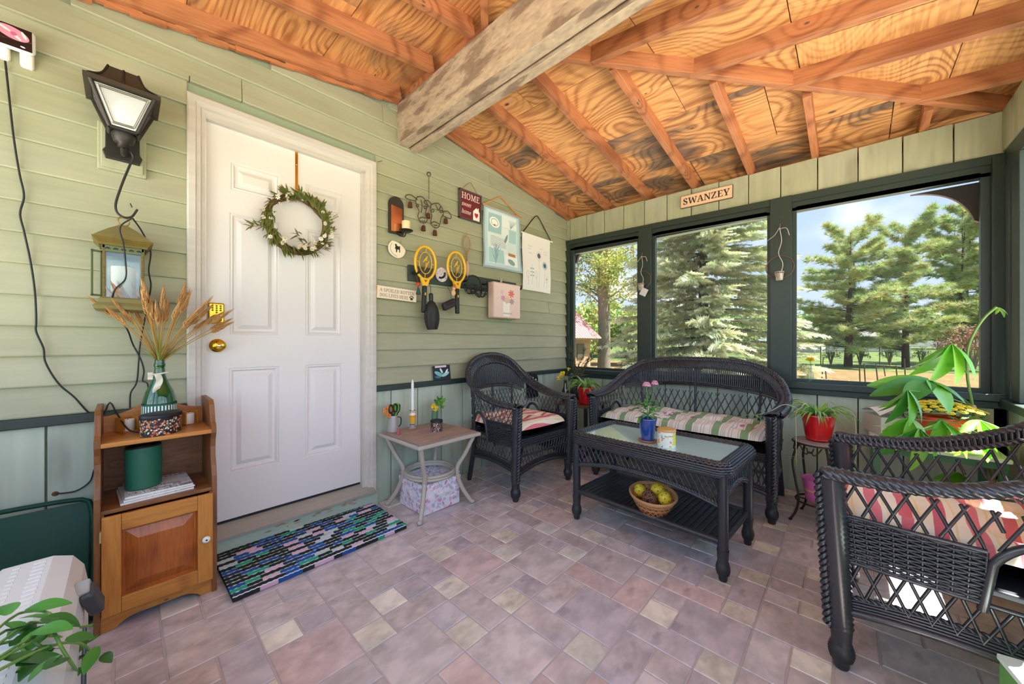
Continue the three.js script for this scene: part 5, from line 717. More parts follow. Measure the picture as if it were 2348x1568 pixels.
// ---------------------------------------------------------------- wall decorations right of the door
{
  const t = thing('mirror_sconce', 'arched black mirror sconce with a cream candle on its round plate', 'sconce', [1.292, 0, 0.042]);
  const arch = (w, y0, y1, r) => { const s = new THREE.Shape(); s.moveTo(-w, y0); s.lineTo(w, y0); s.lineTo(w, y1 - w); s.absarc(0, y1 - w, w, 0, Math.PI); s.closePath(); return s; };
  part('frame', extrude(arch(0.053, 1.832, 2.085), 0.016, 0.002), mat(C('#2b2420'), 0.55), t); part('mirror', new THREE.ShapeGeometry(new THREE.Shape([[-0.042, 1.842], [0.042, 1.842], [0.042, 2.01], [-0.042, 2.022]].map(([x, y]) => new THREE.Vector2(x, y)))).translate(0, 0, 0.0192), mat(C('#d9a583'), 0.12, { metalness: 1 }), t);
  part('plate', lathe([[0, 1.842], [0.03, 1.84], [0.046, 1.85], [0.047, 1.853], [0.03, 1.846], [0, 1.848]], 24).translate(0.042, 0, 0.07), M.blackMetal, t); part('arm', tube([[0, 1.835, 0.018], [0.005, 1.81, 0.05], [0.03, 1.808, 0.068], [0.042, 1.84, 0.07]], 0.004, 18, 6), M.blackMetal, t);
  const c = thing('cream_candle', 'short cream pillar candle on the mirror sconce plate', 'candle', [1.334, 1.849, 0.112]); part('wax', lathe([[0, 0], [0.028, 0], [0.0285, 0.064], [0.025, 0.067], [0, 0.061]], 22), mat(C('#ecd3a2'), 0.5), c); part('wick', cyl(0.001, 0.001, 0.012, 0, 0.06, 0, 5), M.black, c);
}
const dogShape = (k, s = 1) => extrude([[-0.018, 0.0], [-0.014, 0.018], [-0.019, 0.028], [-0.012, 0.034], [-0.006, 0.03], [-0.003, 0.022], [0.012, 0.018], [0.017, 0.026], [0.019, 0.016], [0.018, -0.02], [0.013, -0.02], [0.012, -0.002], [0.0, -0.002], [-0.004, -0.022], [-0.01, -0.022], [-0.01, -0.002]].map(([x, y]) => [x * s, y * s]), 0.0012);
{
  const t = thing('dog_ornament', 'cream teardrop wooden ornament with a black dog silhouette under the mirror sconce', 'ornament', [1.295, 1.722, 0.05]); t.rotation.z = -0.45;
  const s = new THREE.Shape(); s.moveTo(-0.055, 0.03); s.quadraticCurveTo(0, 0.062, 0.055, 0.03); s.quadraticCurveTo(0.07, -0.02, 0.03, -0.048); s.quadraticCurveTo(0, -0.06, -0.035, -0.048); s.quadraticCurveTo(-0.075, -0.015, -0.055, 0.03);
  part('plaque', extrude(s, 0.008, 0.003), mat(C('#eadfc6'), 0.5), t); part('silhouette', dogShape(0, 1.05).rotateZ(0.45).translate(0, 0.002, 0.0113), M.black, t); part('edge_line', tube([[-0.052, 0.018, 0.0118], [-0.05, -0.02, 0.0118], [-0.02, -0.044, 0.0118], [0.02, -0.045, 0.0118]], 0.0012, 16, 4), M.black, t); part('cord', tube([[0, 0.045, 0.004], [0.004, 0.07, 0.003], [0.0, 0.085, 0.002]], 0.0015, 8, 4), mat(C('#a97c4a'), 0.8), t);
}
{
  const t = thing('cow_wind_chime', 'bent wire wind chime of two cow heads with small rusty bells', 'wind chime', [0, 0, 0]), Wm = mat(C('#4d3f33'), 0.6, { metalness: 0.3 }), K = (a) => a.map(([x, y]) => onZ(850 + x / 3.734, 380 + y / 3.734, 0.062)), wire = (a, c = false) => strand(new THREE.CatmullRomCurve3(K(a), c, 'centripetal').getPoints(a.length * 4), 0.0034, 5);
  const circ = (x, y, r) => wire(Array.from({ length: 9 }, (_, i) => [x + r * Math.cos(i * 0.7854), y + r * Math.sin(i * 0.7854)]));
  part('left_head', [wire([[400, 265], [386, 300], [396, 345], [414, 390], [404, 430], [420, 470], [450, 490], [476, 482], [484, 458], [470, 418], [476, 370], [486, 338], [470, 298], [440, 266], [400, 265]]), circ(400, 343, 11), circ(468, 356, 11), wire([[418, 452], [440, 440], [468, 450]]), wire([[440, 470], [452, 478], [464, 470]]), wire([[400, 292], [352, 252], [312, 250], [296, 270], [332, 290], [386, 302]]), wire([[430, 290], [440, 340], [432, 400]])], Wm, t);
  part('right_head', [wire([[520, 330], [510, 380], [524, 430], [514, 490], [540, 525], [574, 530], [592, 500], [602, 450], [622, 410], [610, 360], [580, 322], [546, 322], [520, 330]]), circ(530, 385, 11), circ(604, 392, 11), wire([[520, 490], [548, 478], [586, 498]]), wire([[540, 504], [552, 514], [566, 506]]), wire([[620, 392], [660, 390], [690, 430], [686, 450], [642, 440], [612, 420]]), wire([[520, 332], [492, 296], [456, 310], [482, 336], [518, 352]]), wire([[556, 330], [580, 380], [600, 350]])], Wm, t);
  const ch = []; for (let i = 0; i < 14; i++) { const p = K([[498, 95 + i * 14]])[0]; ch.push(tor(0.006, 0.0013, p.x, p.y, p.z, 0, i % 2 ? 1.57 : 0, 10, 4)); } part('chain', [...ch, circ(498, 72, 16)], Wm, t);
  for (const [x, y] of [[338, 345], [492, 438], [643, 483], [452, 545], [550, 585]]) { const p = K([[x, y]])[0]; part('bell', [xf(lathe([[0, 0.03], [0.01, 0.029], [0.014, 0.024], [0.017, -0.01], [0.016, -0.01], [0, 0.0]], 8), { p: [p.x, p.y, p.z] }), seg([p.x, p.y + 0.03, p.z], [p.x, p.y + 0.05, p.z], 0.0015, 4)], mat(C('#5d3420'), 0.7, { metalness: 0.3 }), t); }
}
const string = (name, label, pts, r = 0.002, c = '#8a6b45') => tag(mesh(name, tube(pts, r, 24, 5), mat(C(c), 0.8)), label, 'cord');
{ // HOME sweet home
  const tex = canvasTex(512, 512, (k, w, h) => { k.fillStyle = '#6b1a20'; k.fillRect(0, 0, w, h); reseed(91); for (let i = 0; i < 260; i++) { k.fillStyle = rnd() < 0.5 ? 'rgba(80,14,20,.5)' : 'rgba(140,40,44,.4)'; k.fillRect(rr(0, w), rr(0, h), rr(2, 30), 2); } k.fillStyle = '#f0e3d6'; k.font = '150px serif'; k.save(); k.translate(28, 150); k.scale(1.0, 1.05); k.fillText('HOME', 0, 0, 456); k.restore(); k.font = 'italic 104px serif'; k.fillText('sweet', 34, 285, 230); k.fillText('home', 34, 425, 230); k.fillStyle = '#f2ebe4'; k.beginPath(); k.moveTo(320, 500); k.lineTo(320, 330); k.lineTo(404, 250); k.lineTo(488, 330); k.lineTo(488, 500); k.fill(); k.fillRect(440, 250, 22, 60); k.fillStyle = '#b3272c'; k.beginPath(); k.moveTo(404, 450); k.bezierCurveTo(330, 390, 350, 330, 404, 365); k.bezierCurveTo(458, 330, 478, 390, 404, 450); k.fill(); });
  const t = printed('home_sign', 'maroon framed sign reading HOME sweet home with a white house and red heart', 'sign', 0.222, 0.226, 0.016, tex, mat(C('#5b4b4a'), 0.6), [1.96, 2.203, 0.044], [0.02, 0, 0.0]);
  part('frame', [bb(-0.117, -0.107, -0.118, 0.118, 0, 0.022), bb(0.107, 0.117, -0.118, 0.118, 0, 0.022), bb(-0.117, 0.117, 0.108, 0.118, 0, 0.022), bb(-0.117, 0.117, -0.118, -0.108, 0, 0.022)], mat(C('#4f4748'), 0.55), t);
  string('hanging_string', 'twine holding up the maroon home sign', [[1.87, 2.32, 0.05], [1.95, 2.395, 0.046], [1.965, 2.405, 0.048], [1.985, 2.395, 0.046], [2.05, 2.322, 0.05]]);
}
{ // coastal banner
  const tex = canvasTex(512, 640, (k, w, h) => { k.fillStyle = '#b9cfd3'; k.fillRect(0, 0, w, h); const R = (x, y, a, b, c) => { k.fillStyle = c; k.fillRect(x, y, a, b); }; R(50, 30, 410, 560, '#cfdfe0'); R(60, 60, 170, 200, '#9fc0c4'); R(240, 40, 210, 130, '#e3ebe9'); R(240, 180, 90, 150, '#dfe6e6'); R(340, 180, 110, 140, '#a9c9cd'); R(60, 270, 260, 200, '#d9e4e4'); R(60, 430, 200, 150, '#a7cbcc'); R(270, 470, 190, 110, '#e9eef0'); k.strokeStyle = '#8aa9b4'; k.lineWidth = 5; reseed(95); for (let i = 0; i < 26; i++) { k.beginPath(); const x = rr(70, 230), y = rr(420, 580); k.moveTo(150, 590); k.quadraticCurveTo(150, y, x, y - 60); k.stroke(); } k.fillStyle = '#f2efe9'; k.beginPath(); k.ellipse(140, 150, 66, 52, 0.4, 0, 6.3); k.fill(); k.strokeStyle = '#93a4a4'; k.lineWidth = 7; k.beginPath(); k.ellipse(140, 150, 44, 34, 0.4, 0, 6.3); k.stroke(); k.fillStyle = '#9c6f4a'; k.beginPath(); k.ellipse(140, 178, 14, 9, 0, 0, 6.3); k.fill(); k.fillStyle = '#b57f49'; k.fillRect(330, 440, 110, 34); k.strokeStyle = '#8b8f95'; k.lineWidth = 4; for (let i = 0; i < 8; i++) { k.beginPath(); k.moveTo(90, 300 + i * 14); k.bezierCurveTo(150, 280 + i * 16, 210, 320 + i * 12, 300, 300 + i * 14); k.stroke(); } k.strokeStyle = '#8fa6ae'; for (let i = 0; i < 8; i++) { k.beginPath(); k.moveTo(360, 170); k.lineTo(340 + i * 16, 80); k.stroke(); } k.fillStyle = '#7d8f96'; k.beginPath(); k.moveTo(270, 330); k.quadraticCurveTo(300, 250, 320, 240); k.quadraticCurveTo(330, 300, 290, 340); k.fill(); k.fillStyle = '#8ba3a3'; k.beginPath(); k.ellipse(370, 540, 56, 30, 0.3, 0, 6.3); k.fill(); k.strokeStyle = '#93a9b6'; k.lineWidth = 18; k.strokeRect(10, 10, w - 20, h - 20); });
  const t = thing('coastal_banner', 'pale blue seaside cloth banner with shells hanging from a wooden rod', 'banner', [2.34, 1.995, 0.055]);
  const g = sheet((u, v) => V((u - 0.5) * 0.462 + 0.012 * (1 - v) * (u - 0.5), (v - 0.5) * 0.53, 0.012 * Math.sin(u * 3.1) + 0.01 * Math.sin(v * 7 + u * 2) * (1 - v) + (u > 0.85 ? 0.03 * (u - 0.85) * 6 * (1 - v) : 0)), 20, 24); part('cloth', g, mat(0xffffff, 0.9, { map: tex }), t);
  part('rod', xf(cyl(0.007, 0.007, 0.5, 0, -0.25, 0, 10), { p: [0, 0.268, 0.004], r: [0, 0, Math.PI / 2] }), mat(C('#b98a52'), 0.6), t); part('cord', tube([[-0.235, 0.268, 0.004], [-0.03, 0.388, -0.004], [-0.015, 0.392, -0.004], [0.0, 0.385, -0.004], [0.235, 0.268, 0.004]], 0.005, 30, 6), mat(C('#c58b45'), 0.8), t);
}
{ // botanical banner
  const tex = canvasTex(512, 640, (k, w, h) => { k.fillStyle = '#ebe6e2'; k.fillRect(0, 0, w, h); k.strokeStyle = '#a9b3b0'; k.lineWidth = 4; const st = (x0, y0, x1, y1) => { k.beginPath(); k.moveTo(x0, y0); k.quadraticCurveTo((x0 + x1) / 2 + 12, (y0 + y1) / 2, x1, y1); k.stroke(); }; st(270, 590, 280, 250); st(150, 570, 150, 340); st(370, 590, 390, 350); st(90, 580, 80, 480); st(230, 590, 220, 470); st(430, 590, 430, 500); for (const [x, y] of [[150, 380], [150, 420], [150, 460]]) { k.fillStyle = '#93b3b4'; k.fillRect(x - 30, y, 26, 14); k.fillRect(x + 6, y, 26, 14); } for (const [x, y, r, c] of [[285, 220, 30, '#5d6067'], [395, 320, 26, '#51606e']]) { k.strokeStyle = '#9fb0ba'; for (let i = 0; i < 12; i++) { k.beginPath(); k.moveTo(x, y); k.lineTo(x + Math.cos(i * 0.524) * r * 2, y + Math.sin(i * 0.524) * r * 2); k.stroke(); } if (c === '#51606e') { k.fillStyle = '#a8c3cf'; k.beginPath(); k.arc(x, y, r * 1.8, 0, 6.3); k.fill(); } k.fillStyle = c; k.beginPath(); k.arc(x, y, r, 0, 6.3); k.fill(); } k.strokeStyle = '#b3bdb9'; for (const [x, y] of [[80, 460], [220, 450], [430, 480]]) { k.beginPath(); k.ellipse(x, y, 20, 40, 0, 0, 6.3); k.stroke(); } k.fillStyle = '#d8b53c'; k.fillRect(415, 470, 26, 18); k.fillStyle = '#c3c8c8'; for (const [x, y, l] of [[90, 130, 80], [90, 160, 60], [300, 130, 60], [390, 150, 50], [390, 180, 60], [100, 210, 60]]) k.fillRect(x, y, l, 6); });
  const t = thing('botanical_banner', 'white cloth banner with thin grey wild flowers hanging by a black strap', 'banner', [2.838, 1.862, 0.055]);
  part('cloth', sheet((u, v) => V((u - 0.5) * 0.448, (v - 0.5) * 0.55, 0.008 * Math.sin(u * 4) + 0.006 * Math.sin(v * 6)), 14, 18), mat(0xffffff, 0.9, { map: tex }), t);
  part('rod', xf(cyl(0.007, 0.007, 0.5, 0, -0.25, 0, 10), { p: [0, 0.272, 0.002], r: [0, 0, Math.PI / 2] }), mat(C('#e9e0d2'), 0.5), t); part('strap', tube([[-0.225, 0.272, 0.004], [-0.02, 0.478, -0.003], [0.0, 0.485, -0.003], [0.02, 0.478, -0.003], [0.225, 0.272, 0.004]], 0.005, 30, 6), M.black, t);
}
{ // spoiled dog sign
  const tex = canvasTex(1024, 288, (k, w, h) => { k.fillStyle = '#ecdcc6'; k.fillRect(0, 0, w, h); k.fillStyle = '#5b3d2c'; k.font = '108px serif'; k.fillText('A SPOILED ROTTEN', 62, 128, 900); k.fillText('DOG LIVES HERE', 62, 246, 740); k.fillStyle = '#2b2320'; k.beginPath(); k.ellipse(890, 222, 40, 32, 0, 0, 6.3); k.fill(); for (const [x, y] of [[842, 184], [872, 160], [908, 160], [938, 184]]) { k.beginPath(); k.ellipse(x, y, 14, 20, 0, 0, 6.3); k.fill(); } });
  printed('dog_sign', 'cream wooden sign reading A SPOILED ROTTEN DOG LIVES HERE with a paw print', 'sign', 0.3, 0.085, 0.018, tex, mat(C('#c7955c'), 0.6), [1.298, 1.413, 0.042], [0.02, 0, -0.03]);
}
{ // coat rack
  const t = thing('coat_rack', 'dark green wall board with black pegs carrying rackets and bags', 'coat rack', [0, 0, 0]);
  part('board', rbb(1.385, 2.52, 1.517, 1.632, 0.04, 0.062, 0.004), mat(C('#2c3a34'), 0.5), t);
  for (const x of [1.42, 1.64, 1.86, 2.08, 2.507]) part('peg', [tube([[x, 1.575, 0.06], [x, 1.565, 0.1], [x, 1.575, 0.135], [x, 1.6, 0.142]], 0.008, 14, 7), xf(cyl(0.014, 0.014, 0.006, 0, 0, 0, 14), { p: [x, 1.575, 0.062], r: [Math.PI / 2, 0, 0] })], M.black, t);
}
{ // bug zapper rackets
  const make = (label, c, tilt) => {
    const t = thing('zapper_racket', label, 'racket', [c.x, c.y, c.z], 0, 'yellow rackets on the coat rack'); t.rotation.z = tilt; const Y = mat(C('#edb51e'), 0.4), rx = 0.086, ry = 0.118;
    part('rim', strand(Array.from({ length: 40 }, (_, i) => V(Math.cos(i / 40 * 6.283) * rx, Math.sin(i / 40 * 6.283) * ry, 0)), 0.0095, 8, true), Y, t);
    part('inner_ring', [strand(Array.from({ length: 30 }, (_, i) => V(Math.cos(i / 30 * 6.283) * 0.052, Math.sin(i / 30 * 6.283) * 0.078, 0)), 0.0034, 5, true), seg([0, 0.078, 0], [0, ry, 0], 0.003, 5), seg([0, -0.078, 0], [0, -ry, 0], 0.003, 5), seg([rx, 0, 0], [0.052, 0, 0], 0.003, 5), seg([-rx, 0, 0], [-0.052, 0, 0], 0.003, 5), strand([V(0.012, 0.05, 0), V(-0.022, 0.0, 0), V(0.008, 0.004, 0), V(-0.012, -0.06, 0), V(0.028, 0.018, 0), V(0.002, 0.016, 0), V(0.012, 0.05, 0)], 0.0045, 5)], Y, t);
    const gr = []; for (let i = -9; i <= 9; i++) { const x = i * 0.0088, y = ry * Math.sqrt(Math.max(0, 1 - (x / rx) ** 2)); gr.push(seg([x, -y, -0.002], [x, y, -0.002], 0.0006, 3)); } for (let i = -9; i <= 9; i++) { const y = i * 0.0124, x = rx * Math.sqrt(Math.max(0, 1 - (y / ry) ** 2)); gr.push(seg([-x, y, -0.002], [x, y, -0.002], 0.0006, 3)); } const m = part('grid', gr, mat(C('#8a8c8a'), 0.4, { metalness: 0.6 }), t); m.userData.kind = 'stuff';
    part('neck', extrude([[-0.035, -0.112], [0.035, -0.112], [0.018, -0.165], [-0.018, -0.165]], 0.016, 0.003, [[[-0.016, -0.122], [0.016, -0.122], [0, -0.14]]]).translate(0, 0, -0.008), Y, t);
    const h = part('handle', rbb(-0.016, 0.016, -0.36, -0.163, -0.013, 0.013, 0.008), M.black, t); part('button', rbb(-0.005, 0.005, -0.235, -0.215, 0.012, 0.016, 0.002), Y, h); return t;
  };
  make('yellow bug zapper racket on the coat rack above the umbrella', onZ(976, 603, 0.115), -0.05); make('yellow bug zapper racket on the coat rack above the black case', onZ(1047, 613, 0.115), 0.02);
}
{
  const p = onZ(1012, 630, 0.068), tex = canvasTex(256, 256, (k, w, h) => { k.fillStyle = '#ded4da'; k.fillRect(0, 0, w, h); reseed(97); for (let i = 0; i < 60; i++) { k.fillStyle = ['#cf8fa0', '#9fb7ae', '#b79fc0', '#e8e0d8'][i % 4]; k.beginPath(); k.ellipse(rr(0, w), rr(0, h), rr(6, 22), rr(4, 10), rr(0, 3), 0, 6.3); k.fill(); } });
  const d = thing('floral_disc', 'round pale disc with pink flowers hanging between the two yellow rackets', 'ornament', [p.x, p.y, p.z]); part('plate', xf(cyl(0.055, 0.055, 0.006, 0, 0, 0, 30), { r: [Math.PI / 2, 0, 0] }), mat(C('#d9d0d4'), 0.4), d); part('print', new THREE.CircleGeometry(0.053, 30).translate(0, 0, 0.0068), mat(0xffffff, 0.4, { map: tex }), d);
}
{ // small hoop with feathered handle
  const p = onZ(1070, 565, 0.06), t = thing('snowshoe_ornament', 'small bent wood racket ornament hanging above the right yellow racket', 'ornament', [p.x, p.y, p.z]); const wd = mat(C('#9a7550'), 0.7);
  part('hoop', [strand(Array.from({ length: 30 }, (_, i) => V(Math.cos(i / 30 * 6.283) * 0.036, 0.02 + Math.sin(i / 30 * 6.283) * 0.062, 0)), 0.0045, 6, true), tube([[-0.006, -0.04, 0], [-0.004, -0.08, 0], [-0.004, -0.12, 0.003]], 0.004, 8, 5), tube([[0.006, -0.04, 0], [0.004, -0.08, 0], [0.004, -0.12, 0.003]], 0.004, 8, 5), seg([0, 0.08, 0], [0, 0.13, 0], 0.002, 4)], wd, t);
  const gr = []; for (let i = -3; i <= 3; i++) { const x = i * 0.01, y = 0.06 * Math.sqrt(1 - (x / 0.036) ** 2); gr.push(seg([x, 0.02 - y, 0], [x, 0.02 + y, 0], 0.0008, 3)); } for (let i = -5; i <= 5; i++) { const y = i * 0.011, x = 0.035 * Math.sqrt(1 - (y / 0.062) ** 2); gr.push(seg([-x, 0.02 + y, 0], [x, 0.02 + y, 0], 0.0008, 3)); } part('webbing', gr, mat(C('#cdb79a'), 0.8), t);
  part('tassel', xf(sph(0.02, 0, 0, 0, 12, 0.9, 3.2, 0.7), { p: [0, -0.185, 0.008] }), mat(C('#cfa79a'), 0.9), t);
}
{ // folded umbrella
  const p = onZ(988, 672, 0.13), t = thing('folded_umbrella', 'small folded black umbrella hanging under the left yellow racket', 'umbrella', [p.x, p.y, p.z]); t.rotation.z = 0.05; const um = mat(C('#1d1d1f'), 0.6);
  part('handle', lathe([[0, 0.0], [0.013, -0.002], [0.016, -0.012], [0.015, -0.055], [0.01, -0.06]], 14), M.black, t); part('strap', tube([[0, 0, 0], [0.006, 0.05, -0.01], [0.004, 0.08, -0.03]], 0.002, 8, 4), M.black, t);
  part('canopy', sheet((u, v) => { const a = u * 6.283, y = -0.055 - v * 0.21, r = (0.012 + 0.042 * Math.pow(Math.sin(Math.PI * Math.pow(v, 0.8) * 0.86), 0.8)) * (1 + 0.16 * Math.sin(a * 6 + v * 4) * v), tw = v * 1.1; return V(Math.cos(a + tw) * r, y, Math.sin(a + tw) * r * 0.8); }, 48, 16), um, t); part('loose_fold', sheet((u, v) => V(-0.02 - 0.05 * u * (1 - v), -0.12 - 0.09 * v - 0.02 * u, 0.02 + 0.02 * v * (1 - u)), 4, 5), um, t);
}
{
  const p = onZ(1030, 698, 0.11), c = thing('black_case', 'black rounded zip case hanging under the right yellow racket', 'case', [p.x, p.y, p.z]); c.rotation.set(0, 0.1, 0.42); part('body', rbx(0.14, 0.062, 0.04, 0.018, 0, 0, 0, 4), mat(C('#2a2326'), 0.6), c); part('zip', tube([[-0.072, 0, 0], [-0.04, 0.006, 0.0205], [0.04, 0.006, 0.0205], [0.071, 0, 0.004]], 0.0018, 16, 4), M.blackMetal, c); part('loop', tube([[0.04, 0.03, 0], [0.05, 0.08, 0.0], [0.03, 0.13, 0.01]], 0.002, 8, 4), M.black, c);
}
{ // tote bag
  const tex = canvasTex(512, 512, (k, w, h) => { k.fillStyle = '#e5cdc4'; k.fillRect(0, 0, w, h); k.fillStyle = '#f0e8e4'; k.fillRect(170, 280, 130, 220); const petal = (x, y, c, r) => { k.fillStyle = c; for (let i = 0; i < 7; i++) { k.beginPath(); k.ellipse(x + Math.cos(i * 0.9) * r * 0.6, y + Math.sin(i * 0.9) * r * 0.6, r * 0.5, r * 0.2, i * 0.9, 0, 6.3); k.fill(); } }; petal(330, 140, '#d96a5f', 60); petal(170, 220, '#c78fae', 46); petal(250, 230, '#e7b58e', 44); petal(340, 260, '#a58f86', 50); petal(150, 130, '#d9b8bd', 36); k.strokeStyle = '#a99a8c'; k.lineWidth = 4; for (let i = 0; i < 6; i++) { k.beginPath(); k.moveTo(235, 300); k.lineTo(160 + i * 40, 240); k.stroke(); } k.fillStyle = '#b9a79c'; for (let i = 0; i < 7; i++) k.fillRect(175 + i * 26, 442, 16, 24); });
  const t = thing('tote_bag', 'pale pink cloth tote bag with a flower bunch print on the coat rack', 'bag', [2.315, 1.443, 0.105]); const pm = mat(C('#d8b9aa'), 0.9);
  part('body', rbx(0.34, 0.31, 0.075, 0.012, 0, 0, 0, 3), pm, t); part('print', new THREE.PlaneGeometry(0.33, 0.29).translate(0, 0, 0.0382), mat(0xffffff, 0.9, { map: tex }), t); part('handle', [tube([[-0.08, 0.15, 0.03], [-0.04, 0.2, 0.0], [-0.025, 0.165, -0.01]], 0.005, 10, 5)], pm, t); part('green_stem', tube([[-0.01, -0.155, 0.02], [0.02, -0.172, 0.03], [0.06, -0.168, 0.03]], 0.004, 10, 5), mat(C('#4d8a45'), 0.7), t);
}
{ // black wire muzzle
  const p = onZ(1080, 655, 0.12), t = thing('wire_muzzle', 'black wire dog muzzle hanging between the rackets and the pink bag', 'muzzle', [p.x, p.y, p.z]); const G = []; const at = (a, b) => V(Math.cos(a) * Math.cos(b) * 0.055, Math.sin(b) * 0.06 - 0.01, Math.sin(a) * Math.cos(b) * 0.055);
  for (let i = 0; i < 8; i++) { const P = []; for (let k = 0; k <= 8; k++) P.push(at(i * 0.785, -1.3 + (k / 8) * 1.6)); G.push(strand(P, 0.0028, 5)); } for (const b of [-1.0, -0.5, 0.0, 0.3]) G.push(strand(Array.from({ length: 24 }, (_, i) => at(i / 24 * 6.283, b)), 0.0028, 5, true)); part('cage', G, M.black, t);
  const g2 = G.map((g) => g.clone().translate(0.115, -0.015, -0.01).scale(1, 1, 1)); part('second_cage', g2, M.black, t); part('strap', [tube([[-0.05, 0.02, 0], [-0.02, 0.075, 0.02], [0.04, 0.07, 0.03], [0.09, 0.03, 0.02], [0.06, -0.07, 0.05], [-0.03, -0.06, 0.05]], 0.006, 40, 5)], M.black, t);
}
{
  const p = onZ(958, 652, 0.12), t = thing('charm_string', 'small red and green charm hanging beside the left yellow racket', 'charm', [p.x, p.y, p.z]); part('string', seg([0.003, 0.06, -0.02], [0, 0.0, 0], 0.0015, 4), M.brass, t); part('red_bead', sph(0.012, 0, 0, 0, 12, 1, 1.6, 1), mat(C('#c8281f'), 0.4), t); part('green_cone', xf(cyl(0.018, 0.006, 0.05, 0, 0, 0, 12), { p: [0.004, -0.07, 0] }), mat(C('#2f4a40'), 0.6), t);
  const q = onZ(1040, 668, 0.135), u = thing('peach_figurine', 'small peach coloured hanging figure on the right yellow racket handle', 'ornament', [q.x, q.y, q.z]); const pm = mat(C('#e2b183'), 0.7); part('body', [sph(0.022, 0, -0.012, 0, 14, 0.8, 1.1, 0.7), sph(0.014, 0.004, 0.022, 0, 12)], pm, u); part('hat', xf(cyl(0.02, 0.003, 0.03, 0, 0, 0, 12), { p: [0.004, 0.028, 0], r: [0, 0, -0.3] }), mat(C('#c9674f'), 0.7), u); part('string', seg([0.004, 0.055, 0], [0.004, 0.1, 0.0], 0.001, 4), M.black, u);
}
{ // card on the rail
  const tex = canvasTex(256, 192, (k, w, h) => { k.fillStyle = '#1d1f2b'; k.fillRect(0, 0, w, h); k.fillStyle = '#e3c9d2'; k.fillRect(30, 0, 170, 26); for (const [x, y, rx, ry, a, c] of [[80, 110, 70, 26, 0.5, '#6fb6b4'], [180, 120, 60, 24, -0.4, '#9cd0cc'], [120, 70, 40, 14, 1.1, '#cfe6e4'], [60, 150, 44, 14, 0.2, '#3f6f74'], [200, 80, 34, 12, -0.9, '#e8efee']]) { k.fillStyle = c; k.beginPath(); k.ellipse(x, y, rx, ry, a, 0, 6.3); k.fill(); } });
  printed('picture_card', 'dark picture card with turquoise and white shapes propped on the wall rail', 'picture', 0.16, 0.112, 0.004, tex, mat(C('#26242a'), 0.6), [1.675, 0.8435, 0.052], [-0.1, 0, 0.03], null, 0.001);
}
{ // town sign
  const tex = canvasTex(1024, 256, (k, w, h) => { k.fillStyle = '#e6bf98'; k.fillRect(0, 0, w, h); k.strokeStyle = '#3a2a22'; k.lineWidth = 8; k.strokeRect(6, 6, w - 12, h - 12); k.fillStyle = '#201a1c'; k.font = 'bold 176px serif'; k.textAlign = 'center'; k.fillText('SWANZEY', w / 2, 190, 930); });
  const a = onX(1558, 452, 3.385), b = onX(1678, 452, 3.385), c = onX(1618, 452, 3.385); const t = printed('town_sign', 'tan wooden sign reading SWANZEY on the header boards', 'sign', b.z - a.z, 0.112, 0.018, tex, mat(C('#3f2b22'), 0.6), [3.398, c.y, c.z], [0, -Math.PI / 2, 0], null, 0.008); t.rotation.set(0, -Math.PI / 2, 0); t.rotateZ(-0.02);
}
// ---------------------------------------------------------------- tea lights on the posts
for (const [px, py, z0, tall, lab] of [[1470, 657, 0.93, 0.27, 'small glass tea light cup with a white tag on the post left of the spruce'], [1787, 632, 1.972, 0.34, 'small glass tea light cup in a wire ring on the post between spruce and pines']]) {
  const p = onX(px, py, 3.33), t = thing('tealight_hanger', lab, 'tea light', [3.33, p.y, p.z]); const wr = mat(C('#6b4a3a'), 0.6);
  part('ring', [strand(Array.from({ length: 40 }, (_, i) => V(0.02, 0.065 + Math.sin(i / 40 * 6.283) * 0.085, Math.cos(i / 40 * 6.283) * 0.085)), 0.003, 5, true), strand(Array.from({ length: 20 }, (_, i) => V(Math.cos(i / 20 * 6.283) * 0.031, 0.02, Math.sin(i / 20 * 6.283) * 0.031)), 0.003, 5, true), seg([0.02, -0.02, 0], [0.045, -0.02, 0], 0.003, 5)], wr, t);
  part('cup', lathe([[0.0, -0.035], [0.021, -0.035], [0.03, 0.03], [0.028, 0.03], [0.02, -0.03], [0, -0.03]], 20), phys(C('#e6ded4'), 0.08, { transmission: 0.7, thickness: 0 }), t); part('wax', lathe([[0, -0.029], [0.02, -0.029], [0.023, -0.008], [0, -0.008]], 16), waxW, t);
  part('hook', tube([[0.045, tall + 0.01, 0], [0.02, tall + 0.02, 0], [0.01, tall + 0.05, 0.004]], 0.004, 10, 5), wr, t);
  part('cord', [tube([[0.01, tall + 0.02, 0], [0.006, tall * 0.75, 0.012], [0.008, tall * 0.5, -0.006], [0.004, tall * 0.25, 0.02], [0.0, 0.0, 0.004]], 0.003, 30, 5), tube([[0.01, tall + 0.02, 0], [0.0, tall * 0.9, -0.03], [0.02, tall * 0.82, -0.075]], 0.0022, 14, 4), tube([[0.01, tall + 0.01, 0], [0.0, tall * 1.02, 0.04], [0.0, tall * 0.85, 0.06]], 0.0028, 14, 5)], mat(C('#b9ada2'), 0.8), t);
  if (px < 1600) part('tag', xf(rbx(0.006, 0.07, 0.06, 0.003), { p: [-0.01, -0.055, 0.03], r: [0.5, 0.2, 0] }), mat(C('#cfc9c6'), 0.6), t);
}
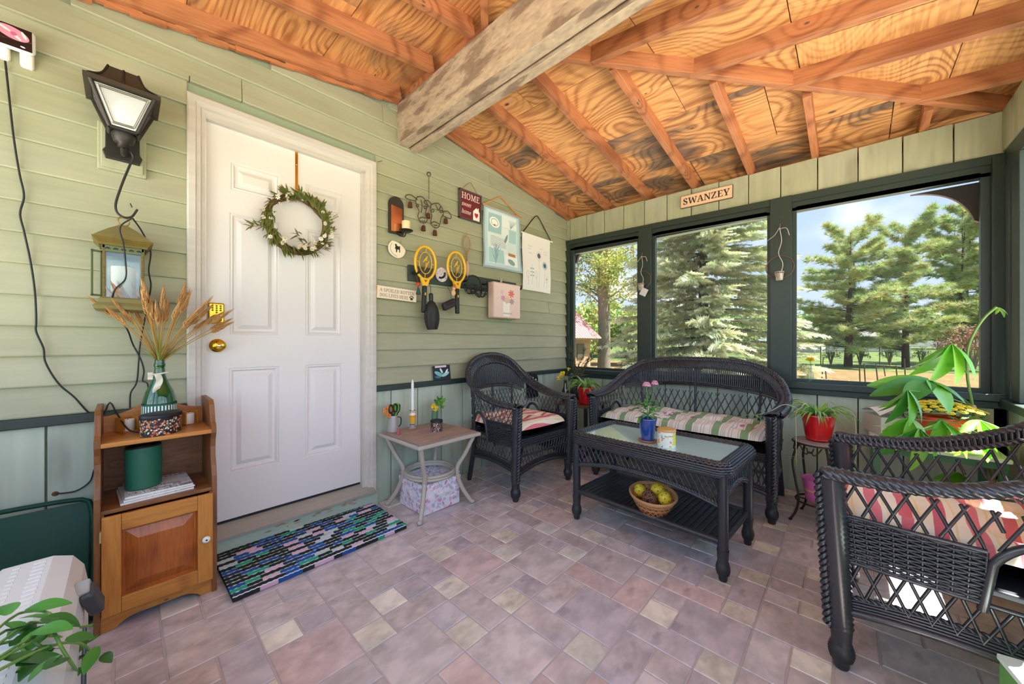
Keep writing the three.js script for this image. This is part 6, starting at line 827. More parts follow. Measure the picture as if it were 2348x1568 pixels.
// ---------------------------------------------------------------- side table, box under it and what stands on it
const taupe = mat(C('#b3a89b'), 0.45), ST = 0.475;
{
  const t = thing('side_table', 'taupe metal side table with curved legs and a ring shelf', 'side table', [1.395, 0, 0.31]); const hx = 0.24, hz = 0.24;
  part('table_top', rbb(-hx, hx, ST - 0.022, ST, -hz, hz, 0.006), taupe, t);
  for (const sx of [-1, 1]) for (const sz of [-1, 1]) part('leg', [tube([[sx * (hx - 0.035), ST - 0.02, sz * (hz - 0.035)], [sx * 0.165, 0.34, sz * 0.165], [sx * 0.125, 0.23, sz * 0.125], [sx * 0.155, 0.1, sz * 0.15], [sx * 0.2, 0.012, sz * 0.19]], 0.0145, 26, 9), sph(0.018, sx * 0.203, 0.014, sz * 0.193, 10, 1, 0.8, 1), sph(0.005, sx * 0.135, 0.215, sz * 0.14, 8)], taupe, t);
  part('ring_shelf', [tor(0.158, 0.011, 0, 0.232, 0, Math.PI / 2, 0, 48, 8), tor(0.158, 0.011, 0, 0.214, 0, Math.PI / 2, 0, 48, 8)], taupe, t);
}
{
  const fl = canvasTex(512, 512, (k, w, h) => { k.fillStyle = '#e6dfe6'; k.fillRect(0, 0, w, h); reseed(201); for (let i = 0; i < 90; i++) { k.fillStyle = ['#d9b3cb', '#c9cbdb', '#b9bfd0', '#e9c4d4', '#f0ebef', '#c891b6'][i % 6]; k.beginPath(); k.ellipse(rr(0, w), rr(0, h), rr(14, 46), rr(10, 24), rr(0, 3), 0, 6.3); k.fill(); } for (let i = 0; i < 60; i++) { k.strokeStyle = ['#6c6f82', '#8d92a6', '#55576a'][i % 3]; k.lineWidth = rr(3, 7); const x = rr(0, w), y = rr(0, h); k.beginPath(); k.moveTo(x, y); k.lineTo(x + rr(-26, 26), y + rr(-40, 40)); k.stroke(); } }, { repeat: true });
  const t = thing('floral_box', 'pink and lilac flower print storage box on the floor under the side table', 'box', [1.405, 0, 0.29]), m = mat(0xffffff, 0.6, { map: rep(fl, 4, 4) });
  part('body', uvBox(bb(-0.14, 0.14, 0.003, 0.15, -0.14, 0.14)), m, t); part('lid', uvBox(rbb(-0.146, 0.146, 0.145, 0.19, -0.146, 0.146, 0.003)), m, t);
  part('handle', [tube([[-0.05, 0.075, 0.141], [-0.03, 0.098, 0.152], [0.03, 0.104, 0.152], [0.05, 0.09, 0.141]], 0.004, 16, 6)], mat(C('#ddd6d0'), 0.5), t);
}
{
  const tex = canvasTex(512, 512, (k, w, h) => { k.fillStyle = '#a58a7c'; k.fillRect(0, 0, w, h); reseed(205); for (let i = 0; i < 120; i++) { k.fillStyle = ['rgba(140,110,96,.5)', 'rgba(190,160,145,.5)', 'rgba(120,90,80,.4)'][i % 3]; k.fillRect(rr(0, w), rr(0, h), rr(40, 200), rr(3, 12)); } k.fillStyle = 'rgba(160,100,140,.5)'; k.beginPath(); k.ellipse(230, 250, 70, 50, 0, 0, 6.3); k.fill(); });
  const t = thing('wooden_tray', 'thin rosy brown patterned tray lying on the side table', 'tray', [1.39, ST, 0.31], 0.02); part('plate', rbb(-0.222, 0.222, 0, 0.01, -0.215, 0.215, 0.004), mat(C('#8f7a72'), 0.5), t); part('print', new THREE.PlaneGeometry(0.435, 0.42).rotateX(-Math.PI / 2).translate(0, 0.0106, 0), mat(0xffffff, 0.45, { map: tex }), t);
}
const TT = ST + 0.011;
{
  const p = onZ(901, 980, 0.14), t = thing('pen_cup', 'grey metal jug holding scissors on the side table', 'cup', [p.x, TT, p.z]); part('body', lathe([[0, 0], [0.036, 0], [0.037, 0.004], [0.029, 0.105], [0.031, 0.108], [0.028, 0.108], [0.034, 0.006], [0, 0.005]], 26), mat(C('#a9a6a1'), 0.4, { metalness: 0.3 }), t); part('handle', tube([[0.03, 0.095, 0.005], [0.052, 0.085, 0.008], [0.05, 0.04, 0.008], [0.035, 0.025, 0.005]], 0.0035, 16, 6), M.black, t);
  const sc = (label, x, z, c, c2, lean, ry) => { const s = thing('scissors', label, 'scissors', [p.x + x, TT + 0.03, p.z + z], ry, 'scissors in the jug'); s.rotation.z = lean; const m = mat(C(c), 0.45), loop = (o, mm) => strand(Array.from({ length: 20 }, (_, i) => V(o + Math.cos(i / 20 * 6.283) * 0.016, 0.125 + Math.sin(i / 20 * 6.283) * 0.026, 0)), 0.0058, 6, true); part('handle', [loop(-0.017), seg([-0.012, 0.1, 0], [0, 0.07, 0], 0.006, 6)], m, s); part('handle', [loop(0.019), seg([0.014, 0.1, 0.002], [0.0, 0.07, 0.002], 0.006, 6)], mat(C(c2), 0.45), s); part('blades', [seg([0, 0.075, 0], [0, -0.02, 0], 0.003, 4)], M.chrome, s); };
  sc('orange handled scissors in the grey jug', -0.008, 0.004, '#e07a22', '#e07a22', 0.32, 0.3); sc('black handled scissors in the grey jug', 0.0, 0.012, '#1e1e20', '#222', 0.05, 0.2); sc('lime green handled scissors in the grey jug', 0.01, 0.0, '#6cc62e', '#6cc62e', -0.12, 0.5); sc('scissors with yellow and black handles in the grey jug', 0.014, -0.008, '#e2a81e', '#1c1c1e', -0.36, 0.6);
}
{
  const q = onZ(914, 980, 0.235), s = mesh('red_spool', lathe([[0, 0], [0.011, 0], [0.011, 0.003], [0.0095, 0.004], [0.0095, 0.008], [0.0105, 0.0085], [0.0095, 0.013], [0.0105, 0.0135], [0.0095, 0.018], [0.011, 0.022], [0.011, 0.036], [0.009, 0.038], [0, 0.038]], 18), mat(C('#a8565a'), 0.6)); s.position.set(q.x, TT, q.z); tag(s, 'small dusty red ribbed spool beside the grey jug', 'spool');
  const p = onZ(946, 970, 0.15), t = thing('candlestick', 'hand painted pottery candlestick with blue and yellow pattern on a glass foot', 'candlestick', [p.x, TT, p.z]);
  part('glass_foot', lathe([[0, 0], [0.03, 0.0], [0.031, 0.004], [0.02, 0.012], [0.014, 0.022], [0.02, 0.028], [0, 0.028]], 24), phys(C('#e8d8d8'), 0.06, { transmission: 0.7, thickness: 0 }), t);
  const tex = canvasTex(256, 256, (k, w, h) => { k.fillStyle = '#ead9c4'; k.fillRect(0, 0, w, h); k.fillStyle = '#e0a63a'; k.fillRect(0, 150, w, 80); k.fillStyle = '#2c4b86'; k.fillRect(0, 0, w, 40); for (let i = 0; i < 8; i++) { k.save(); k.translate(16 + i * 32, 95); k.rotate(0.78); k.fillRect(-11, -11, 9, 9); k.fillRect(2, 2, 9, 9); k.fillRect(-11, 2, 9, 9); k.fillRect(2, -11, 9, 9); k.restore(); } k.fillStyle = '#c95a3c'; for (let i = 0; i < 10; i++) { k.beginPath(); k.arc(12 + i * 26, 170, 7, 0, 6.3); k.fill(); } k.fillStyle = '#2c4b86'; k.fillRect(0, 236, w, 20); });
  part('body', lathe([[0.016, 0.028], [0.018, 0.034], [0.021, 0.06], [0.024, 0.085], [0.024, 0.095], [0.018, 0.106], [0.016, 0.112], [0.022, 0.117], [0.022, 0.122], [0.008, 0.122]], 26), mat(0xffffff, 0.35, { map: tex }), t); part('rim', tor(0.02, 0.003, 0, 0.121, 0, Math.PI / 2, 0, 24, 6), mat(C('#b8872c'), 0.4), t);
  const c = mesh('taper_candle', lathe([[0, 0], [0.0095, 0], [0.009, 0.185], [0.006, 0.2], [0.002, 0.212], [0, 0.213]], 16), waxW); c.position.set(p.x, TT + 0.1225, p.z); tag(c, 'tall white taper candle in the painted candlestick', 'candle');
}
{
  const p = onZ(997, 960, 0.16), t = thing('green_vase', 'small green glass vase on the side table', 'vase', [p.x, TT, p.z]); part('glass', lathe([[0, 0.0], [0.021, 0], [0.023, 0.006], [0.023, 0.085], [0.025, 0.095], [0.022, 0.095], [0.02, 0.085], [0.02, 0.01], [0, 0.008]], 6), phys(C('#7fae86'), 0.15, { transmission: 0.5, thickness: 0 }), t);
  const f = thing('posy', 'yellow blossoms and a frilly green leaf in the small green vase', 'flowers', [p.x, TT + 0.03, p.z]); reseed(211); const st = mat(C('#5f8f3c'), 0.7), ym = phys(C('#efd21f'), 0.6, { transmission: 0.2, thickness: 0 });
  part('stems', [tube([[0, 0, 0], [-0.005, 0.06, 0.003], [-0.02, 0.1, 0.012]], 0.0015, 10, 4), tube([[0, 0, 0], [0.008, 0.07, 0], [0.03, 0.13, -0.005]], 0.0015, 10, 4), tube([[0, 0, 0], [0, 0.07, 0.006], [0.004, 0.085, 0.015]], 0.0015, 10, 4)], st, f);
  for (const [x, y, z, s] of [[-0.025, 0.105, 0.012, 1.2], [-0.006, 0.1, 0.02, 1], [-0.012, 0.078, 0.022, 1], [0.004, 0.088, 0.014, 0.9]]) { const g = []; for (let i = 0; i < 9; i++) g.push(xf(new THREE.SphereGeometry(0.011 * s, 7, 5).scale(1, 0.35, 0.8), { p: [x + rr(-0.01, 0.01), y + rr(-0.008, 0.008), z + rr(-0.008, 0.008)], r: [rr(-1, 1), rr(0, 3), rr(-1, 1)] })); part('blossom', g, ym, f); }
  part('frilly_leaf', [sheet((u, v) => { const a = u * 6.283, r = 0.042 * v * (1 + 0.16 * Math.sin(a * 7)); return V(0.034 + Math.cos(a) * r, 0.135 + Math.sin(a) * r * 0.75 + 0.008 * Math.sin(a * 7) * v, -0.005 + 0.012 * Math.cos(a * 5) * v + 0.02 * v * v); }, 42, 5), xf(sheet((u, v) => { const a = u * 6.283, r = 0.034 * v * (1 + 0.16 * Math.sin(a * 6)); return V(Math.cos(a) * r, 0.01 * Math.sin(a * 6) * v, Math.sin(a) * r); }, 36, 4), { p: [0.04, 0.105, 0.01], r: [0.7, 0, -0.4] })], phys(C('#5f9e35'), 0.6, { transmission: 0.25, thickness: 0 }), f);
}
{
  const p = onZ(1001, 990, 0.33), tex = canvasTex(512, 256, (k, w, h) => { k.fillStyle = '#3c3431'; k.fillRect(0, 0, w, h); reseed(215); for (let i = 0; i < 130; i++) { k.fillStyle = ['#c4683e', '#e3cdb9', '#8d7f74', '#d99472', '#f0e6da'][i % 5]; k.beginPath(); k.ellipse(rr(0, w), rr(0, h), rr(7, 18), rr(4, 9), rr(0, 3), 0, 6.3); k.fill(); } }, { repeat: true });
  const t = thing('candle_tin', 'round candle tin with brown floral print and black lid on the side table', 'tin', [p.x, TT, p.z]); part('body', cyl(0.04, 0.04, 0.062, 0, 0, 0, 30), mat(0xffffff, 0.35, { map: rep(tex, 2, 1) }), t); part('lid', lathe([[0, 0.073], [0.038, 0.073], [0.0415, 0.07], [0.0415, 0.06], [0.04, 0.06]], 30), M.black, t);
}
// ---------------------------------------------------------------- on and in the coffee table
const CT = 0.5205;
{
  const p = onY(1485, 1012, CT), s = thing('clay_saucer', 'terracotta saucer under the blue flower pot', 'saucer', [p.x, CT, p.z]); part('dish', lathe([[0, 0], [0.04, 0], [0.05, 0.012], [0.047, 0.013], [0.039, 0.004], [0, 0.004]], 28), mat(C('#c77a55'), 0.7), s);
  const t = thing('blue_pot', 'glossy cobalt blue pot on a terracotta saucer on the glass table', 'pot', [p.x, CT + 0.0045, p.z]); part('pot', lathe([[0, 0], [0.033, 0], [0.035, 0.004], [0.046, 0.112], [0.05, 0.12], [0.05, 0.128], [0.044, 0.128], [0.04, 0.11], [0, 0.108]], 30), phys(C('#1d3f86'), 0.15, { clearcoat: 1 }), t); part('soil', xf(new THREE.CircleGeometry(0.042, 20), { p: [0, 0.112, 0], r: [-Math.PI / 2, 0, 0] }), mat(C('#3b2c22'), 0.95), t);
  const f = thing('pink_flower_plant', 'leafy plant with two pink blossoms growing in the blue pot', 'plant', [p.x, CT + 0.118, p.z]); reseed(221); const lm = phys(C('#5d9a35'), 0.5, { transmission: 0.2, thickness: 0 }), lm2 = phys(C('#3e7a2c'), 0.5, { transmission: 0.15, thickness: 0 });
  part('stems', [tube([[0, 0, 0], [-0.004, 0.08, 0], [-0.012, 0.19, 0.0]], 0.0022, 14, 5), tube([[0, 0, 0], [0.008, 0.08, 0.01], [0.018, 0.19, 0.03]], 0.002, 14, 5)], lm, f);
  for (let i = 0; i < 60; i++) { const l = rr(0.03, 0.05), a = rnd() * 6.283, y = rr(0.005, 0.1), r = rr(0.004, 0.045); part('leaf', leafShape(l, l * 0.26, 0.25, 0.35, 4).rotateX(rr(-0.6, 0.3)).rotateY(a).translate(Math.sin(a) * r, y + 0.01, Math.cos(a) * r), i % 2 ? lm : lm2, f); }
  for (let i = 0; i < 8; i++) { const l = 0.028; part('leaf', leafShape(l, l * 0.25, 0.25, 0.3, 4).rotateX(-0.3).rotateY(rnd() * 6.28).translate(rr(-0.008, 0.012), rr(0.12, 0.17), rr(-0.005, 0.02)), lm, f); }
  for (const [x, y, z, s] of [[-0.014, 0.2, 0, 1.15], [0.02, 0.208, 0.032, 1]]) { const g = []; for (let r = 0; r < 4; r++) for (let k = 0; k < 8; k++) g.push(xf(new THREE.SphereGeometry(0.009 * s, 7, 5).scale(0.8, 0.3, 1), { p: [x + Math.cos(k * 0.785 + r) * 0.011 * s * (1.3 - r * 0.3), y + r * 0.004, z + Math.sin(k * 0.785 + r) * 0.011 * s * (1.3 - r * 0.3)], r: [Math.sin(k * 0.785) * 0.7, 0, -Math.cos(k * 0.785) * 0.7] })); part('blossom', g, phys(C('#dc9ab0'), 0.6, { transmission: 0.2, thickness: 0 }), f); }
}
{
  const p = onY(1528, 1023, CT), tex = canvasTex(512, 256, (k, w, h) => { k.fillStyle = '#dfe0d4'; k.fillRect(0, 0, w, h); reseed(225); for (let i = 0; i < 60; i++) { k.fillStyle = ['#e0602f', '#58a7c4', '#f0c93a', '#e58aa0', '#6cae4e'][i % 5]; k.beginPath(); k.ellipse(rr(0, w), rr(0, h), rr(8, 24), rr(5, 12), rr(0, 3), 0, 6.3); k.fill(); } k.fillStyle = '#ddd635'; k.fillRect(0, 30, 120, 180); k.fillRect(400, 30, 112, 180); });
  const t = thing('citronella_tin', 'yellow and flowered citronella candle tin with a wooden lid on the glass table', 'tin', [p.x, CT, p.z], 0.9); part('body', cyl(0.046, 0.046, 0.085, 0, 0, 0, 32), mat(0xffffff, 0.35, { map: tex }), t); part('lid', lathe([[0, 0.096], [0.044, 0.096], [0.048, 0.093], [0.048, 0.083], [0.046, 0.083]], 32), mat(C('#c99a55'), 0.5), t);
}
{
  const B = onY(1497, 1165, 0.19), t = thing('wicker_basket', 'small oval split wood basket on the coffee table shelf', 'basket', [B.x, 0.182, B.z], 0.5); const wm = mat(C('#a8703f'), 0.7), wl = mat(C('#b98a5c'), 0.7), rx = 0.155, rz = 0.115, H = 0.085, prof = (v) => 0.55 + 0.45 * Math.pow(Math.max(0, v), 0.7);
  const at = (a, v) => V(Math.cos(a) * rx * prof(v), v * H, Math.sin(a) * rz * prof(v)); const G = [], G2 = [];
  for (const dir of [-1, 1]) for (let i = 0; i < 22; i++) { const a0 = (i / 22) * 6.283; G.push(sheet((u, v) => at(a0 + dir * (v * 0.75) + (u - 0.5) * 0.12, v).multiplyScalar(1 + dir * 0.012), 2, 8)); }
  for (const v of [0.02, 0.5, 0.78]) G2.push(sheet((u, w) => { const a = u * 6.283; return at(a, v + (w - 0.5) * 0.13).multiplyScalar(1.02 + 0.012 * Math.sin(a * 18)); }, 60, 1)); for (const v of [0.98, 1.06]) G2.push(strand(Array.from({ length: 44 }, (_, i) => at(i / 44 * 6.283, v)), 0.006, 6, true));
  part('splints', G, wm, t); part('hoops', G2, wl, t); part('base', sheet((u, v) => at(u * 6.283, 0.0).multiplyScalar(v).setY(0.003), 30, 2), wm, t);
  const ball = (label, px, py, y, r) => { const o = onY(px, py, y), b = thing('pickleball', label, 'ball', [o.x, y, o.z], 0, 'yellow perforated balls in the basket'); part('shell', sph(r, 0, 0, 0, 26), mat(C('#ffdc3c'), 0.45), b); const hs = []; for (let i = 0; i < 26; i++) { const yy = 1 - (i + 0.5) * 2 / 26, a = i * 2.39996, q = Math.sqrt(1 - yy * yy), n = V(q * Math.cos(a), yy, q * Math.sin(a)), g = new THREE.CircleGeometry(r * 0.11, 10); g.applyQuaternion(new THREE.Quaternion().setFromUnitVectors(V(0, 0, 1), n)).translate(n.x * r * 1.003, n.y * r * 1.003, n.z * r * 1.003); hs.push(g); } part('holes', hs, mat(C('#8f8a22'), 0.9), b); };
  ball('yellow perforated ball beside the wooden ball at the basket rim', 1466, 1124, 0.238, 0.036); ball('yellow perforated ball in the middle of the basket', 1508, 1124, 0.245, 0.038); ball('yellow perforated ball at the low end of the basket', 1524, 1142, 0.236, 0.036);
  const o = onY(1488, 1140, 0.24), q = thing('rattan_ball', 'brown ball of wound rattan strips in the basket', 'ball', [o.x, 0.24, o.z]); reseed(231); const rg = []; for (let i = 0; i < 22; i++) { const n = V(rr(-1, 1), rr(-1, 1), rr(-1, 1)).normalize(), u = n.clone().cross(V(0.3, 1, 0.2)).normalize(), w = n.clone().cross(u); rg.push(strand(Array.from({ length: 24 }, (_, k) => V(0, 0, 0).addScaledVector(u, Math.cos(k / 24 * 6.283) * 0.036).addScaledVector(w, Math.sin(k / 24 * 6.283) * 0.036)), 0.0024, 4, true)); } part('strips', rg, mat(C('#8a5f45'), 0.7), q); part('core', sph(0.03, 0, 0, 0, 12), mat(C('#5e3f2e'), 0.9), q);
}
// ---------------------------------------------------------------- spider plants
function spiderPlant(name, label, x, y, z, n, len, seed, bias = 0) {
  const t = thing(name, label, 'plant', [x, y, z]); reseed(seed); const a1 = phys(C('#86bd4a'), 0.5, { transmission: 0.25, thickness: 0 }), a2 = phys(C('#a9c88a'), 0.5, { transmission: 0.25, thickness: 0 });
  for (let i = 0; i < n; i++) { const a = (i / n) * 6.283 * 3 + rr(-0.3, 0.3), l = len * rr(0.6, 1.15), up = rr(0.35, 1.15), w = rr(0.007, 0.012), d = V(Math.cos(a), 0, Math.sin(a)), s = V(-d.z, 0, d.x); part('leaf', sheet((u, v) => { const r = l * (0.75 * v), yy = l * (up * v * (1 - 0.55 * v * (1.6 - up * 0.6)) ) - 0.28 * l * v * v * v; return V(0, 0, 0).addScaledVector(d, r + 0.01).addScaledVector(s, (u - 0.5) * 2 * w * Math.pow(1 - v, 0.6) * (0.5 + v * (1 - v) * 2.2)).add(V(0, yy + Math.abs(u - 0.5) * w * 0.8, 0)); }, 2, 9), rnd() < 0.6 ? a1 : a2, t); }
  return t;
}
function runner(name, label, pts, baby, seed, parent) { const t = thing(name, label, 'plant', pts[0]); reseed(seed); const o = t.position, c = mat(C('#c3c98e'), 0.6), lm = phys(C('#8fb85a'), 0.5, { transmission: 0.25, thickness: 0 }); part('stem', tube(pts.map((p) => [p[0] - o.x, p[1] - o.y, p[2] - o.z]), 0.0018, 20, 4), c, t); const e = vec(pts[pts.length - 1]).sub(o); for (let i = 0; i < baby; i++) { const l = rr(0.04, 0.075), a = rnd() * 6.283; part('leaf', leafShape(l, 0.005, 0.2, 0.8, 5).rotateX(-rr(0, 0.8)).rotateY(a).translate(e.x, e.y, e.z), lm, t); } return t; }
const redPot = phys(C('#c8141a'), 0.22, { clearcoat: 0.8 }), iron = mat(C('#33291f'), 0.5, { metalness: 0.4 });
{ // iron stand with the red pot by the loveseat
  const S = [2.86, 0, 2.215], t = thing('plant_stand', 'wrought iron plant stand with a pink stone top beside the loveseat', 'plant stand', S);
  part('top', lathe([[0, 0.47], [0.118, 0.47], [0.122, 0.474], [0.122, 0.482], [0.118, 0.486], [0, 0.486]], 40), mat(C('#b59a92'), 0.6, { map: stoneTex }), t); part('top_band', [tor(0.123, 0.005, 0, 0.472, 0, Math.PI / 2, 0, 44, 6)], iron, t);
  const A = [-2.75, -1.0, 0.6, 2.2]; for (const a of A) { const d = (r, y) => [Math.cos(a) * r, y, -Math.sin(a) * r]; part('leg', [tube([d(0.105, 0.468), d(0.128, 0.42), d(0.142, 0.36), d(0.125, 0.24), d(0.108, 0.13), d(0.125, 0.05), d(0.155, 0.006)], 0.0062, 30, 7), sph(0.011, Math.cos(a) * 0.155, 0.006, -Math.sin(a) * 0.155, 8, 1, 0.6, 1)], iron, t); const sc = []; for (const s of [-1, 1]) { const P = []; for (let i = 0; i <= 26; i++) { const q = i / 26, an = a + s * (0.2 + 0.62 * q), sp = q > 0.55 ? (q - 0.55) * 14 : 0, rr2 = 0.016 * (1 - (q - 0.55)); P.push(V(Math.cos(an) * 0.116, 0.462 - 0.045 * Math.sin(q * 3.0) + (q > 0.55 ? Math.sin(sp) * rr2 : 0), -Math.sin(an) * 0.116)); } sc.push(strand(P, 0.0035, 5)); } part('scroll', sc, iron, t); }
  part('shelf_ring', [tor(0.108, 0.005, 0, 0.118, 0, Math.PI / 2, 0, 40, 6), seg([-0.108, 0.118, 0], [0.108, 0.118, 0], 0.004), seg([0, 0.118, -0.108], [0, 0.118, 0.108], 0.004)], iron, t);
  const p = thing('red_pot', 'glossy red plastic pot on the iron plant stand', 'pot', [S[0], 0.4865, S[2]]); part('pot', lathe([[0, 0], [0.054, 0], [0.058, 0.008], [0.06, 0.012], [0.08, 0.14], [0.084, 0.146], [0.084, 0.16], [0.077, 0.16], [0.072, 0.14], [0, 0.135]], 34), redPot, p); part('saucer_lip', tor(0.06, 0.004, 0, 0.012, 0, Math.PI / 2, 0, 34, 6), redPot, p);
  spiderPlant('spider_plant', 'spider plant in the red pot on the iron plant stand', S[0], 0.625, S[2], 66, 0.22, 241);
  runner('spider_plantlet', 'spider plant runner with plantlets hanging before the loveseat arm', [[2.8, 0.66, 2.15], [2.75, 0.7, 2.07], [2.68, 0.66, 2.0], [2.64, 0.63, 1.93]], 10, 242); runner('spider_plantlet', 'spider plant runner with plantlets hanging beside the iron stand leg', [[2.9, 0.66, 2.28], [2.88, 0.68, 2.36], [2.82, 0.5, 2.38], [2.8, 0.36, 2.375]], 12, 243); runner('spider_plantlet', 'short spider plant runner hanging under the pink stone top', [[2.84, 0.66, 2.14], [2.76, 0.66, 2.12], [2.745, 0.5, 2.12], [2.745, 0.385, 2.12]], 6, 244);
  const b = thing('pink_bucket', 'small pink metal bucket with yellow ribbon on the lower ring of the iron stand', 'bucket', [S[0] - 0.01, 0.124, S[2] + 0.0]); const bm = phys(C('#d56cae'), 0.35, { clearcoat: 0.3 }); part('body', lathe([[0, 0], [0.056, 0], [0.058, 0.004], [0.078, 0.13], [0.082, 0.134], [0.078, 0.135], [0.072, 0.128], [0.054, 0.006], [0, 0.005]], 32), bm, b); part('band', xf(lathe([[0.0665, 0.06], [0.069, 0.074], [0.0695, 0.074], [0.067, 0.06]], 32), {}), mat(C('#d9a86a'), 0.6), b); part('handle', tube([[-0.078, 0.12, 0.02], [-0.1, 0.09, 0.06], [-0.09, 0.05, 0.07], [-0.062, 0.04, 0.05]], 0.003, 16, 5), mat(C('#3c3550'), 0.5), b);
}
{ // dandelion bottle on the sill
  const p = onX(1858, 884, 3.35), t = thing('bud_bottle', 'slim clear glass bottle on the window sill holding a dandelion', 'bottle', [3.35, 0.7885, p.z]); part('glass', lathe([[0, 0], [0.02, 0], [0.021, 0.004], [0.021, 0.06], [0.011, 0.085], [0.01, 0.105], [0.012, 0.107], [0.009, 0.107], [0.009, 0.085], [0.019, 0.058], [0.019, 0.005], [0, 0.004]], 20), glassClear, t);
  const f = thing('dandelion', 'single yellow dandelion in the bottle on the window sill', 'flower', [3.35, 0.8, p.z]); part('stem', tube([[0, 0, 0], [0.002, 0.08, 0.004], [0, 0.145, 0.0]], 0.002, 10, 5), mat(C('#7d9a4a'), 0.7), f); reseed(251); const g = []; for (let i = 0; i < 60; i++) { const a = i * 2.4, e = 0.2 + (i / 60) * 1.25, l = 0.028; g.push(xf(new THREE.BoxGeometry(0.004, l, 0.001).translate(0, l / 2, 0), { p: [0, 0.145, 0], r: [0, 0, 0] }).rotateX(0).applyMatrix4(new THREE.Matrix4().makeTranslation(0, 0.145, 0).multiply(new THREE.Matrix4().makeRotationY(a)).multiply(new THREE.Matrix4().makeRotationZ(e)).multiply(new THREE.Matrix4().makeTranslation(0, -0.145, 0)))); } part('petals', g, mat(C('#f0cf1c'), 0.6), f);
}
// ---------------------------------------------------------------- plants by the front corner
{
  const T = thing('plant_table', 'green legged plant table with a white top in the sunny corner', 'table', [3.1, 0, 2.68]); const gm = mat(C('#3d6b4a'), 0.5); part('top', rbb(-0.24, 0.2, 0.5, 0.52, -0.24, 0.24, 0.006), mat(C('#e6e6df'), 0.4), T); part('rail', [bb(-0.225, 0.185, 0.465, 0.5, -0.23, -0.21), bb(-0.225, 0.185, 0.465, 0.5, 0.21, 0.23), bb(-0.225, -0.205, 0.465, 0.5, -0.21, 0.21), bb(0.165, 0.185, 0.465, 0.5, -0.21, 0.21)], gm, T); for (const sx of [-1, 1]) for (const sz of [-1, 1]) part('leg', bb(-0.02 + sx * 0.19 - 0.014, -0.02 + sx * 0.19 + 0.014, 0.003, 0.48, sz * 0.215 - 0.014, sz * 0.215 + 0.014), gm, T);
  const m = [3.08, 0.5205, 2.72], o = thing('orange_pot', 'orange plastic pot of mums on the white plant table', 'pot', m); part('pot', lathe([[0, 0], [0.07, 0], [0.09, 0.13], [0.095, 0.135], [0.095, 0.15], [0.086, 0.15], [0.08, 0.13], [0, 0.125]], 30), phys(C('#d9481c'), 0.3, { clearcoat: 0.4 }), o);
  const c = thing('yellow_mums', 'dense dome of bright yellow chrysanthemums in the orange pot', 'flowers', [m[0], m[1] + 0.13, m[2]]); reseed(261); const lf = [], fl = []; for (let i = 0; i < 130; i++) { const a = rnd() * 6.283, r = 0.15 * Math.sqrt(rnd()), l = rr(0.03, 0.05); lf.push(leafShape(l, l * 0.3, 0.2, 0.3, 3).rotateX(rr(-0.8, 0.2)).rotateY(rnd() * 6.3).translate(Math.cos(a) * r, 0.02 + 0.05 * (1 - (r / 0.15) ** 2) + rr(-0.02, 0.02), Math.sin(a) * r)); } part('leaves', lf, phys(C('#4f8a2c'), 0.6, { transmission: 0.2, thickness: 0 }), c);
  const ym = phys(C('#ffe022'), 0.6, { transmission: 0.15, thickness: 0 }); for (let i = 0; i < 56; i++) { const a = i * 2.39996, r = 0.155 * Math.sqrt((i + 0.5) / 56), y = 0.1 - 0.045 * (r / 0.155) ** 2, g = []; for (let k = 0; k < 12; k++) for (const [q, h] of [[0.012, 0], [0.006, 0.004]]) g.push(xf(new THREE.SphereGeometry(0.0075, 6, 4).scale(1, 0.35, 0.5), { p: [Math.cos(k * 0.5236 + h * 60) * q, h, Math.sin(k * 0.5236 + h * 60) * q], r: [0, -k * 0.5236, 0.35] })); part('blossom', merge(g).rotateX(Math.sin(a) * r * 2).rotateZ(-Math.cos(a) * r * 2).translate(Math.cos(a) * r, y, Math.sin(a) * r), ym, c); }
  const b = thing('folded_paper', 'creased sheet of white paper lying on the white plant table', 'paper', [3.2, 0.5205, 2.52], 0.4); part('sheet', sheet((u, v) => V((u - 0.5) * 0.2, 0.12 + 0.03 * Math.sin(u * 3) + 0.1 * v * (1 - u), (v - 0.5) * 0.16), 8, 8), mat(C('#ece8dc'), 0.8), b); part('stack', rbb(-0.09, 0.09, 0, 0.11, -0.07, 0.07, 0.004), mat(C('#d9d4c4'), 0.8), b);
}
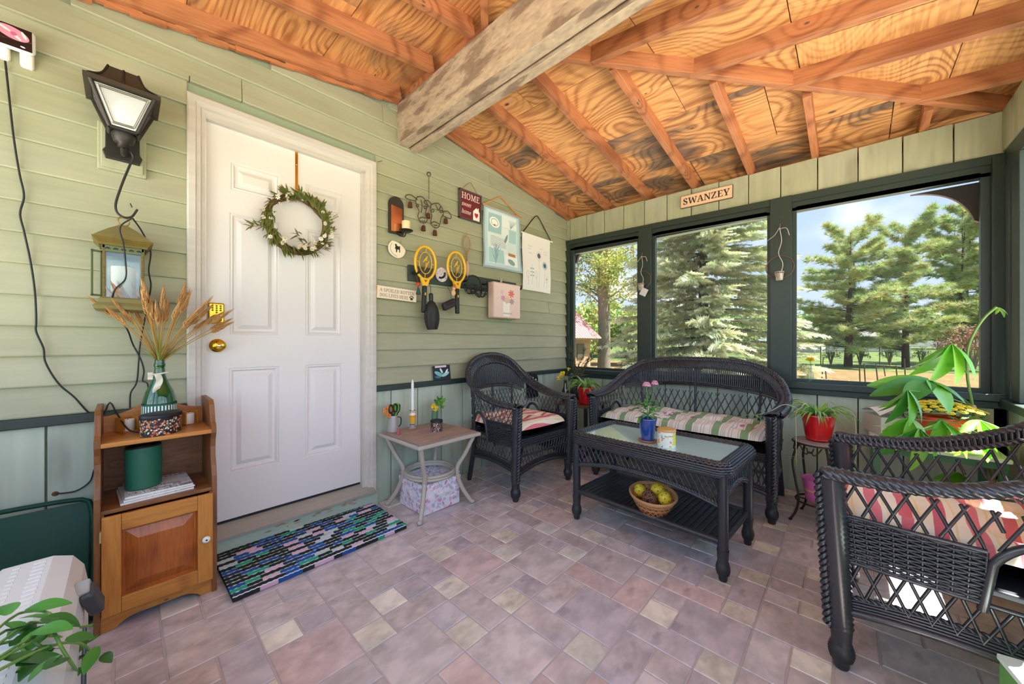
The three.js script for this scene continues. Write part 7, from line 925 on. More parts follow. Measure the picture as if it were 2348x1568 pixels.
{ // money tree
  const P0 = [2.69, 0.003, 2.8], t = thing('money_tree', 'tall money tree with hand shaped bright green leaves behind the armchair', 'plant', P0), o = vec(P0); reseed(271);
  part('pot', lathe([[0, 0], [0.1, 0], [0.13, 0.2], [0.135, 0.21], [0.125, 0.21], [0.115, 0.19], [0, 0.18]], 30), mat(C('#7d5a48'), 0.7), t);
  const R = (px, py, d) => deep(px, py, d).sub(o), bk = mat(C('#a98f68'), 0.8), gs = mat(C('#5a7a35'), 0.6), l1 = phys(C('#6fb92e'), 0.4, { transmission: 0.35, thickness: 0 }), l2 = phys(C('#3f8a2a'), 0.4, { transmission: 0.25, thickness: 0 }), l3 = phys(C('#9bd040'), 0.4, { transmission: 0.4, thickness: 0 });
  const stem = [V(0, 0.18, 0), R(2275, 1100, 1.85), R(2255, 1000, 1.88), R(2230, 930, 1.95), R(2218, 860, 1.95), R(2222, 790, 1.95), R(2255, 730, 1.9), R(2285, 703, 1.86)]; part('trunk', tube(stem.slice(0, 4).map((p) => p.toArray()), 0.012, 24, 8), bk, t); part('stem', tube(stem.slice(3).map((p) => p.toArray()), 0.006, 30, 7), gs, t);
  const hand = (c, from, n, L, dir, spread, droop, m, w = 0.21) => { part('leaf_stalk', tube([from.toArray(), from.clone().lerp(c, 0.6).add(V(0, 0.015, 0)).toArray(), c.toArray()], 0.0025, 12, 5), gs, t); const D = dir.clone().normalize(); for (let i = 0; i < n; i++) { const a = (i - (n - 1) / 2) * spread, d = D.clone().applyAxisAngle(V(0, 1, 0), a), l = L * (1 - 0.18 * Math.abs(a)) * rr(0.9, 1.1), g = leafShape(l, l * w, 0.22, 0.25, 9), q = new THREE.Quaternion().setFromUnitVectors(V(0, 0, 1), V(d.x, -droop + rr(-0.15, 0.15), d.z).normalize()); g.applyQuaternion(q).translate(c.x, c.y, c.z); part('leaflet', g, Array.isArray(m) ? m[i % m.length] : m, t); } };
  const away = V(-RGT0.x, 0, -RGT0.z), near = V(-FWD0.x, 0, -FWD0.z);
  hand(R(2185, 790, 1.88), stem[4], 6, 0.26, away.clone().addScaledVector(near, 0.2), 0.6, 1.25, [l1, l3, l1], 0.2);
  hand(R(2130, 872, 1.82), stem[3], 6, 0.25, away.clone().addScaledVector(near, 0.1), 0.7, 0.35, [l2, l1, l2]);
  hand(R(2082, 895, 1.72), stem[3], 5, 0.19, away.clone().addScaledVector(near, 0.4), 0.75, 1.5, [l1, l2, l2], 0.2);
  hand(R(2160, 965, 1.8), stem[2], 7, 0.2, near.clone(), 1.0, 0.9, [l1, l3, l1]);
  hand(R(2110, 985, 1.75), stem[2], 6, 0.21, away.clone().addScaledVector(near, 0.4), 0.8, 1.0, [l3, l1, l2]);
  hand(R(2250, 965, 1.8), stem[2], 6, 0.17, near.clone().addScaledVector(RGT0, 0.3), 0.7, 0.5, [l1, l3]); hand(R(2290, 705, 1.86), stem[6], 3, 0.055, RGT0.clone(), 0.8, 0.9, [l3, l1]);
  hand(R(2240, 1000, 1.8), stem[1], 6, 0.15, away.clone().addScaledVector(near, 0.8), 0.8, 0.7, [l3, l1]); hand(R(2090, 960, 1.8), stem[2], 5, 0.17, away.clone(), 0.7, 0.8, [l3, l3, l1]);
  hand(R(2200, 1085, 1.95), V(0, 0.3, 0), 6, 0.15, away.clone(), 0.8, 0.9, [l3, l1]); hand(R(2245, 1105, 1.83), V(0, 0.3, 0), 6, 0.15, near.clone(), 1.0, 1.0, [l3, l1, l2]);
}
{ const t = thing('mint_box', 'pale mint storage box with green sides on the floor beside the near armchair', 'box', [1.45, 0.003, 2.75], 0.2); part('body', rbb(-0.09, 0.09, 0, 0.27, -0.1, 0.1, 0.004), mat(C('#5d9a4e'), 0.5), t); part('lid', rbb(-0.093, 0.093, 0.27, 0.285, -0.103, 0.103, 0.003), mat(C('#d3e4da'), 0.5), t); }
// ---------------------------------------------------------------- corner between armchair and loveseat
{
  const S = [2.98, 0, 0.5], t = thing('corner_stand', 'dark plant stand in the corner between armchair and loveseat', 'plant stand', S), dm = mat(C('#2a221d'), 0.6); part('top', rbb(-0.2, 0.16, 0.49, 0.51, -0.2, 0.16, 0.005), mat(C('#6b4d36'), 0.6), t); for (const sx of [-1, 1]) for (const sz of [-1, 1]) part('leg', rbx(0.026, 0.49, 0.026, 0.004, -0.02 + sx * 0.155, 0.245, -0.02 + sz * 0.155), dm, t); part('shelf', rbb(-0.17, 0.13, 0.16, 0.175, -0.17, 0.13, 0.004), dm, t);
  const r = [S[0] - 0.075, 0.5105, S[2] + 0.075], p = thing('red_pot', 'red plastic pot on the corner stand behind the armchair', 'pot', r); part('pot', lathe([[0, 0], [0.055, 0], [0.058, 0.01], [0.076, 0.14], [0.08, 0.155], [0.073, 0.155], [0.07, 0.14], [0, 0.135]], 30), redPot, p);
  spiderPlant('spider_plant', 'spider plant in the red pot on the corner stand', r[0], 0.65, r[2], 66, 0.25, 281);
  runner('spider_plantlet', 'long spider plant runner trailing down between armchair and loveseat', [[r[0] - 0.02, 0.66, r[2] + 0.03], [r[0] - 0.1, 0.66, r[2] + 0.1], [r[0] - 0.12, 0.45, r[2] + 0.11], [r[0] - 0.13, 0.3, r[2] + 0.1]], 14, 282); runner('spider_plantlet', 'spider plant runner reaching down towards the lilac pot', [[r[0], 0.66, r[2] + 0.03], [r[0] - 0.09, 0.62, r[2] + 0.12], [r[0] - 0.12, 0.3, r[2] + 0.14], [r[0] - 0.12, 0.12, r[2] + 0.13]], 14, 283);
  const b = thing('brown_bottle', 'brown glass bottle of yellow flowers against the corner panelling', 'bottle', [S[0] - 0.12, 0.5105, S[2] - 0.12]); part('glass', lathe([[0, 0], [0.034, 0], [0.036, 0.006], [0.036, 0.1], [0.016, 0.15], [0.014, 0.2], [0.017, 0.203], [0.017, 0.21], [0.012, 0.21]], 22), phys(C('#3a2a14'), 0.1, { transmission: 0.3, thickness: 0, clearcoat: 1 }), b);
  const f = thing('yellow_sprays', 'loose sprays of small yellow flowers in the brown bottle', 'flowers', [S[0] - 0.12, 0.7, S[2] - 0.12]); reseed(291); const st = [], bl = []; for (let i = 0; i < 9; i++) { const e = V(rr(-0.17, 0.05), rr(0.03, 0.13), rr(-0.03, 0.03)); st.push(tube([[0, 0, 0], [e.x * 0.4, e.y * 0.7, e.z * 0.5], e.toArray()], 0.0012, 8, 4)); for (let k = 0; k < 5; k++) bl.push(xf(new THREE.SphereGeometry(0.014, 7, 5).scale(1, 0.4, 0.6), { p: [e.x + rr(-0.015, 0.015), e.y + rr(-0.015, 0.015), e.z + rr(-0.012, 0.012)], r: [rr(-1, 1), rr(0, 3), rr(-1, 1)] })); } part('stems', st, mat(C('#7a7f3a'), 0.7), f); part('blossoms', bl, mat(C('#e9c92a'), 0.6), f);
  const v = [3.12, 0.7885, 0.27]; const a = thing('evergreen_spray', 'dark evergreen branches and bare twigs standing in the window corner', 'branches', [S[0] + 0.1, 0.5105, S[2] - 0.15]); part('vase', lathe([[0, 0], [0.05, 0], [0.06, 0.05], [0.05, 0.16], [0.035, 0.2], [0.038, 0.21], [0.03, 0.21]], 22), mat(C('#2b2a26'), 0.4), a); reseed(295); const tw = [], nd = [];
  for (let i = 0; i < 7; i++) { const d = V(rr(-0.5, 0.5), 1, rr(-0.4, 0.7)), l = rr(0.28, 0.46), P = [0, 1, 2, 3, 4].map((k) => V(0, 0.18, 0).addScaledVector(d, (l * k) / 4).add(V(rr(-0.02, 0.02), 0, rr(-0.02, 0.02)))); tw.push(strand(P, (q) => 0.005 * (1.1 - q), 5)); if (i < 5) for (let k = 0; k < 90; k++) { const q = rr(0.15, 1), c = P[Math.min(3, Math.floor(q * 4))].clone().lerp(P[Math.min(4, Math.floor(q * 4) + 1)], (q * 4) % 1), n = V(rr(-1, 1), rr(-0.1, 1), rr(-1, 1)).normalize().multiplyScalar(rr(0.03, 0.06)); nd.push(strand([c, c.clone().add(n)], (z) => 0.0022 * (1.1 - z), 3)); } } part('twigs', tw, mat(C('#5a4330'), 0.8), a); part('needles', nd, mat(C('#4a5a34'), 0.8), a); for (let i = 0; i < 12; i++) part('leaf', leafShape(0.15, 0.035, 0.15, 0.5, 6).rotateX(-rr(0.1, 0.8)).rotateY(rnd() * 6.28).translate(0, 0.2, 0), mat(C('#40512e'), 0.6), a);
  const k = thing('studded_case', 'black rounded case with white studs hung on the corner panelling', 'case', [2.75, 0.66, 0.052]); part('shell', extrude((() => { const s = new THREE.Shape(); s.moveTo(-0.06, -0.12); s.lineTo(0.06, -0.12); s.lineTo(0.06, 0.05); s.absarc(0, 0.05, 0.06, 0, Math.PI); s.closePath(); return s; })(), 0.03, 0.006), M.black, k); part('studs', [[-0.02, 0.07], [0.025, 0.05], [-0.03, 0.01], [0.02, -0.03]].map(([x, y]) => sph(0.008, x, y, 0.037, 8, 1, 1, 0.5)), waxW, k);
  const lp = thing('lilac_pot', 'lilac plant pot on the floor between armchair and loveseat', 'pot', [2.8, 0.003, 0.66]); part('pot', lathe([[0, 0], [0.06, 0], [0.08, 0.16], [0.085, 0.165], [0.085, 0.18], [0.076, 0.18], [0.07, 0.16], [0, 0.15]], 28), mat(C('#b58aa6'), 0.5), lp); const g = thing('trailing_grass', 'arching yellow green leaves growing in the lilac pot', 'plant', [2.8, 0.155, 0.66]); reseed(299); const lm = phys(C('#8f9a3e'), 0.6, { transmission: 0.2, thickness: 0 }); for (let i = 0; i < 16; i++) part('leaf', leafShape(rr(0.14, 0.24), 0.008, 0.2, 0.9, 7).rotateX(-rr(0.5, 1.1)).rotateY(rnd() * 6.28), lm, g);
}
// ---------------------------------------------------------------- outdoors: lawn, trees, shed, fences, far buildings
const GY = -0.45, FWD = V(Math.cos(YAW), 0, -Math.sin(YAW)), RGT = V(Math.sin(YAW), 0, Math.cos(YAW));
const spot = (px, depth) => V(0, GY, 2.36).addScaledVector(FWD, depth).addScaledVector(RGT, ((px - 1174) / F_PX) * depth);
{
  const lawnTex = dataTex(512, 512, (u, v) => { const a = fbm(u * 40, v * 40, 71, 3, 40, 40), b = fbm(u * 6, v * 6, 73, 4, 6, 6), t = 0.72 + 0.5 * (a - 0.5) + 0.5 * (b - 0.5); return [104 * t + 24 * (b - 0.4), 132 * t, 42 * t]; });
  const dryTex = dataTex(256, 256, (u, v) => { const a = fbm(u * 40, v * 40, 75, 3, 40, 40), b = fbm(u * 5, v * 5, 77, 4, 5, 5), t = 0.9 + 0.4 * (a - 0.5) + 0.3 * (b - 0.5); return [134 * t, 106 * t, 58 * t]; });
  const ring = (x0, x1, z0, z1, y) => { const g = new THREE.PlaneGeometry(x1 - x0, z1 - z0, 8, 8).rotateX(-Math.PI / 2).translate((x0 + x1) / 2, y, (z0 + z1) / 2); return uvBox(g.toNonIndexed(), 0.2); };
  const t = mesh('lawn', ring(-70, 160, -110, 110, GY), mat(0xffffff, 0.95, { map: lawnTex })); tag(t, 'sunlit green lawn spreading out around the porch', 'lawn', null, 'structure');
  const dry = extrude([[0, -60], [7, -60], [9, -10], [8.4, 4], [10, 60], [1, 60], [-0.4, 6], [0.6, -12]].map(([x, z]) => [x + 18.2, -z]), 0.02).rotateX(-Math.PI / 2).translate(0, GY + 0.0, 0);
  tag(mesh('hay_field', uvBox(dry, 0.2), mat(0xffffff, 0.95, { map: dryTex })), 'tan strip of dry mown grass between the lawn and the pines', 'field', null, 'structure');
  tag(mesh('bounce_gravel', uvBox(merge([bb(-14, 12, GY - 0.05, GY + 0.012, 3.4, 10.5), bb(3.8, 12, GY - 0.05, GY + 0.011, -6, 3.4), bb(-14, -1.1, GY - 0.05, GY + 0.011, -2, 3.4)]), 0.3), mat(C('#d2cabb'), 0.95, { map: rep(stoneTex, 3, 3) })), 'added pale gravel round the porch bouncing sunlight inside', 'drive', null, 'structure');  // unseen ground added to bounce sunlight up into the porch
  // yellow flowers in the grass before the hay strip
  reseed(90); const fg = new THREE.OctahedronGeometry(0.03), fl = new THREE.InstancedMesh(fg, mat(C('#f2dc3a'), 0.7), 900), mm = new THREE.Matrix4();
  for (let i = 0; i < 900; i++) { const x = rr(15.2, 18.3), z = rr(-9, 6) ; mm.makeTranslation(x, GY + rr(0.04, 0.16), z); fl.setMatrixAt(i, mm); }
  fl.name = 'meadow_flowers'; tag(fl, 'bright yellow wild flowers scattered through the lawn', 'flowers', null, 'stuff'); scene.add(fl);
}
const bark = mat(C('#6b5a4c'), 0.9, { map: rep(flakeTex, 1, 0.5) }), barkGrey = mat(C('#93867a'), 0.9, { map: rep(paintTex, 1, 1) });
function needleTuft(n, len, wid, spread) { reseed(5); const P = []; for (let i = 0; i < n; i++) { const a = rnd() * 6.283, e = rr(-0.25, 1) * spread, d = V(Math.cos(a) * Math.cos(e), Math.sin(e), Math.sin(a) * Math.cos(e)), s = d.clone().cross(V(rr(-1, 1), rr(-1, 1), rr(-1, 1))).normalize().multiplyScalar(wid), l = len * rr(0.7, 1.1); P.push(-s.x, -s.y, -s.z, s.x, s.y, s.z, d.x * l, d.y * l - 0.05 * l, d.z * l); } const g = new THREE.BufferGeometry(); g.setAttribute('position', new THREE.Float32BufferAttribute(P, 3)); g.computeVertexNormals(); return g; }
function sprayGeo() { reseed(6); const P = []; for (let i = 0; i < 30; i++) { const t = i / 30, side = i % 2 ? 1 : -1, x = t * 0.5, l = 0.16 * (1.1 - t) + 0.05, a = rr(0.5, 1.0), dx = Math.cos(a) * l, dz = Math.sin(a) * l * side, dy = rr(-0.05, 0.03), w = 0.022; P.push(x - w, 0, 0, x + w, 0.0, 0, x + dx, dy, dz); P.push(x, -0.01, 0, x + w, 0.02, 0.01 * side, x + dx * 0.6, dy + 0.03, dz * 0.6); } const g = new THREE.BufferGeometry(); g.setAttribute('position', new THREE.Float32BufferAttribute(P, 3)); g.computeVertexNormals(); return g; }
function leafClump(n, r, s) { reseed(8); const P = []; for (let i = 0; i < n; i++) { const c = V(rr(-r, r), rr(-r, r), rr(-r, r)), u = V(rr(-1, 1), rr(-0.6, 0.6), rr(-1, 1)).normalize().multiplyScalar(s), w = u.clone().cross(V(rr(-1, 1), rr(-1, 1), rr(-1, 1))).normalize().multiplyScalar(s * 0.45); const q = (a, b) => [c.x + u.x * a + w.x * b, c.y + u.y * a + w.y * b, c.z + u.z * a + w.z * b]; P.push(...q(-1, 0), ...q(0, 1), ...q(1, 0), ...q(-1, 0), ...q(1, 0), ...q(0, -1)); } const g = new THREE.BufferGeometry(); g.setAttribute('position', new THREE.Float32BufferAttribute(P, 3)); g.computeVertexNormals(); return g; }
const tuftG = needleTuft(46, 0.34, 0.012, 1.2), sprayG = sprayGeo(), clumpG = leafClump(12, 0.16, 0.07), bigClumpG = leafClump(16, 0.35, 0.13);
const leafM = (c, tr = 0.25) => phys(C(c), 0.8, { transmission: tr, thickness: 0 });
function foliage(parent, geo, mats, color, jitter, name = 'foliage') {
  const m = new THREE.InstancedMesh(geo, leafM(0xffffff), mats.length); const c = new THREE.Color(), b = C(color), h = {}; b.getHSL(h);
  mats.forEach((x, i) => { m.setMatrixAt(i, x); c.setHSL(h.h + rr(-jitter, jitter) * 0.25, clamp(h.s * rr(0.8, 1.15)), clamp(h.l * rr(1 - jitter, 1 + jitter))); m.setColorAt(i, c); });
  m.name = name; m.userData.kind = 'stuff'; m.castShadow = m.receiveShadow = true; parent.add(m); return m;
}
const TR = (p, dir, s, roll = 0) => { const q = new THREE.Quaternion().setFromUnitVectors(V(1, 0, 0), dir.clone().normalize()), r = new THREE.Quaternion().setFromAxisAngle(dir.clone().normalize(), roll); return new THREE.Matrix4().compose(p, r.multiply(q), typeof s === 'number' ? V(s, s, s) : s); };
function pine(label, px, depth, H, R, trunks, seed, bare = 0.13, color = '#b6c27c') {
  const p = spot(px, depth), t = thing('pine_tree', label, 'tree', [p.x, GY, p.z], 0, 'pines beyond the hay field'); reseed(seed);
  const wood = [], inst = [];
  trunks.forEach(([dx, dz, hh, r], ti) => {
    const pts = [], lean = V(rr(-0.03, 0.03), 0, rr(-0.03, 0.03)); for (let i = 0; i <= 8; i++) pts.push(V(dx * (1 + 0.5 * i / 8) + lean.x * i + rr(-0.04, 0.04), (hh * H * i) / 8, dz * (1 + 0.5 * i / 8) + lean.z * i + rr(-0.04, 0.04)));
    part('trunk', strand(pts, (q) => r * 0.62 * (1.12 - q), 8), bark, t);
    const nb = Math.round(46 / Math.sqrt(trunks.length) * H / 8);
    for (let b = 0; b < nb; b++) {
      const h = lerp(bare, 0.985, (b + rnd() * 0.6) / nb), y = h * hh * H, i = Math.min(7, Math.floor(h * 8)), o = pts[i].clone().lerp(pts[i + 1], h * 8 - i), a = rnd() * 6.283 + b * 2.4;
      const shape = Math.sin(Math.PI * clamp(0.16 + 0.84 * (1 - (h - bare) / (1 - bare)), 0, 1) * 0.62), len = R * (0.22 + 0.8 * shape) * rr(0.65, 1.15), d = V(Math.cos(a), rr(-0.02, 0.28) + (h > 0.85 ? 0.7 : 0), Math.sin(a));
      const bp = []; for (let k = 0; k <= 5; k++) { const q = k / 5; bp.push(o.clone().addScaledVector(d, len * q).add(V(rr(-0.08, 0.08) * q, -0.22 * len * 0.3 * q * (1 - q) + 0.12 * q * q * len * 0.3, rr(-0.08, 0.08) * q))); }
      wood.push(strand(bp, (q) => 0.045 * (1.1 - q) * (1.15 - h), 4));
      for (let k = 1; k <= 5; k++) { const nt = k < 2 ? 2 : 6 + k; for (let n = 0; n < nt; n++) { const c = bp[k].clone().lerp(bp[Math.max(0, k - 1)], rnd()).add(V(rr(-0.42, 0.42) * len * 0.3, rr(-0.1, 0.14), rr(-0.42, 0.42) * len * 0.3)); inst.push(TR(c, V(rr(-0.5, 0.5), 1, rr(-0.5, 0.5)), rr(0.7, 1.25), rnd() * 6)); } }
    }
  });
  part('branches', wood, bark, t); foliage(t, new THREE.BufferGeometry().copy(tuftG).rotateZ(-Math.PI / 2), inst, color, 0.22);
  return t;
}
pine('pine with a broad rounded crown and two close trunks', 1938, 22.7, 8.2, 2.9, [[-0.2, 0.1, 1, 0.28], [0.45, 0.2, 0.88, 0.2]], 101);
pine('tall narrow pine with one dark trunk and a thin top', 2075, 22.0, 8.4, 2.5, [[0, 0, 1, 0.27]], 102, 0.12, '#b2be78');
pine('dense group pine with several slim trunks beside the window edge', 2192, 24.5, 10.4, 2.3, [[-0.7, 0, 0.92, 0.17], [0.1, 0.3, 1, 0.22], [0.9, 0.5, 1.02, 0.18], [1.6, 0.2, 0.95, 0.15]], 103, 0.14, '#aebb76');
{ // blue spruce right outside
  const p = spot(1612, 10.2), t = thing('spruce_tree', 'tall pale blue green spruce with layered drooping branches close to the porch', 'tree', [p.x, GY, p.z]); reseed(120);
  const H = 9.5, wood = [], inst = []; part('trunk', strand([V(0, 0, 0), V(0.03, 3, 0), V(-0.02, 6, 0.02), V(0, H, 0)], (q) => 0.17 * (1.04 - q), 9), bark, t);
  for (let w = 0; w < 34; w++) {
    const y = 0.35 + (w / 34) * (H - 0.6), L = 2.35 * Math.pow(1 - y / (H + 0.6), 0.8) + 0.1, n = 7;
    for (let b = 0; b < n; b++) {
      const a = (b / n) * 6.283 + w * 0.9 + rr(-0.25, 0.25), len = L * rr(0.72, 1.1), d = V(Math.cos(a), 0, Math.sin(a)), s = V(-d.z, 0, d.x), bp = [];
      for (let k = 0; k <= 6; k++) { const q = k / 6; bp.push(V(0, y, 0).addScaledVector(d, len * q).add(V(0, -0.34 * len * q * q * 0.55 + 0.12 * len * Math.pow(q, 4) + rr(-0.02, 0.02), 0))); }
      wood.push(strand(bp, (q) => 0.022 * (1.15 - q), 4));
      for (let k = 1; k <= 6; k++) for (const sd of [-1, -0.5, 0, 0.5, 1]) { if (k < 3 && rnd() < 0.45) continue; const dd = d.clone().addScaledVector(s, sd * rr(0.6, 1.1)).add(V(0, rr(-0.35, -0.02), 0)), c = bp[k].clone().addScaledVector(s, sd * 0.1 * rnd()).add(V(0, rr(-0.06, 0.02), 0)); inst.push(TR(c, dd, rr(0.75, 1.2) * (0.6 + 0.5 * len / 2), rr(-0.3, 0.3))); }
    }
  }
  part('branches', wood, bark, t); foliage(t, sprayG, inst, '#cdd2aa', 0.2);
}
function broadleaf(name, label, px, depth, H, R, trunks, n, color, seed, group, geo = clumpG, y0 = 0.3) {
  const p = spot(px, depth), t = thing(name, label, 'tree', [p.x, GY, p.z], 0, group); reseed(seed); const wood = [], inst = [];
  for (const [dx, dz, lx, lz, r] of trunks) {
    const pts = []; for (let i = 0; i <= 7; i++) pts.push(V(dx + lx * Math.pow(i / 7, 1.3) + rr(-0.06, 0.06) * (i ? 1 : 0), (H * i) / 7, dz + lz * Math.pow(i / 7, 1.3)));
    part('trunk', strand(pts, (q) => r * (1.1 - q * 0.85), 8), barkGrey, t);
    for (let b = 0; b < n; b++) { const h = lerp(y0, 0.98, rnd()), i = Math.min(6, Math.floor(h * 7)), o = pts[i].clone().lerp(pts[i + 1], h * 7 - i), a = rnd() * 6.283, len = R * rr(0.4, 1.1) * (1.15 - 0.5 * h), d = V(Math.cos(a), rr(0.1, 0.7), Math.sin(a)), bp = [0, 1, 2, 3, 4].map((k) => o.clone().addScaledVector(d, (len * k) / 4).add(V(rr(-0.15, 0.15) * k / 4, rr(-0.1, 0.1), rr(-0.15, 0.15) * k / 4))); wood.push(strand(bp, (q) => 0.04 * (1.1 - q), 4)); for (let k = 1; k <= 4; k++) for (let m = 0; m < 4; m++) inst.push(TR(bp[k].clone().add(V(rr(-0.4, 0.4), rr(-0.3, 0.35), rr(-0.4, 0.4))), V(rr(-1, 1), rr(-1, 1), rr(-1, 1)), rr(0.8, 1.4), rnd() * 6)); }
  }
  part('branches', wood, barkGrey, t); foliage(t, geo, inst, color, 0.2); return t;
}
broadleaf('maple_tree', 'grey trunked tree with sparse fresh yellow green leaves near the shed', 1384, 18.5, 11, 2.4, [[0, 0, -0.9, 0.3, 0.3], [0.1, 0.05, 0.7, -0.3, 0.24]], 44, '#b5bd57', 130);
function bush(name, label, px, depth, w, h, n, color, seed, group, geo = bigClumpG) {
  const p = spot(px, depth), t = thing(name, label, 'bush', [p.x, GY, p.z], 0, group); reseed(seed); const inst = [], wood = [];
  for (let i = 0; i < 7; i++) { const a = rnd() * 6.28; wood.push(strand([V(0, 0, 0), V(Math.cos(a) * w * 0.2, h * 0.4, Math.sin(a) * w * 0.2), V(Math.cos(a) * w * 0.4, h * 0.75, Math.sin(a) * w * 0.4)], 0.03, 4)); }
  for (let i = 0; i < n; i++) { const a = rnd() * 6.283, e = Math.acos(rr(-0.15, 1)), r = Math.pow(rnd(), 0.4); inst.push(TR(V(Math.cos(a) * Math.sin(e) * w * r, Math.max(0.15, h * 0.5 + Math.cos(e) * h * 0.5 * r), Math.sin(a) * Math.sin(e) * w * r), V(rr(-1, 1), rr(-1, 1), rr(-1, 1)), rr(0.7, 1.4) * clamp(h * 0.35, 0.5, 3), rnd() * 6)); }
  part('stems', wood, barkGrey, t); foliage(t, geo, inst, color, 0.22); return t;
}
bush('shrub', 'bushy light green shrub on the lawn behind the grey trunked tree', 1440, 24, 2.2, 3.4, 320, '#93a94c', 141);
bush('shrub', 'low yellow green shrub at the foot of the shed lawn', 1335, 27, 1.6, 1.6, 160, '#a9b552', 142);
bush('shrub', 'wide dark green thicket far behind the spruce', 1560, 36, 7, 4.6, 520, '#7c8f4c', 143);
bush('shrub', 'yellow green thicket far behind the grey trunked tree', 1385, 40, 6, 5.5, 420, '#a6b058', 144);
bush('red_leaf_bush', 'reddish brown leaved bush at the right window edge', 2232, 19, 1.3, 2.4, 240, '#a27a5e', 145, null, clumpG);
for (const [px, d, s] of [[1905, 23.5, 150], [1972, 23.3, 151], [2040, 23.6, 152], [2112, 23.2, 153], [2236, 20.5, 154]]) bush('sapling_bush', 'small dark green sapling bush at the foot of the pines', px, d, 0.5, 1.2, 60, '#5f7a3e', s, 'sapling bushes under the pines', clumpG);
for (const [px, d, w, h, c, s, l] of [[1870, 75, 16, 7, '#93a65a', 160, 'pale distant tree line left of the broad pine'], [2010, 82, 16, 6.5, '#93a65a', 161, 'hazy distant tree line between the pines'], [2150, 78, 16, 8, '#93a65a', 162, 'hazy distant tree line behind the slim trunked pine'], [1700, 70, 18, 7, '#93a65a', 163, 'distant tree line behind the spruce']]) bush('distant_trees', l, px, d, w, h, 420, c, s);
{ // shed with a red metal roof at the left of the first opening
  const p = spot(1376, 17), t = thing('shed', 'peach walled shed with a ribbed faded red metal roof', 'shed', [p.x, GY, p.z], 0.1);
  const wall = mat(C('#d9a98a'), 0.8, { map: paintTex }), roof = mat(C('#d79a94'), 0.6), dk = mat(C('#5b5048'), 0.3);
  part('wall', bb(-6.5, -0.3, 0, 1.75, -4.2, -0.35), wall, t);
  const slope = (s) => { const g = []; for (let i = 0; i < 28; i++) g.push(bx(0.225, 0.03, 3.1, -6.5 + i * 0.24, 0, 0), bx(0.03, 0.06, 3.1, -6.5 + i * 0.24 + 0.12, 0.01, 0)); return merge(g).rotateX(s * 0.78).translate(0, 2.78, s * 1.1 - 2.2); };
  part('roof_panel', slope(1), roof, t); part('roof_panel', slope(-1), roof, t);
  part('gable', extrude([[-1.9, 0], [1.9, 0], [0, 1.9]], 0.1).rotateY(Math.PI / 2).translate(-0.42, 1.72, -2.25), wall, t);
  part('eave_board', bb(-6.6, 0.0, 1.62, 1.78, -0.1, -0.06), wall, t);
  part('window', rbb(-1.7, -1.0, 0.8, 1.45, -0.38, -0.3, 0.02), dk, t); part('window', rbb(-3.6, -2.9, 0.8, 1.45, -0.38, -0.3, 0.02), dk, t);
}
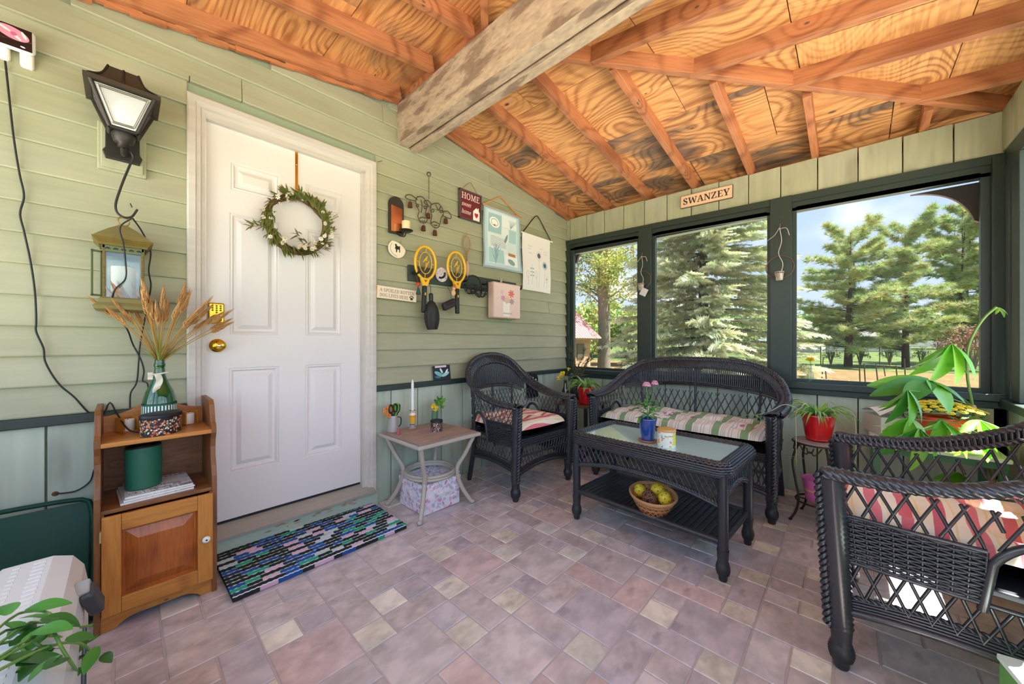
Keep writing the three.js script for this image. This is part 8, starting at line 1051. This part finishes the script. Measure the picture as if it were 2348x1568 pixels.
{ // fences and far buildings
  const post = mat(C('#4e463c'), 0.9), zs = [[1972, 13.3, 0.62], [1984, 13.8, 0.7], [2013, 13.4, 0.72], [2058, 14.2, 0.6], [2076, 15, 0.85], [1895, 14, 0.6], [1885, 15.2, 0.9], [2030, 16, 0.5]];
  zs.forEach(([px, d, h], i) => { const p = spot(px, d); const m = mesh('fence_post', strand([V(0, 0, 0), V((hash2(i, 3) - 0.5) * 0.1, h, (hash2(i, 4) - 0.5) * 0.12)], 0.022, 6), post); m.position.copy(p); tag(m, 'thin weathered wooden stake in the grass before the hay strip', 'post', 'garden stakes in the grass'); });
  for (const [px, d] of [[1882, 24], [2017, 24.4], [2150, 24.2]]) { const p = spot(px, d); const m = mesh('fence_pole', [strand([V(0, 0, 0), V(0, 1.5, 0)], 0.03, 6), sph(0.035, 0, 1.5, 0, 8)], mat(C('#5c6157'), 0.6)); m.position.copy(p); tag(m, 'slim grey metal fence pole under the pines', 'pole', 'fence poles under the pines'); }
  const b = spot(1905, 62), t = thing('building', 'low white building with a long grey roof far beyond the pines', 'building', [b.x, GY, b.z], -0.2);
  part('wall', bb(-1.5, 1.5, 0, 2.4, -9, 9), mat(C('#d8d4cc'), 0.8), t); part('roof', extrude([[-2, 2.4], [2, 2.4], [0, 3.7]], 19).translate(0, 0, -9.5), mat(C('#7f7c78'), 0.8), t);
  for (let i = 0; i < 6; i++) part('window', bb(-1.56, -1.49, 0.9, 1.8, -7.5 + i * 2.8, -6.2 + i * 2.8), mat(C('#4a4c50'), 0.3), t);
  const b2 = spot(1838, 55), t2 = thing('house', 'grey gabled house far off at the left of the broad pine', 'house', [b2.x, GY, b2.z], -0.1);
  part('wall', bb(-2, 2, 0, 2.6, -2.5, 2.5), mat(C('#b9b1a6'), 0.8), t2); part('roof', extrude([[-3.0, 2.5], [3.0, 2.5], [0, 4.6]], 4.6).rotateY(Math.PI / 2).translate(-2.3, 0, 0), mat(C('#6c645e'), 0.8), t2); part('window', bb(-2.06, -1.99, 1, 1.9, -0.6, 0.6), mat(C('#3d3f42'), 0.3), t2);
  const g = spot(1990, 44), gr = thing('guard_rail', 'white rail along the road far behind the pines', 'railing', [g.x, GY, g.z], 0);
  for (let i = 0; i < 9; i++) part('rail_post', bb(-0.06, 0.06, 0, 1.1, -5 + i * 1.2, -4.9 + i * 1.2), mat(C('#c9c6bf'), 0.7), gr); part('rail', [bb(-0.04, 0.04, 0.95, 1.12, -5.1, 4.8), bb(-0.04, 0.04, 0.5, 0.6, -5.1, 4.8)], mat(C('#d6d3cc'), 0.7), gr);
  const f = spot(2168, 9.6), bf = thing('bird_bath', 'small pale stone bird bath standing on the lawn', 'bird bath', [f.x, GY, f.z]);
  part('pedestal', lathe([[0, 0], [0.12, 0], [0.1, 0.05], [0.05, 0.1], [0.05, 0.2], [0.1, 0.25]], 16), mat(C('#b9b0a2'), 0.9), bf); part('bowl', lathe([[0, 0.26], [0.1, 0.25], [0.2, 0.3], [0.21, 0.32], [0.18, 0.31], [0, 0.28]], 20), mat(C('#c4bcae'), 0.9), bf);
}
renderer.render(scene, camera);
